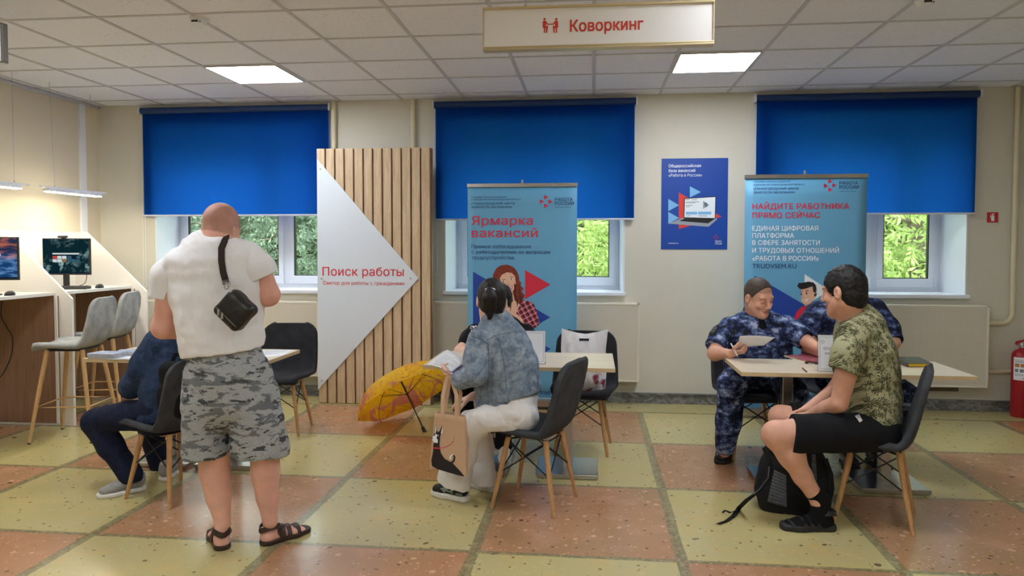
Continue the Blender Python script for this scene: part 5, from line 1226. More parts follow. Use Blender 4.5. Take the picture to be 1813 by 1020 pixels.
S = Sdf(); S.cone(A(813, 674, 4.085), A(820, 672, 4.066), .0535, .0555, .01); S.cut(A(811, 673.5, 4.09), A(811, 673, 4.09)-A(830, 668, 4.04), .09); S.build('cuff', M_DENIML, jk, R3, .006)
S = Sdf()
S.loft([T(868, 952, 706, 4.22, .16), T(860, 954, 735, 4.22, .185), T(868, 945, 762, 4.22, .175)], (1, 0, 0), .03)
S.loft([(A(920, 738, 4.12), .105, .10), (A(868, 742, 4.10), .10, .092), (A(836, 752, 4.11), .085, .08)], (0, 1, 0), .03); S.loft([(A(920, 734, 4.32), .105, .10), (A(850, 746, 4.37), .085, .08)], (0, 1, 0), .03)
S.chain([A(834, 756, 4.115), A(820, 800, 4.15), A(806, 838, 4.18), A(802, 866, 4.19)], [.082, .078, .090, .104], .03); S.chain([A(850, 750, 4.37), A(852, 800, 4.37), A(853, 858, 4.37)], [.080, .075, .092], .02)
S.cut(A(803, 857, 4.2), V3(-.30, 0, -.95), .25); S.cut(A(853, 854, 4.37), V3(-.1, 0, -1), .13); S.box(V3(-.20, 4.25, .30), (.37, .34, .156), None, .004, .004, 'sub'); S.noise(.005, 9, 17, (1, 1, 1.4)); S.noise(.003, 18, 27, (1, 1, 1), True)
S.build('trousers', M_WPANT, R3, R3, .0065)
M_SHOEUP = NT('sneaker_upper'); _p = M_SHOEUP.obj(); _f = M_SHOEUP.noise(_p, 14, 1); M_SHOEUP = M_SHOEUP.out(M_SHOEUP.bsdf(M_SHOEUP.ramp(_f, [(0, srgb(20, 20, 22)), (.53, srgb(138, 140, 138)), (.60, srgb(120, 176, 178)), (.64, srgb(22, 22, 24))], True), .7))
for hh, tt in ((atz(829, 889), atz(771, 876)), (atz(876, 872), atz(832, 858))): shoe(None, 'sneaker', R3, R3, hh, tt-hh, .27, .045, M_SHOEUP, M_SHOEW, .034, sole_w=1.02, collar=.11)
# seams of the jacket back follow the cloth
def drape(obj_list, pts, rad, name, m, parent, root, off=.001):
    """thin cord laid on the surface nearest along the view of each photo pixel"""
    dg = bpy.context.evaluated_depsgraph_get(); P = []
    for x, y in pts:
        d = _ray(x, y); best = None
        for ob in obj_list:
            mi = Matrix.Translation(ob.parent.location if ob.parent.parent is None else ob.parent.parent.location).inverted(); okk, loc, nn, _ = ob.ray_cast(mi @ Vector(O_CAM), Vector(nrm(d)))
            if okk:
                wpt = np.array(mi.inverted() @ loc)
                if best is None or wpt[1] < best[1]: best = wpt-nrm(d)*off
        if best is not None: P.append(best)
    if len(P) > 2: mb = MB(); mb.tube(P, rad, 6); return sub(name, mb, m, parent, root, smooth=True)
def poly(pts, n=10):
    out = []
    for (a, b), (c_, d) in zip(pts[:-1], pts[1:]): out += [(a+(c_-a)*i/n, b+(d-b)*i/n) for i in range(n)]
    return out+[pts[-1]]
bpy.context.view_layer.update()
cr2 = lambda x, y: (740+x*.2353, 480+y*.2353)
for q in ([(515, 520), (600, 480), (700, 460), (830, 452)], [(400, 490), (470, 510), (525, 545), (530, 600), (500, 720), (420, 820), (330, 850)], [(600, 500), (640, 640), (660, 800), (665, 890)], [(860, 480), (885, 600), (905, 760), (905, 870)], [(525, 545), (535, 650), (520, 900)]):
    drape([jk], poly([cr2(*p) for p in q]), .0013, 'seam', M_SEAM, jk, R3, .0)

# ================================================================== 4 · woman in black behind the middle table
R4 = person('person in a black top behind the middle table, mostly hidden by the pale denim jacket', (-.82, 5.45))
H4 = Head(A(886, 535, 5.28), (.05, -1, -.12), (0, -.1, 1), .98)
B = Sdf(); H4.add(B, A(886, 572, 5.36), .055)
B.loft([T(856, 918, 590, 5.38, .10), T(852, 922, 650, 5.40, .11), T(850, 925, 700, 5.42, .12)], (1, 0, 0), .03)
s4, e4, w4 = A(842, 590, 5.36), A(815, 622, 5.20), A(852, 634, 5.00); B.chain([s4, e4, w4], [.05, .043, .028]); hand(B, w4, V3(.9, -.2, -.1), V3(0, -.2, -1), 1, .3, .17)
s4b, e4b, w4b = A(930, 590, 5.36), A(945, 634, 5.20), A(915, 640, 5.02); B.chain([s4b, e4b, w4b], [.05, .043, .028]); hand(B, w4b, V3(-.9, -.2, -.1), V3(0, -.2, -1), -1, .3, .17)
for sx in (-1, 1): B.chain([V3(-.82+sx*.09, 5.46, .52), V3(-.80+sx*.11, 5.08, .50), V3(-.74+sx*.13, 5.06, .1)], [.07, .055, .035])
B.build('body', M_SKINF, R4, R4, .0075, head_tone(H4))
H4.hair(.016, [((0, .075, .045), (0, 1, -.3)), ((0, -.0, -.075), (0, 0, -1)), ((0, .062, 0), (0, 1, -.15))], .004, 40).build('hair', M_HAIRD, R4, R4, .0065)
S = Sdf(); S.loft([T(862, 914, 572, 5.37, .09), T(846, 928, 584, 5.37, .125), T(842, 932, 620, 5.38, .14), T(844, 930, 700, 5.42, .14)], (1, 0, 0), .03); S.chain([s4, s4*.45+e4*.55], [.070, .064], .03); S.chain([s4b, s4b*.45+e4b*.55], [.070, .064], .03); S.noise(.004, 11, 5)
tp = S.build('blouse', M_BLKCLOTH, R4, R4, .0075); rng = random.Random(4); m = MB(); bpy.context.view_layer.update()
for sx, sy, n in ((838, 569, 30), (936, 590, 10)):
    m = MB()
    for k in range(n):
        x, y = sx+rng.uniform(-6, 6), sy+12+rng.uniform(-4.5, 4.5); ok_, loc, nn, _ = tp.ray_cast(Vector(O_CAM)-Vector(R4.location), Vector(nrm(_ray(x, y))))
        if ok_: L0 = np.array(loc)+np.array(R4.location); m.lathe([(0, -.001), (.0045, -.001), (.0035, .002), (0, .003)], L0, np.array(nn), 6)
    if m.v: sub('embroidery', m, M_WHITE, tp, R4)
S = Sdf()
for sx in (-1, 1): S.chain([V3(-.82+sx*.09, 5.46, .54), V3(-.80+sx*.11, 5.06, .50), V3(-.74+sx*.13, 5.06, .09)], [.10, .08, .062], .02)
S.cut(V3(-.74, 5.0, .08), (0, 0, -1)); S.build('trousers', M_BLKCLOTH, R4, R4, .008)
for sx in (-1, 1): shoe(None, 'sneaker', R4, R4, V3(-.74+sx*.13, 5.11, 0), V3(.1, -1, 0), .25, .042, M_SHOEW, M_SHOEW, .028)

# ================================================================== 5 · officer on the left
R5 = person('person in navy camouflage uniform with short sleeves, holding a sheet at the right table', (1.16, 5.40))
H5 = Head(A(1343, 526, 5.24), (.46, -.84, -.30), (.05, -.28, 1), 1.06)
B = Sdf(); H5.add(B, A(1338, 568, 5.32), .068, True, 1.08)
B.loft([T(1300, 1390, 585, 5.33, .11), T(1295, 1392, 630, 5.34, .13), T(1298, 1392, 655, 5.40, .12)], (1, 0, 0), .03)
s5, e5, w5 = A(1286, 584, 5.32), A(1266, 626, 5.14), A(1292, 627, 4.99)
s5b, e5b, w5b = A(1396, 580, 5.30), A(1430, 606, 5.16), A(1462, 624, 5.00)
B.chain([s5, e5, w5], [.058, .050, .032]); B.chain([s5b, e5b, w5b], [.056, .042, .030])
hand(B, w5, A(1316, 622, 4.955)-w5, V3(.1, .25, .8), 1, .8, .18); hand(B, w5b, V3(.8, -.5, -.1), V3(0, 0, -1), -1, .3, .18)
k5, a5 = A(1296, 680, 4.98), A(1283, 800, 5.12); k5b, a5b = A(1404, 696, 4.97), A(1396, 792, 5.12)
B.chain([A(1315, 645, 5.40), k5, a5], [.07, .06, .04]); B.chain([A(1370, 645, 5.40), k5b, a5b], [.07, .06, .04])
t5 = head_tone(H5, stubble=.10, crop=lambda r, f, u: (u > .055) & (f > .0))
B.build('body', M_SKIN, R5, R5, .005, t5)
H5.hair(.0045, [((0, .070, .078), (0, .72, -.55)), ((0, -.04, -.055), (0, .25, -1)), ((0, .034, .02), (0, .96, -.42))], .0015, 90, None, True).build('hair', M_HAIRG, R5, R5, .0045)
S = Sdf()
S.loft([T(1316, 1362, 562, 5.33, .10), T(1290, 1396, 580, 5.33, .135), T(1282, 1402, 605, 5.33, .155), T(1282, 1400, 640, 5.35, .16), T(1288, 1400, 655, 5.40, .155)], (1, 0, 0), .035, .03)
S.chain([A(1292, 580, 5.32), A(1276, 598, 5.25), A(1262, 620, 5.17)], [.076, .076, .074], .03); S.cut(A(1266, 615, 5.18), A(1262, 620, 5.17)-A(1276, 598, 5.25), .11)
S.chain([A(1392, 578, 5.31), A(1412, 592, 5.24), A(1428, 604, 5.18)], [.076, .074, .072], .03); S.cut(A(1426, 602, 5.19), A(1428, 604, 5.18)-A(1412, 592, 5.24), .10)
S.cut(A(1345, 575, 5.16), V3(0, -1, 1.1), .05); S.noise(.005, 11, 31)
sh = S.build('uniform_shirt', M_NAVYCAMO, R5, R5, .0062)
c = Sdf(); c.loft([T(1314, 1364, 556, 5.33, .095), T(1310, 1370, 572, 5.32, .115)], (1, 0, 0), .01); c.cut(A(1347, 560, 5.20), V3(0.1, -.8, .9), .10); c.build('collar', M_NAVYCAMO, sh, R5, .0055)
M_TSHIRT = m_cloth('black_tshirt', srgb(18, 18, 20)); c = Sdf(); c.loft([T(1326, 1356, 560, 5.29, .07), T(1330, 1362, 580, 5.27, .09)], (1, 0, 0), .01); c.build('undershirt', M_TSHIRT, R5, R5, .006)
# sleeve patch and chest patches
bpy.context.view_layer.update()
def patch_grid(ob, root, q, name, m, parent, lift=.003, n=8, inside=None):
    V = {}; mb = MB(); O_ = Vector(O_CAM)-Vector(root.location)
    for j in range(n+1):
        for i in range(n+1):
            u, v = i/n, j/n; x, y = [(q[0][k]*(1-u)+q[1][k]*u)*(1-v)+(q[3][k]*(1-u)+q[2][k]*u)*v for k in (0, 1)]; d = nrm(_ray(x, y)); ok_, loc, nn, _ = ob.ray_cast(O_, Vector(d))
            if ok_: V[i, j] = np.array(loc)+np.array(root.location)+np.array(nn)*lift
    for j in range(n):
        for i in range(n):
            c4 = [(i, j), (i+1, j), (i+1, j+1), (i, j+1)]
            if all(c in V for c in c4) and (inside is None or inside((i+.5)/n*2-1, (j+.5)/n*2-1)): mb.add([V[c] for c in c4], [(0, 1, 2, 3)])
    return sub(name, mb, m, parent, root, smooth=True, solid=.0015) if mb.f else None
def patch(ob, root, pts, name, m, parent, lift=.002):
    V = []
    for x, y in pts:
        ok_, loc, nn, _ = ob.ray_cast(Vector(O_CAM)-Vector(root.location), Vector(nrm(_ray(x, y))))
        if ok_: V.append(np.array(loc)+np.array(root.location)-nrm(_ray(x, y))*lift)
    if len(V) < 3: return None
    mb = MB(); mb.prism(V, -nrm(_ray(*pts[0]))*.0015); return sub(name, mb, m, parent, root)
c5 = lambda x, y: (1230+x/3.924, 440+y/3.924)
M_PATCH = mat('black_patch', srgb(14, 15, 20), .8); M_PATCHG = mat('grey_thread', srgb(104, 116, 120), .8)
PQ = [c5(*p) for p in [(118, 508), (172, 518), (150, 606), (86, 600)]]; patch_grid(sh, R5, PQ, 'sleeve_patch', M_PATCH, sh, .003, 14, lambda x, y: abs(x)**3+abs(y)**3 < 1)
patch_grid(sh, R5, PQ, 'badge', M_PATCHG, sh, .0055, 18, lambda x, y: .22 < x*x+y*y < .38 or (abs(x) < .12 and abs(y) < .34) or (abs(y) < .1 and abs(x) < .3))
for q in ([(250, 572), (280, 572), (280, 598), (250, 598)], [(337, 572), (372, 571), (373, 598), (338, 598)]): patch_grid(sh, R5, [c5(*p) for p in q], 'chest_patch', M_PATCH, sh, .003, 4)
drape([sh], poly([c5(*p) for p in [(440, 520), (442, 570), (440, 610)]]), .002, 'placket', M_PATCH, sh, R5)
S = Sdf(); S.loft([T(1290, 1400, 640, 5.42, .15), T(1290, 1400, 660, 5.42, .15)], (1, 0, 0), .03); S.chain([A(1312, 652, 5.38), k5, A(1290, 745, 5.06), A(1284, 790, 5.12)], [.105, .092, .082, .068], .03); S.chain([A(1375, 652, 5.38), k5b, A(1400, 745, 5.06), A(1396, 788, 5.12)], [.105, .092, .080, .068], .03)
S.cut(A(1284, 806, 5.1), V3(0, 0, -1)); S.box(V3(1.16, 5.46, .30), (.24, .26, .157), None, .004, .004, 'sub'); S.noise(.005, 9, 33); S.build('trousers', M_NAVYCAMO, R5, R5, .007)
for hh, dv in ((atz(1290, 806), (-.35, -.9)), (V3(a5b[0], 5.18, 0), (.15, -1))): shoe(None, 'boot', R5, R5, V3(hh[0], hh[1]+.02, 0), V3(*dv, 0), .29, .05, M_BLKLEATHER, M_SOLE, .028, collar=.13)

# ================================================================== 6 · officer whose head is hidden
R6 = person('person in navy camouflage at the right table, head hidden behind the palm print shirt wearer', (1.80, 5.48))
H6 = Head(A(1497, 506, 5.34), (-.1, -.95, -.3), (0, -.3, 1), 1.0)
B = Sdf(); H6.add(B, A(1497, 545, 5.42), .065)
B.loft([T(1445, 1550, 565, 5.44, .11), T(1440, 1555, 630, 5.46, .13), T(1450, 1555, 655, 5.48, .12)], (1, 0, 0), .03)
s6, e6, w6 = A(1440, 566, 5.42), A(1430, 612, 5.24), A(1470, 632, 4.98); s6b, e6b, w6b = A(1556, 560, 5.42), A(1580, 606, 5.26), A(1540, 634, 5.0)
B.chain([s6, e6, w6], [.058, .048, .032]); B.chain([s6b, e6b, w6b], [.058, .048, .032]); hand(B, w6, V3(.6, -.7, -.2), V3(0, 0, -1), 1, .3, .18); hand(B, w6b, V3(-.6, -.7, -.2), V3(0, 0, -1), -1, .3, .18)
k6, a6 = A(1500, 690, 5.04), A(1500, 800, 5.22); k6b, a6b = A(1600, 702, 5.05), A(1545, 800, 5.26)
B.chain([A(1485, 650, 5.46), k6, a6], [.07, .06, .04]); B.chain([A(1535, 650, 5.46), k6b, a6b], [.07, .06, .04]); B.build('body', M_SKIN, R6, R6, .0075, head_tone(H6))
H6.hair(.006, [((0, .070, .078), (0, .72, -.55)), ((0, -.04, -.055), (0, .25, -1)), ((0, .030, .02), (0, .96, -.42))], .0015, 90).build('hair', M_HAIRD, R6, R6, .0065)
S = Sdf(); S.loft([T(1466, 1530, 538, 5.44, .11), T(1436, 1556, 556, 5.44, .15), T(1430, 1564, 592, 5.44, .165), T(1434, 1568, 640, 5.46, .165), T(1442, 1568, 660, 5.48, .16)], (1, 0, 0), .04, .03)
S.chain([A(1448, 556, 5.42), A(1432, 578, 5.34), A(1430, 596, 5.29)], [.09, .084, .072], .03); S.cut(A(1430, 597, 5.28), A(1429, 606, 5.26)-A(1436, 572, 5.36), .11); S.chain([A(1548, 552, 5.42), A(1570, 585, 5.33), A(1580, 606, 5.26)], [.09, .088, .078], .03); S.cut(A(1578, 606, 5.26), A(1580, 606, 5.26)-A(1568, 576, 5.36), .11); S.noise(.006, 10, 41)
s6_ = S.build('uniform_shirt', M_NAVYCAMO2, R6, R6, .007)
S = Sdf(); S.loft([T(1440, 1570, 645, 5.48, .155), T(1440, 1570, 662, 5.48, .155)], (1, 0, 0), .03); S.chain([A(1485, 655, 5.46), k6, a6], [.105, .09, .07], .03); S.chain([A(1540, 655, 5.46), k6b, a6b], [.105, .092, .07], .03); S.cut(A(1545, 800, 5.2), V3(0, 0, -1)); S.box(V3(1.80, 5.54, .30), (.24, .26, .157), None, .004, .004, 'sub'); S.noise(.005, 9, 43); S.build('trousers', M_NAVYCAMO2, R6, R6, .0075)
for a_, dv in ((a6, (-.1, -1)), (a6b, (.05, -1))): shoe(None, 'boot', R6, R6, V3(a_[0], a_[1]+.055, 0), V3(*dv, 0), .29, .05, M_BLKLEATHER, M_SOLE, .028, collar=.13)

# ================================================================== 7 · man in the palm print shirt
R7 = person('person with black hair, palm print shirt and black shorts, seated with back half turned', (1.50, 4.17))
H7 = Head(A(1494, 516, 4.13), (-.70, .70, -.14), (-.10, .12, 1), 1.08)
B = Sdf(); H7.add(B, A(1512, 565, 4.15), .062)
B.cone(A(1500, 535, 4.14), A(1516, 570, 4.16), .06, .075, .03)
B.loft([T(1490, 1560, 580, 4.17, .16), T(1495, 1575, 650, 4.17, .16), T(1500, 1580, 750, 4.18, .16)], (1, 0, 0), .03)
s7, e7, w7 = A(1512, 600, 3.99), A(1486, 714, 3.99), A(1430, 738, 4.215)
B.chain([s7, s7*.45+e7*.55, e7], [.060, .054, .045], .01); B.chain([e7, e7*.6+w7*.4, w7], [.047, .045, .029], .006); hand(B, w7, V3(-.9, .35, -.25), V3(.1, .5, -.85), 1, .5, .185)
s7b, e7b, w7b = A(1530, 598, 4.36), A(1480, 690, 4.44), A(1430, 725, 4.32); B.chain([s7b, e7b, w7b], [.056, .046, .03]); hand(B, w7b, V3(-.9, -.1, -.3), V3(0, -.5, -.8), -1, .5, .185)
k7, a7 = A(1374, 770, 3.98), A(1452, 892, 3.985); k7b, a7b = A(1382, 738, 4.42), A(1440, 850, 4.45)
B.chain([A(1555, 766, 4.07), A(1420, 768, 3.985), k7], [.085, .082, .074], .02); B.chain([k7, k7*.72+a7*.28+V3(.015, 0, -.005), k7*.4+a7*.6, a7], [.068, .068, .048, .037], .025)
B.chain([A(1560, 760, 4.30), k7b], [.10, .068], .03); B.chain([k7b, k7b*.7+a7b*.3, a7b], [.064, .064, .037], .02)
h7, t7 = atz(1480, 938), atz(1376, 936); P7, lat7 = foot(B, h7-V3(.02, 0, 0), t7-h7, .265, .047, .02, a7); h7b = V3(1.36, 4.52, 0); P7b, _ = foot(B, h7b, V3(-1, .1, 0), .265, .047, .02, a7b)
B.build('body', M_SKIN, R7, R7, .006, head_tone(H7, stubble=.1))
def nape(S): S.ell(H7.P(0, -.062, -.03), (.055, .05, .06), H7.ax(), .03)
H7.hair(.009, [((0, .085, .05), (0, .86, -.5)), ((0, -.06, -.088), (0, .15, -1)), ((0, .040, -.01), (0, .95, -.55)), ((0, -.002, -.045), (0, .8, -1.2))], .0042, 75, nape, True).build('hair', M_HAIRB, R7, R7, .0055)
S = Sdf()
S.loft([T(1494, 1546, 558, 4.155, .085), T(1486, 1562, 574, 4.165, .15), T(1481, 1568, 592, 4.17, .18), T(1482, 1580, 620, 4.17, .205), T(1488, 1588, 660, 4.17, .20), T(1492, 1590, 700, 4.17, .19), T(1496, 1590, 735, 4.175, .195), T(1502, 1589, 752, 4.18, .198)], (1, 0, 0), .03, .03)
S.chain([A(1514, 594, 4.0), A(1503, 625, 3.97), A(1491, 664, 3.955)], [.082, .080, .073], .03); S.cut(A(1492, 656, 3.955), A(1491, 664, 3.955)-A(1503, 625, 3.97), .13); S.chain([s7b, s7b*.4+e7b*.6], [.08, .075], .03)
S.noise(.006, 10, 51); S.build('shirt', M_PALM, R7, R7, .0062)
S = Sdf(); S.loft([T(1510, 1588, 742, 4.18, .20), T(1508, 1586, 775, 4.18, .20), T(1520, 1575, 792, 4.18, .17)], (1, 0, 0), .03)
S.loft([(A(1555, 766, 4.06), .105, .105), (A(1470, 767, 4.01), .105, .105), (A(1408, 769, 3.985), .104, .104), (A(1380, 770, 3.98), .104, .104)], (0, 1, 0), .03); S.loft([(A(1560, 755, 4.32), .105, .10), (A(1392, 738, 4.40), .09, .085)], (0, 1, 0), .03)
S.cut(A(1401, 768, 3.98), V3(-1, 0, .12), .26); S.cut(A(1398, 737, 4.40), V3(-1, 0, .12), .13); S.cut(A(1500, 799, 4.0), V3(0, 0, -1), 3); S.box(V3(1.72, 4.18, .25), (.20, .40, .19), None, .004, .004, 'sub'); S.noise(.005, 9, 53); sh7 = S.build('shorts', M_BLKCLOTH, R7, R7, .0065)
bpy.context.view_layer.update(); c7 = lambda x, y: (1240+x*.2941, 680+y*.2941)
patch_grid(sh7, R7, [c7(*p) for p in [(930, 195), (955, 183), (975, 222), (958, 234)]], 'label', M_WHITE, sh7, .003, 4)
for a_, P_ in ((a7, P7), (a7b, P7b)):
    S = Sdf(); S.loft([(P_(.05, .045), .046, .060), (P_(.062, .105), .045, .050), (a_+V3(.008, 0, .02), .046, .046), (a_+(V3(-.03, 0, .05) if a_ is a7 else V3(-.02, 0, .05)), .043, .043)], lat7, .02); S.loft([(P_(.04, .04), .038, .040), (P_(.09, .045), .040, .04), (P_(.17, .032), .051, .028), (P_(.226, .024), .045, .019)], lat7, .02); S.build('sock', M_SOCK, R7, R7, .0055)
M_SANDB = mat('black_sandal', srgb(30, 30, 32), .55, var=.15, vs=40, bump=.15, bs=120)
for hp, dp in ((h7-V3(-.004, 0, 0), t7-h7), (h7b, V3(-1, .1, 0))): sandal(R7, hp, dp, .29, .05, M_SANDB, ((.10, .085, .030), (.140, .074, .024), (.175, .064, .022), (.222, .046, .036)), .034)
# ================================================================== bags
bpy.context.view_layer.update()
def surf(ob, root, x, y, off=.004):
    ok_, loc, nn, _ = ob.ray_cast(Vector(O_CAM)-Vector(root.location), Vector(nrm(_ray(x, y))))
    return np.array(loc)+np.array(root.location)-nrm(_ray(x, y))*off if ok_ else None
def ribbon(mb, pts, wd, view=None, th=.003, mi=0):
    N = len(pts); vs = []; fs = []
    for i in range(N):
        tdir = nrm(pts[min(i+1, N-1)]-pts[max(i-1, 0)]); vd = nrm(pts[i]-O_CAM) if view is None else np.asarray(view, float); o = nrm(np.cross(tdir, vd)); n = np.cross(o, tdir)
        for a, b in ((-1, -1), (1, -1), (1, 1), (-1, 1)): vs.append(pts[i]+o*wd/2*a+n*th/2*b)
    for i in range(N-1):
        for k in range(4): fs.append((i*4+k, i*4+(k+1) % 4, (i+1)*4+(k+1) % 4, (i+1)*4+k))
    fs += [(0, 1, 2, 3), tuple((N-1)*4+k for k in (3, 2, 1, 0))]; mb.add(vs, fs, mi)
# crossbody bag on the standing man's back
YC = 3.215; cb = A(418, 549, YC)
r = thing('crossbody_bag', 'small black leather crossbody bag hanging on the back of the white polo shirt', 'bag', cb)
a0 = nrm(V3(.74, -.05, -.67)); a1 = nrm(np.cross(a0, V3(0, 1, 0))*-1); a1 = nrm(a1-a0*(a0 @ a1)); a2 = np.cross(a0, a1)
S = Sdf(); S.box(cb, (.077, .073, .042), [a0, a1, a2], .026, .01); S.noise(.003, 22, 3); bg = S.build('body', M_BLKLEATHER, r, r, .005)
m = MB(); e = cb-V3(0, .041, 0); m.tube([e+a0*s_*.064+a1*.040+V3(0, -.002, 0) for s_ in np.linspace(-1, 1, 10)], .0028, 8); sub('zipper', m, M_STEELD, bg, r, smooth=True)
m = MB(); m.tube([e+a0*s_*.064+a1*.010+V3(0, -.0025, 0) for s_ in np.linspace(-1, 1, 10)], .0016, 6); sub('seam', m, M_BLACK, bg, r, smooth=True)
for s_ in (-.046, -.022): m = MB(); p = e+a0*s_+a1*.040; m.prism([p+V3(-.005, -.006, .006), p+V3(.005, -.006, .006), p+V3(.006, -.008, -.022), p+V3(-.006, -.008, -.022)], (0, -.003, 0)); sub('zipper_pull', m, M_CHROME, bg, r, bevel=.001)
m = MB(); ribbon(m, [cb+a1*.066+a0*x_+nrm(V3(.5, 0, .87))*h_ for x_, h_ in ((-.010, .0), (.002, .028), (.03, .044), (.058, .036), (.074, .006))], .016, (0, 1, 0), .004); part('handle', m, M_BLKLEATHER, r, smooth=True)
pts = [surf(po, R1, x, y, .006) for x, y in poly([(399, 424), (392, 440), (392, 462), (395, 482), (399, 496)], 6)]; pts = [p for p in pts if p is not None]
top = pts[0]; pre = [top+V3(.005, .16, -.05), top+V3(.004, .10, .008), top+V3(.002, .045, .012)]
m = MB(); ribbon(m, pre+pts+[A(400.5, 502, YC+.01)], .030, None, .004); part('strap', m, mat('brown_webbing', srgb(48, 34, 32), .8), r, smooth=True, angle=50)
m = MB(); c_ = A(401, 507, YC); m.tube([c_+V3(.009*math.cos(t_), 0, .014*math.sin(t_)) for t_ in np.linspace(0, 2*math.pi, 16, endpoint=False)], .0026, 6, closed=True); m.tube([A(394, 501, YC+.008), A(407, 501, YC+.008)], .003, 6); part('buckle', m, M_CHROME, r, smooth=True)
# black bag on the chair back of the person in dark denim
S = Sdf(); cb2 = A(309, 690, 3.98); bx = [nrm(V3(.93, -.33, .12)), nrm(V3(.30, .93, 0)), V3(-.12, 0, 1)]; S.box(cb2, (.082, .055, .165), bx, .05, .02); S.ell(cb2+V3(-.005, -.055, -.05), (.075, .03, .09), None, .03); S.noise(.005, 12, 4)
r = thing('backpack', 'soft black bag hanging behind the person in dark denim on the chair', 'bag', (cb2[0], cb2[1], cb2[2]-.18)); bb_ = S.build('body', M_BLKCLOTH, r, r, .007)
m = MB(); p = cb2+V3(.035, -.085, .075); m.prism([p+V3(-.006, 0, 0), p+V3(.004, 0, 0), p+V3(.006, -.003, -.03), p+V3(-.004, -.003, -.03)], (0, -.003, 0)); sub('zipper_pull', m, M_CHROME, bb_, r)
m = MB(); ribbon(m, [cb2+V3(-.03, .03, .15), cb2+V3(-.01, .03, .20), cb2+V3(.03, .03, .20), cb2+V3(.045, .03, .15)], .025, (0, 1, 0), .006); part('handle', m, M_BLKCLOTH, r)
# tote with the black dog
YT = 4.00; M_TOTE = m_cloth('beige_canvas', srgb(206, 172, 138), .04, .2, 8); cr3 = lambda x, y: (640+x*.2941, 640+y*.2941)
Q = [cr3(*p) for p in [(442, 305), (618, 335), (630, 692), (412, 636)]]; q0 = A(797, 840, YT)
r = thing('tote_bag', 'beige tote bag printed with a black dog, held beside the white trousers', 'bag', (q0[0], YT+.03, q0[2]))
C0 = [A(*q, YT) for q in Q]; ex = V3(.02, .075, .01)
m = MB()
def tote(u, v): return (C0[0]*(1-u)+C0[1]*u)*(1-v)+(C0[3]*(1-u)+C0[2]*u)*v
nU = 10
def ring(v):
    f = [tote(i/nU, v) for i in range(nU+1)]; th = (.35+.65*math.sin(math.pi*min(v*.9+.08, 1)))*(1.0 if v < .97 else .6)
    b = [p+ex*th*(.35+.65*math.sin(math.pi*(i/nU)*.9+.15)) for i, p in enumerate(f)]; return f+b[::-1]
vs = []; NV = 10
for j in range(NV+1): vs += ring(j/NV)
n_ = 2*(nU+1); fs = [(j*n_+i, j*n_+(i+1) % n_, (j+1)*n_+(i+1) % n_, (j+1)*n_+i) for j in range(NV) for i in range(n_)]; fs.append(tuple(NV*n_+i for i in range(n_)))
m.add(vs, fs); body = part('body', m, M_TOTE, r, smooth=True, angle=40, solid=.003)
for dy, o_ in ((-.003, 0), (.05, .015)):
    m = MB(); T0, T1 = A(*cr3(488, 318), YT), A(*cr3(572, 332), YT); top = A(795, 668, 4.085)
    a = [T0+V3(.0, dy, -.03), T0+V3(0, dy, 0), T0*.5+top*.5+V3(-.016+o_, dy, 0), top+V3(-.012+o_, dy*.3, 0), top+V3(.01+o_, dy*.3, .004), T1*.45+top*.55+V3(.024+o_, dy, 0), T1+V3(0, dy, 0), T1+V3(0, dy, -.03)]
    ribbon(m, [np.array(x) for x in a], .022, (0, 1, 0), .003); part('handle', m, M_TOTE, r, smooth=True, angle=60)
D_ = [M_DARKINK, M_WHITEINK, M_REDINK]; m = MB(); Y0 = YT-.0022
flat(m, [cr3(*p) for p in [(432, 500), (470, 505), (478, 550), (500, 585), (548, 612), (590, 655), (622, 694), (590, 688), (520, 668), (455, 648), (424, 630), (420, 595), (432, 540)]], Y0, 0)
flat(m, [cr3(*p) for p in [(436, 440), (446, 375), (452, 415), (462, 425), (470, 420), (489, 380), (486, 425), (474, 450), (470, 505), (434, 502), (440, 470)]], Y0-.0004, 0)
flat(m, [cr3(*p) for p in [(440, 432), (446, 380), (450, 418), (444, 436)]], Y0-.0012, 1); flat(m, [cr3(*p) for p in [(478, 432), (489, 386), (488, 420), (482, 440)]], Y0-.0012, 1)
flat(m, [cr3(*p) for p in [(448, 436), (456, 440), (452, 462), (460, 474), (458, 492), (438, 488), (424, 470), (423, 458), (436, 452)]], Y0-.0012, 1); flat(m, [cr3(*p) for p in arc_pts(425, 463, 5, 4, n=10)], Y0-.002, 0); flat(m, [cr3(*p) for p in arc_pts(461, 446, 3, 4, n=10)], Y0-.002, 1)
tail = [(534, 612), (550, 608), (562, 595), (565, 575), (556, 560), (540, 562), (532, 578), (538, 592)]; inn = [(543, 600), (553, 592), (556, 578), (550, 570), (544, 572), (541, 580)]
flat(m, [cr3(*p) for p in [(528, 612), (546, 618), (562, 600), (566, 576), (556, 560), (548, 562), (556, 578), (550, 596), (540, 604)]], Y0-.0004, 0); flat(m, [cr3(*p) for p in [(530, 590), (532, 570), (545, 558), (556, 560), (548, 566), (540, 576), (540, 590)]], Y0-.0010, 1)
flat(m, [cr3(*p) for p in [(434, 517), (471, 520), (472, 527), (433, 525)]], Y0-.0014, 2)
for a, b in zip([(471, 520), (505, 514), (535, 500), (553, 478)], [(505, 514), (535, 500), (553, 478), (558, 455)]): flat(m, [cr3(*p) for p in [a, b, (b[0]+2.5, b[1]+2.5), (a[0]+1, a[1]+4)]], Y0, 2)
sub('dog_print', m, D_, body, r)
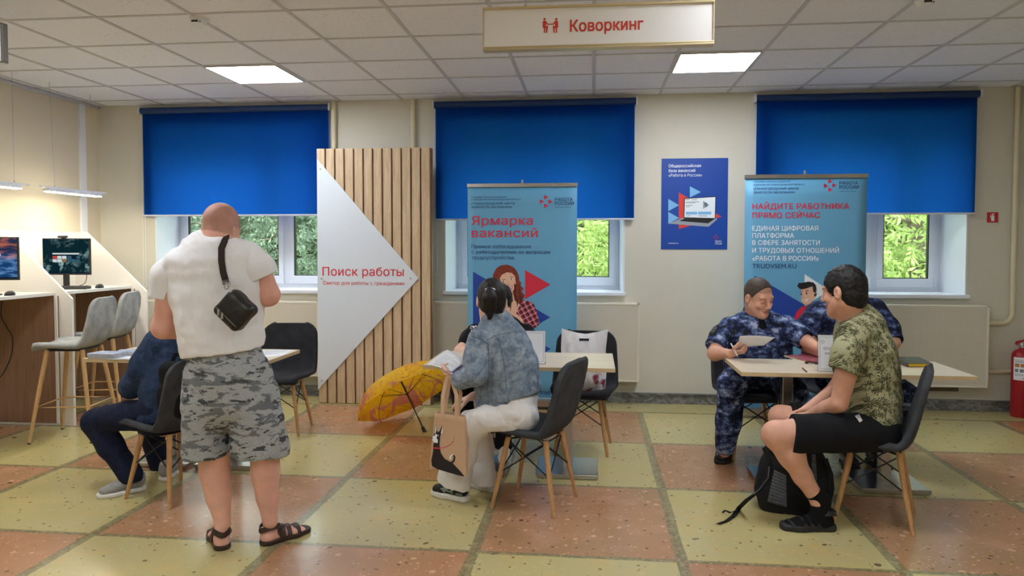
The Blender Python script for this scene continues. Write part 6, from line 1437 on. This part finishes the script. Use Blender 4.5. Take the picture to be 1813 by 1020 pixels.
# trekking backpack on the floor
M_PACK = m_cloth('black_nylon', srgb(30, 31, 34), .1, .25, 16, .7); M_PACKG = mat('grey_mesh', srgb(86, 90, 96), .9, var=.2, vs=200)
r = thing('backpack', 'black and grey trekking backpack on the floor behind the bare shin', 'backpack', (1.16, 4.27, 0))
S = Sdf(); S.loft([T(1345, 1468, 900, 4.27, .10), T(1336, 1472, 868, 4.27, .125), T(1346, 1466, 825, 4.27, .12), T(1358, 1452, 792, 4.27, .10)], (1, 0, 0), .03); S.ell(A(1452, 858, 4.24), (.055, .09, .10), None, .02); S.ell(A(1400, 790, 4.25), (.13, .10, .05), None, .03); S.cut(V3(1.1, 4.2, .004), (0, 0, -1)); S.noise(.005, 13, 9)
pk = S.build('body', M_PACK, r, r, .0065); bpy.context.view_layer.update()
patch_grid(pk, r, [(1371, 832), (1392, 842), (1393, 898), (1359, 888)], 'mesh_panel', M_PACKG, pk, .003, 10); patch_grid(pk, r, [(1437, 804), (1443, 804), (1446, 852), (1436, 848)], 'mesh_panel', M_PACKG, pk, .003, 8)
m = MB(); ribbon(m, [A(1352, 792, 4.16), A(1364, 820, 4.12), A(1362, 846, 4.11), A(1346, 868, 4.10), A(1322, 886, 4.07), atz(1308, 900, .012), atz(1300, 912, .007), atz(1286, 922, .005), atz(1271, 927, .005)], .028, (0, .6, .8), .005); part('strap', m, M_PACK, r, smooth=True, angle=50)
m = MB(); ribbon(m, [A(1362, 826, 4.10), A(1360, 846, 4.095), A(1345, 866, 4.085), A(1334, 876, 4.07)], .006, (0, .8, .6), .003); part('piping', m, M_PACKG, r, smooth=True)
m = MB(); ribbon(m, [atz(1306, 903, .012), atz(1293, 908, .02), atz(1284, 904, .025), atz(1279, 908, .012)], .018, (0, .6, .8), .004); part('strap', m, M_PACK, r, smooth=True)
m = MB(); ribbon(m, [A(1462, 812, 4.16), A(1472, 840, 4.15), A(1474, 866, 4.15), A(1468, 890, 4.16)], .02, (0, .9, .3), .004); part('strap', m, M_PACK, r, smooth=True)
# white plastic bag on the chair
def m_plastic():
    t = NT('white_plastic'); p = t.obj(); f = t.noise(p, 9, 3, .5, .6); z = t.n('SeparateXYZ', {0: p}).outputs[2]; w = t.noise(p, 13, 3, .5, .3)
    fl = t.math('MULTIPLY', t.step(f, .55, .62), t.step(z, .20, .10)); c = t.mix(fl, srgb(240, 240, 244), srgb(150, 52, 84)); c = t.mix(t.step(w, .56, .68), c, srgb(226, 224, 228))
    return t.out(t.n('MixShader', {0: .12, 1: t.bsdf(c, .25, 0, t.bump(w, .5, .02)), 2: t.n('BsdfTranslucent', {0: c})}))
r = thing('plastic_bag', 'white plastic carrier bag with pink flowers standing on the black chair', 'bag', (-.055, 5.36, .452)); L0 = np.array(r.location)
m = MB(); NU, NVV = 28, 34; W_, H_ = .165, .41; sgn = 1
for sgn in (-1, 1):
    b0 = len(m.v); vs = []; fs = []
    for j in range(NVV+1):
        for i in range(NU+1):
            u = i/NU*2-1; v = j/NVV; th = .075*(1-v)**.7+.004; wd = W_*(.92+.10*v)
            ear = .06*abs(u)**1.5*max(0, v-.8)*5*.5; y = sgn*th*math.sqrt(max(0, 1-u*u))+.006*math.sin(13*u+9*v)+.012*v
            vs.append(L0+V3(u*wd+.006*math.sin(7*v), y+.01, v*H_*(1 if True else 1)+ear-.02*(1-abs(u))*max(0, v-.8)*5*.4))
    for j in range(NVV):
        for i in range(NU):
            u = (i+.5)/NU*2-1; v = (j+.5)/NVV
            if (u/.26)**2+((v-.885)/.033)**2 < 1: continue
            fs.append((j*(NU+1)+i, j*(NU+1)+i+1, (j+1)*(NU+1)+i+1, (j+1)*(NU+1)+i))
    m.add(vs, fs)
part('body', m, m_plastic(), r, smooth=True, angle=180)

# ================================================================== umbrella lying open on the floor
def m_umb():
    t = NT('yellow_umbrella'); p = t.obj(); f = t.noise(p, 7, 2, .5, 3.0); rd = t.math('ABSOLUTE', t.math('SUBTRACT', f, .5)); d = t.vmath('LENGTH', p)
    c = t.mix(t.step(t.noise(p, 4, 2), .4, .6), srgb(248, 190, 16), srgb(250, 204, 44)); c = t.mix(t.math('MULTIPLY', t.step(rd, .035, .0), .8), c, srgb(206, 110, 70))
    g = t.noise(p, 5, 3, .5, 1.5); k = t.math('MULTIPLY', t.step(g, .50, .56), t.step(t.noise(p, 3, 1), .42, .52)); c = t.mix(t.math('MULTIPLY', k, .75), c, srgb(212, 112, 124))
    d_ = t.bsdf(c, .6, 0, None, .3); tr = t.n('BsdfTranslucent', {0: c}); return t.out(t.n('MixShader', {0: .45, 1: d_, 2: tr}))
ua = nrm(V3(.50, -.33, -.80)); RU, DU = .44, .21
uc = A(722, 699, 5.86); low = uc[2]-RU*math.sqrt(1-ua[2]**2); uc = uc+V3(0, 0, .004-low)
u1 = nrm(np.cross(ua, V3(0, 0, 1))); u2 = np.cross(ua, u1); apex = uc-ua*DU
r = thing('umbrella', 'open yellow umbrella with pink swirls lying on the floor beside the slatted panel', 'umbrella', (uc[0], uc[1], 0))
NR, NA = 12, 64; vs = [apex]; fs = []
for j in range(1, NR+1):
    q = j/NR
    for k in range(NA):
        a = 2*math.pi*k/NA; rib = abs(((k/(NA/8))+.5) % 1-.5)*2; rr = RU*math.sin(q*math.pi/2*.98)*(1-.07*(1-abs(1-2*(((k/(NA/8))) % 1)))*q*q*1.0)
        vs.append(apex+ua*(DU*(1-math.cos(q*math.pi/2)))*1.0+rr*(math.cos(a)*u1+math.sin(a)*u2))
for k in range(NA): fs.append((0, 1+k, 1+(k+1) % NA))
for j in range(NR-1):
    for k in range(NA): fs.append((1+j*NA+k, 1+j*NA+(k+1) % NA, 1+(j+1)*NA+(k+1) % NA, 1+(j+1)*NA+k))
m = MB(); m.add(vs, fs); cn = part('canopy', m, m_umb(), r, smooth=True, angle=180)
m = MB(); m.tube([apex-ua*.03, apex+ua*.52], .0055, 10); m.tube([apex-ua*.05, apex-ua*.028], .004, 8); part('shaft', m, M_BLACKM, r, smooth=True)
m = MB(); m.tube([apex+ua*.50, apex+ua*.55, apex+ua*.60], [.013, .016, .013], 12); part('grip', m, M_BLACK, r, smooth=True)
run = apex+ua*.20
for k in range(8):
    a = 2*math.pi*k/8; rd = math.cos(a)*u1+math.sin(a)*u2; P_ = [apex+ua*(DU*(1-math.cos(q*math.pi/2))+.006)+rd*(RU*math.sin(q*math.pi/2*.98)-.004) for q in np.linspace(.02, 1, 12)]
    m = MB(); m.tube(P_, .0022, 6); m.tube([run, P_[5]], .002, 6); m.lathe([(0, -.004), (.005, -.004), (.005, .004), (0, .004)], P_[5], rd, 8); part('rib', m, M_BLACKM, r, smooth=True)

# ================================================================== papers and things on the tables
M_PAPER = mat('white_paper', srgb(238, 240, 244), .7); M_PRINT = mat('grey_print', srgb(120, 124, 134), .8)
def lerp4(C, u, v): return (C[0]*(1-u)+C[1]*u)*(1-v)+(C[3]*(1-u)+C[2]*u)*v
def paper(C, label, group=None, lines=(), bend=.0, name='paper', m_=None):
    C = [np.asarray(c, float) for c in C]; n = nrm(np.cross(C[1]-C[0], C[3]-C[0])); o = sum(C)/4
    if n @ (O_CAM-o) < 0: n = -n
    r = thing(name, label, 'paper', o, group=group); m = MB(); m.sheet(lambda u, v: lerp4(C, u, v)+n*bend*math.sin(math.pi*u), 8, 4); s_ = part('sheet', m, m_ or M_PAPER, r, smooth=True, solid=.0006)
    if lines:
        m = MB()
        for u0, u1_, v, w in lines: m.add([lerp4(C, u, vv)+n*(bend*math.sin(math.pi*u)+.0012) for u, vv in ((u0, v), ((u0+u1_)/2, v), (u1_, v), (u1_, v+w), ((u0+u1_)/2, v+w), (u0, v+w))], [(0, 1, 2, 3, 4, 5)])
        sub('print', m, M_PRINT, s_, r)
    return r
LN = [(.15, .85, .10, .015), (.2, .8, .14, .015), (.1, .6, .22, .012), (.1, .9, .28, .012), (.1, .85, .34, .012), (.1, .9, .42, .012), (.1, .5, .5, .012), (.1, .9, .56, .012), (.1, .8, .64, .012), (.1, .6, .72, .012), (.55, .85, .82, .012)]
paper([A(757, 645, 4.22), A(800, 658, 4.07), A(826, 640, 4.20), A(792, 619, 4.37)], 'printed form held by the woman in the pale denim jacket', None, [(a, b, c_, d) for a, b, c_, d in LN], .004)
C = [A(780, 655, 4.125), A(801, 663.5, 4.055), A(824, 648, 4.17), A(800, 640, 4.25)]; paper(C, 'lavender folder under the printed form in her hand', None, (), 0, 'folder', mat('lavender_card', srgb(176, 172, 208), .6))['category'] = 'folder'
paper([A(1310, 595, 4.86), A(1372, 597.5, 4.86), A(1352, 612, 4.97), A(1305, 618.5, 4.965)], 'blank white sheet held up by the man in camouflage uniform', None, (), -.008)
def on_table(q, z=.7506): return [atz(x, y, z) for x, y in q]
paper(on_table([(462, 621), (520, 619.5), (500, 630), (440, 633)]), 'white printed sheet at the right end of the left table', None, LN)
c_ = atz(226, 634, .7506); paper([c_+V3(-.10, -.07, 0), c_+V3(.10, -.05, 0), c_+V3(.09, .09, 0), c_+V3(-.11, .07, 0)], 'white sheet beside the notebooks on the left table', None, LN[:4])
# spiral notebooks
M_NBC = NT('blue_grey_cover'); _p = M_NBC.obj(); M_NBC = M_NBC.out(M_NBC.bsdf(M_NBC.ramp(M_NBC.noise(_p, 16, 3, .5, 1), [(.35, srgb(196, 206, 222)), (.52, srgb(120, 146, 188)), (.66, srgb(222, 226, 232))]), .35))
def notebook(c, yaw, label):
    r = thing('spiral_notebook', label, 'notebook', c, yaw, 'spiral notebooks on the left table')
    MB().box(-.095, .095, -.066, .066, .0004, .0066).build('pages', M_PAPER, r)
    m = MB(); m.box(-.097, .097, -.068, .068, .0067, .0078); m.build('cover', M_NBC, r)
    m = MB()
    for k in range(16):
        x = -.085+k*.0113; m.tube([(x, -.066+.0052*math.cos(a), .0042+.0040*math.sin(a)) for a in np.linspace(0, 2*math.pi, 8, endpoint=False)], .0008, 4, closed=True)
    m.build('spiral', M_CHROME, r); return r
s1, s2 = atz(190, 633, .75), atz(214, 626, .75); nb = None; labs = ['lowest of four', 'second from the bottom', 'third from the bottom', 'topmost of four']
for i in range(4):
    loc = (s1[0]+.004*(i % 2), s1[1]-.002*i, .7506+.0088*i); lb = 'spiral notebook in the front pile on the left table, %s' % labs[i]
    nb = notebook(loc, .06*i-.05, lb) if nb is None else None or nb
    if i: c = copy_tree(nb); c.location = loc; c.rotation_euler[2] = .05*(i % 3)-.04; c['label'] = lb
s2 = s1+V3(.08, .16, 0)
for i in range(3):
    c = copy_tree(nb); c.location = (s2[0]-.003*i, s2[1]+.002*i, .7506+.0088*i); c.rotation_euler[2] = .25+.05*i; c['label'] = 'spiral notebook in the rear pile on the left table, %s of three' % ('bottom', 'middle', 'top')[i]
r = thing('pen', 'dark pen lying by the notebooks on the left table', 'pen', atz(240, 624, .756)); p = np.array(r.location)
m = MB(); m.tube([p+V3(-.07, .01, 0), p+V3(.05, -.01, 0)], .0045, 10); m.tube([p+V3(.05, -.01, 0), p+V3(.062, -.012, 0)], [.004, .001], 8); part('barrel', m, M_BLACK, r, smooth=True); m = MB(); m.box(p[0]-.065, p[0]-.03, p[1]+.003, p[1]+.006, p[2]+.004, p[2]+.007); part('clip', m, M_CHROME, r)
# table-top name stands
M_ACR = NT('clear_acrylic'); M_ACR = M_ACR.out(M_ACR.n('MixShader', {0: .18, 1: M_ACR.n('BsdfTransparent', {0: (.93, .95, .96)}), 2: M_ACR.n('BsdfGlossy', {0: (1, 1, 1), 'Roughness': .05})}))
def stand(x0, x1, y, h, label, writing):
    r = thing('sign_holder', label, 'sign holder', ((x0+x1)/2, y, .75), group='acrylic sign holders'); ln = .10*h
    m = MB(); m.prism([(x0, y, .7505), (x1, y, .7505), (x1, y+ln, .7505+h), (x0, y+ln, .7505+h)], (0, .003, 0)); m.box(x0, x1, y, y+.075, .7502, .7530); part('acrylic', m, M_ACR, r)
    e = .006; m = MB(); yo = lambda z: y+ln*(z-.7505)/h-.001
    z0, z1 = .7505+e, .7505+h-e; m.prism([(x0+e, yo(z0), z0), (x1-e, yo(z0), z0), (x1-e, yo(z1), z1), (x0+e, yo(z1), z1)], (0, -.0006, 0)); sh_ = part('insert', m, M_PAPER, r)
    m = MB(); g_ = .004
    for a, b, c_, d in ((x0+.014, x1-.014, z0+.010, z0+.010+g_*.4), (x0+.014, x1-.014, z1-.010-g_*.4, z1-.010), (x0+.014, x0+.014+g_*.4, z0+.010, z1-.010), (x1-.014-g_*.4, x1-.014, z0+.010, z1-.010)): m.prism([(a, yo(c_)-.001, c_), (b, yo(c_)-.001, c_), (b, yo(d)-.001, d), (a, yo(d)-.001, d)], (0, -.0004, 0))
    if writing:
        up = nrm(V3(0, ln, h))
        for s_, xl, yb, xr, cap in writing:
            o_ = A(xl, yb, y+ln*.5); z = o_[2]; o_ = A(xl, yb, yo(z)); letters(m, s_, (o_[0], yo(o_[2])-.0012, o_[2]), A(xl, yb-cap, y)[2]-A(xl, yb, y)[2], (1, 0, 0), up, width=A(xr, yb, y)[0]-A(xl, yb, y)[0], bold=.012)
        lx, lz = x0+.032, .75+h-.045
        for dx, dz in ((0, .009), (-.008, 0), (.008, 0), (0, -.009)): m.prism([(lx+dx-.003, yo(lz)-.0015, lz+dz-.004), (lx+dx+.004, yo(lz)-.0015, lz+dz), (lx+dx-.003, yo(lz)-.0015, lz+dz+.004)], (0, -.0004, 0))
    sub('print', m, M_PRINT if not writing else mat('grey_blue_print', srgb(112, 122, 140), .8), sh_, r); return r
a, b = A(939, 640, 4.62), A(966.5, 640, 4.62); stand(b[0]-.165, b[0], 4.60, .213, 'blank white sign holder on the middle table beside the pale denim jacket', None)
a = A(1447, 655, 4.52); stand(a[0], a[0]+.225, 4.515, .222, 'white sign holder with grey lettering on the right table', [('Отдел', 1458, 619, 1482, 4.6), ('охраны', 1460.5, 627.5, 1489, 4.6)])
# magazine, book, pens
q = on_table([(1388, 631), (1432, 626.5), (1476, 641), (1436, 646)], .7508)
r = thing('magazine', 'colourful red magazine with a yellow edge on the right table', 'magazine', q[0]*.5+q[2]*.5)
def m_mag():
    t = NT('magazine_cover'); p = t.obj(); f = t.noise(p, 22, 3, .6, .6); return t.out(t.bsdf(t.ramp(f, [(.35, srgb(70, 44, 70)), (.47, srgb(176, 62, 70)), (.56, srgb(120, 92, 120)), (.66, srgb(204, 176, 176))]), .35))
m = MB(); m.prism(q, (0, 0, .005)); part('pages', m, M_PAPER, r); m = MB(); m.prism([p+V3(0, 0, .0052) for p in q], (0, 0, .0008)); part('cover', m, m_mag(), r)
m = MB(); d_ = q[3]-q[0]; i_ = nrm(q[1]-q[0])*.012; m.prism([q[0]+V3(0, 0, .0062), q[0]+i_+V3(0, 0, .0062), q[3]+i_+V3(0, 0, .0062), q[3]+V3(0, 0, .0062)], (0, 0, .0006)); part('spine_strip', m, mat('yellow_ink', srgb(226, 186, 40), .5), r)
q = [atz(x, y, .7745) for x, y in ((1607, 643.5), (1652, 643.5), (1628, 632), (1572, 631))]
r = thing('book', 'dark closed book with yellow page edges on the right table', 'book', sum(q)/4-V3(0, 0, .024)); dn = V3(0, 0, -.0235)
m = MB(); m.prism([p+V3(0, 0, -.001) for p in q], (0, 0, -.0025)); m.prism([p+V3(0, 0, -.0225) for p in q], (0, 0, .0025)); m.prism([q[3]+V3(0, 0, -.001), q[3]+V3(.006, 0, -.001), q[0]+V3(.006, 0, -.001), q[0]+V3(0, 0, -.001)], (0, 0, -.0215)); part('cover', m, mat('dark_grey_cover', srgb(66, 60, 56), .45), r, bevel=.0008)
ins = [q[0]+V3(.006, .003, 0), q[1]+V3(-.003, .003, 0), q[2]+V3(-.003, -.003, 0), q[3]+V3(.006, -.003, 0)]; m = MB(); m.prism([p+V3(0, 0, -.0036) for p in ins], (0, 0, -.0163)); part('pages', m, mat('yellow_edges', srgb(226, 182, 30), .6), r)
def stick(name, p0, p1, rad, m_, label, cat, tipm=None):
    p0, p1 = np.asarray(p0), np.asarray(p1); r = thing(name, label, cat, (p0+p1)/2); m = MB(); m.tube([p0, p0*.12+p1*.88], rad, 10); part('barrel', m, m_, r, smooth=True, angle=60); m = MB(); m.tube([p0*.12+p1*.88, p1], [rad*.95, rad*.25], 10); part('tip', m, tipm or M_STEELD, r, smooth=True); return r
stick('pen', A(1294, 608, 4.93), A(1306.5, 632.5, 4.93), .0042, M_WHITE, 'white pen in the hand of the man in camouflage uniform', 'pen', M_CHROME)
stick('pencil', atz(1421, 652, .7555), atz(1429, 659, .7555), .0045, mat('pencil_brown', srgb(120, 82, 40), .5), 'short brown pencil lying near the front edge of the right table', 'pencil', M_BLACK)
p = atz(1443, 646, .7506); r = thing('phone', 'black flat phone-like case lying behind the white lettered sign holder', 'phone', p); m = MB(); m.obox(p+V3(.01, .05, .005), (.055, .035, .0045), [nrm(V3(.9, -.3, 0)), nrm(V3(.3, .9, 0)), V3(0, 0, 1)]); part('case', m, M_BLACK, r, bevel=.003); m = MB(); m.obox(p+V3(.01, .05, .0098), (.05, .03, .0003), [nrm(V3(.9, -.3, 0)), nrm(V3(.3, .9, 0)), V3(0, 0, 1)]); part('screen', m, mat('dark_glass', srgb(12, 13, 16), .1), r)

# ================================================================== fire extinguisher
ex_, ey_ = A(1790, 700, 6.86)[0]+.078, 6.86; M_FIRE = mat('red_enamel', srgb(164, 26, 36), .35, var=.04)
r = thing('fire_extinguisher', 'red fire extinguisher on the floor at the right picture edge', 'fire extinguisher', (ex_, ey_, 0))
m = MB(); m.lathe([(0, 0), (.07, 0), (.076, .008), (.076, .53), (.070, .56), (.05, .585), (.024, .598), (.02, .61), (0, .61)], (ex_, ey_, 0), (0, 0, 1), 32); part('cylinder', m, M_FIRE, r, smooth=True)
m = MB(); m.lathe([(0, 0), (.018, 0), (.018, .035), (.012, .045), (0, .045)], (ex_, ey_, .605), (0, 0, 1), 16); m.tube([(ex_-.02, ey_-.02, .63), (ex_-.05, ey_-.035, .63)], .010, 10); part('valve', m, M_CHROME, r, smooth=True)
m = MB(); m.prism([(ex_-.055, ey_-.012, .64), (ex_-.045, ey_-.012, .665), (ex_+.09, ey_-.012, .705), (ex_+.10, ey_-.012, .69)], (0, .024, 0)); m.prism([(ex_-.05, ey_-.01, .632), (ex_-.05, ey_-.01, .642), (ex_+.09, ey_-.01, .655), (ex_+.09, ey_-.01, .643)], (0, .02, 0)); part('handle', m, M_FIRE, r, bevel=.003)
m = MB(); m.tube([(ex_+.015, ey_-.015, .63), (ex_+.05, ey_-.05, .63), (ex_+.078, ey_-.06, .58), (ex_+.082, ey_-.045, .40), (ex_+.082, ey_-.03, .2)], .010, 10); part('hose', m, M_BLACK, r, smooth=True)
m = MB(); m.sheet(lambda u, v: (ex_+.0772*math.cos(math.radians(196+92*u)), ey_+.0772*math.sin(math.radians(196+92*u)), .33+.20*v), 12, 2); lb = part('label_sheet', m, M_PAPER, r, smooth=True); lb['label'] = 'white paper label'
m = MB(); M_OCH = mat('ochre_ink', srgb(190, 128, 60), .7)
for a0_, a1_, z0, z1, mi in ((205, 232, .445, .475, 1), (238, 262, .445, .475, 1), (205, 280, .505, .509, 0), (205, 270, .492, .496, 0), (205, 282, .485, .488, 0), (206, 226, .40, .428, 0), (234, 256, .40, .428, 0), (205, 280, .38, .384, 0), (205, 276, .37, .373, 0), (250, 280, .345, .352, 0)):
    m.sheet(lambda u, v: (ex_+.0776*math.cos(math.radians(a0_+(a1_-a0_)*u)), ey_+.0776*math.sin(math.radians(a0_+(a1_-a0_)*u)), z0+(z1-z0)*v), 6, 1, mi)
sub('print', m, [M_PRINT, M_OCH], lb, r, smooth=True)

# ================================================================== outside the windows
def m_leaf(name, c1, c2, c3):
    t = NT(name); p = t.obj(); f = t.noise(p, 3.2, 3); g = t.noise(p, 19, 1); c = t.mix(t.step(f, .35, .65), c1, c2); c = t.mix(t.step(g, .5, .75), c, c3)
    return t.out(t.n('MixShader', {0: .4, 1: t.bsdf(c, .5, 0, None, .4), 2: t.n('BsdfTranslucent', {0: c})}))
M_LEAFB = m_leaf('bright_leaf', srgb(110, 134, 60), srgb(146, 166, 84), srgb(188, 198, 132)); M_LEAFD = m_leaf('deep_leaf', srgb(58, 78, 58), srgb(88, 106, 78), srgb(132, 144, 116)); M_BARK = mat('grey_bark', srgb(96, 84, 68), .9, var=.3, vs=8, bump=.4, bs=30)
structure('ground', MB().box(-14, 14, YO+.02, 26, -1.0, -.9), mat('lawn', srgb(92, 116, 58), .9, var=.2, vs=3))
def foliage(rng, n, bx, leaf, m):
    vs, fs = [], []
    for _ in range(n):
        p = np.array([rng.uniform(*bx[i]) for i in range(3)]); d = nrm(np.array([rng.gauss(0, 1), rng.gauss(0, .6), rng.gauss(-.35, .5)])); L = leaf*rng.uniform(.8, 1.3)
        for k in range(7):
            b = p+d*L*.42*(k//2 if k < 6 else 3); sd = nrm(np.cross(d, V3(rng.gauss(0, .3), -1, rng.gauss(0, .3)))); v = nrm(d*.7+sd*(0 if k == 6 else (1 if k % 2 else -1))*.9+V3(0, 0, -.25)+np.array([rng.gauss(0, .15) for _ in range(3)])); w = nrm(np.cross(v, V3(rng.gauss(0, .5), -1, rng.gauss(.4, .4))))*L*.17; n_ = np.cross(v, w)*.25
            i0 = len(vs); vs += [b, b+v*L*.45+w+n_, b+v*L, b+v*L*.45-w+n_, b+v*L*.5]; fs += [(i0, i0+1, i0+4), (i0+1, i0+2, i0+4), (i0+2, i0+3, i0+4), (i0+3, i0, i0+4)]
    m.add(vs, fs)
def tree(x, y, bx, n, leaf, mt, label, seed):
    rng = random.Random(seed); r = thing('tree', label, 'tree', (x, y, -.9), group='trees outside the windows'); m = MB()
    m.tube([(x, y, -.9), (x+.05, y, .6), (x-.05, y+.05, 1.8), (x, y, 3.6)], [.16, .12, .10, .05], 10)
    for k in range(9):
        z = .3+.3*k; a = rng.uniform(0, 6.28); e = V3(x+rng.uniform(-1, 1)*(bx[0][1]-bx[0][0])*.42, y+rng.uniform(-.6, .6), z+rng.uniform(.4, 1.0)); m.tube([(x, y, z), ((x+e[0])/2, (y+e[1])/2, z+.1), e], [.022, .014, .005], 7)
    part('trunk', m, M_BARK, r, smooth=True); m = MB(); foliage(rng, n, bx, leaf, m); part('foliage', m, mt, r, recalc=False)
tree(-5.6, 10.6, ((-8.2, -3.2), (10.0, 11.6), (.0, 4.6)), 3600, .085, M_LEAFD, 'dark green leafy tree outside the window behind the standing man', 3)
tree(-.9, 10.2, ((-2.9, 1.2), (9.4, 10.9), (.0, 4.6)), 2800, .10, M_LEAFB, 'bright green leafy tree outside the window behind the job fair banner', 5)
tree(4.2, 10.0, ((2.2, 6.4), (9.2, 10.6), (.0, 4.6)), 2800, .11, M_LEAFB, 'bright green leafy tree outside the window nearest the extinguisher', 8)
for x, lab, sd in ((-6.6, 'tall clipped hedge far behind the dark green tree, seen through the left window', 1), (-.6, 'tall hedge far behind the bright tree seen through the middle window', 2), (5.4, 'tall hedge far behind the bright tree seen through the right window', 4)):
    rng = random.Random(sd); S = Sdf(); S.box(V3(x, 13.4, 1.4), (2.45, .6, 2.3), None, .5, .1); S.noise(.22, 1.5, sd+20)  # added hedge, its solid core shuts off the low sky
    r = thing('hedge', lab, 'hedge', (x, 13.4, -.9), group='hedges outside'); S.build('core', M_LEAFD, r, r, .09); m = MB(); foliage(rng, 700, ((x-2.3, x+2.3), (12.5, 12.9), (-.5, 3.2)), .2, m); part('foliage', m, M_LEAFD if x < -3 else M_LEAFB, r, recalc=False)
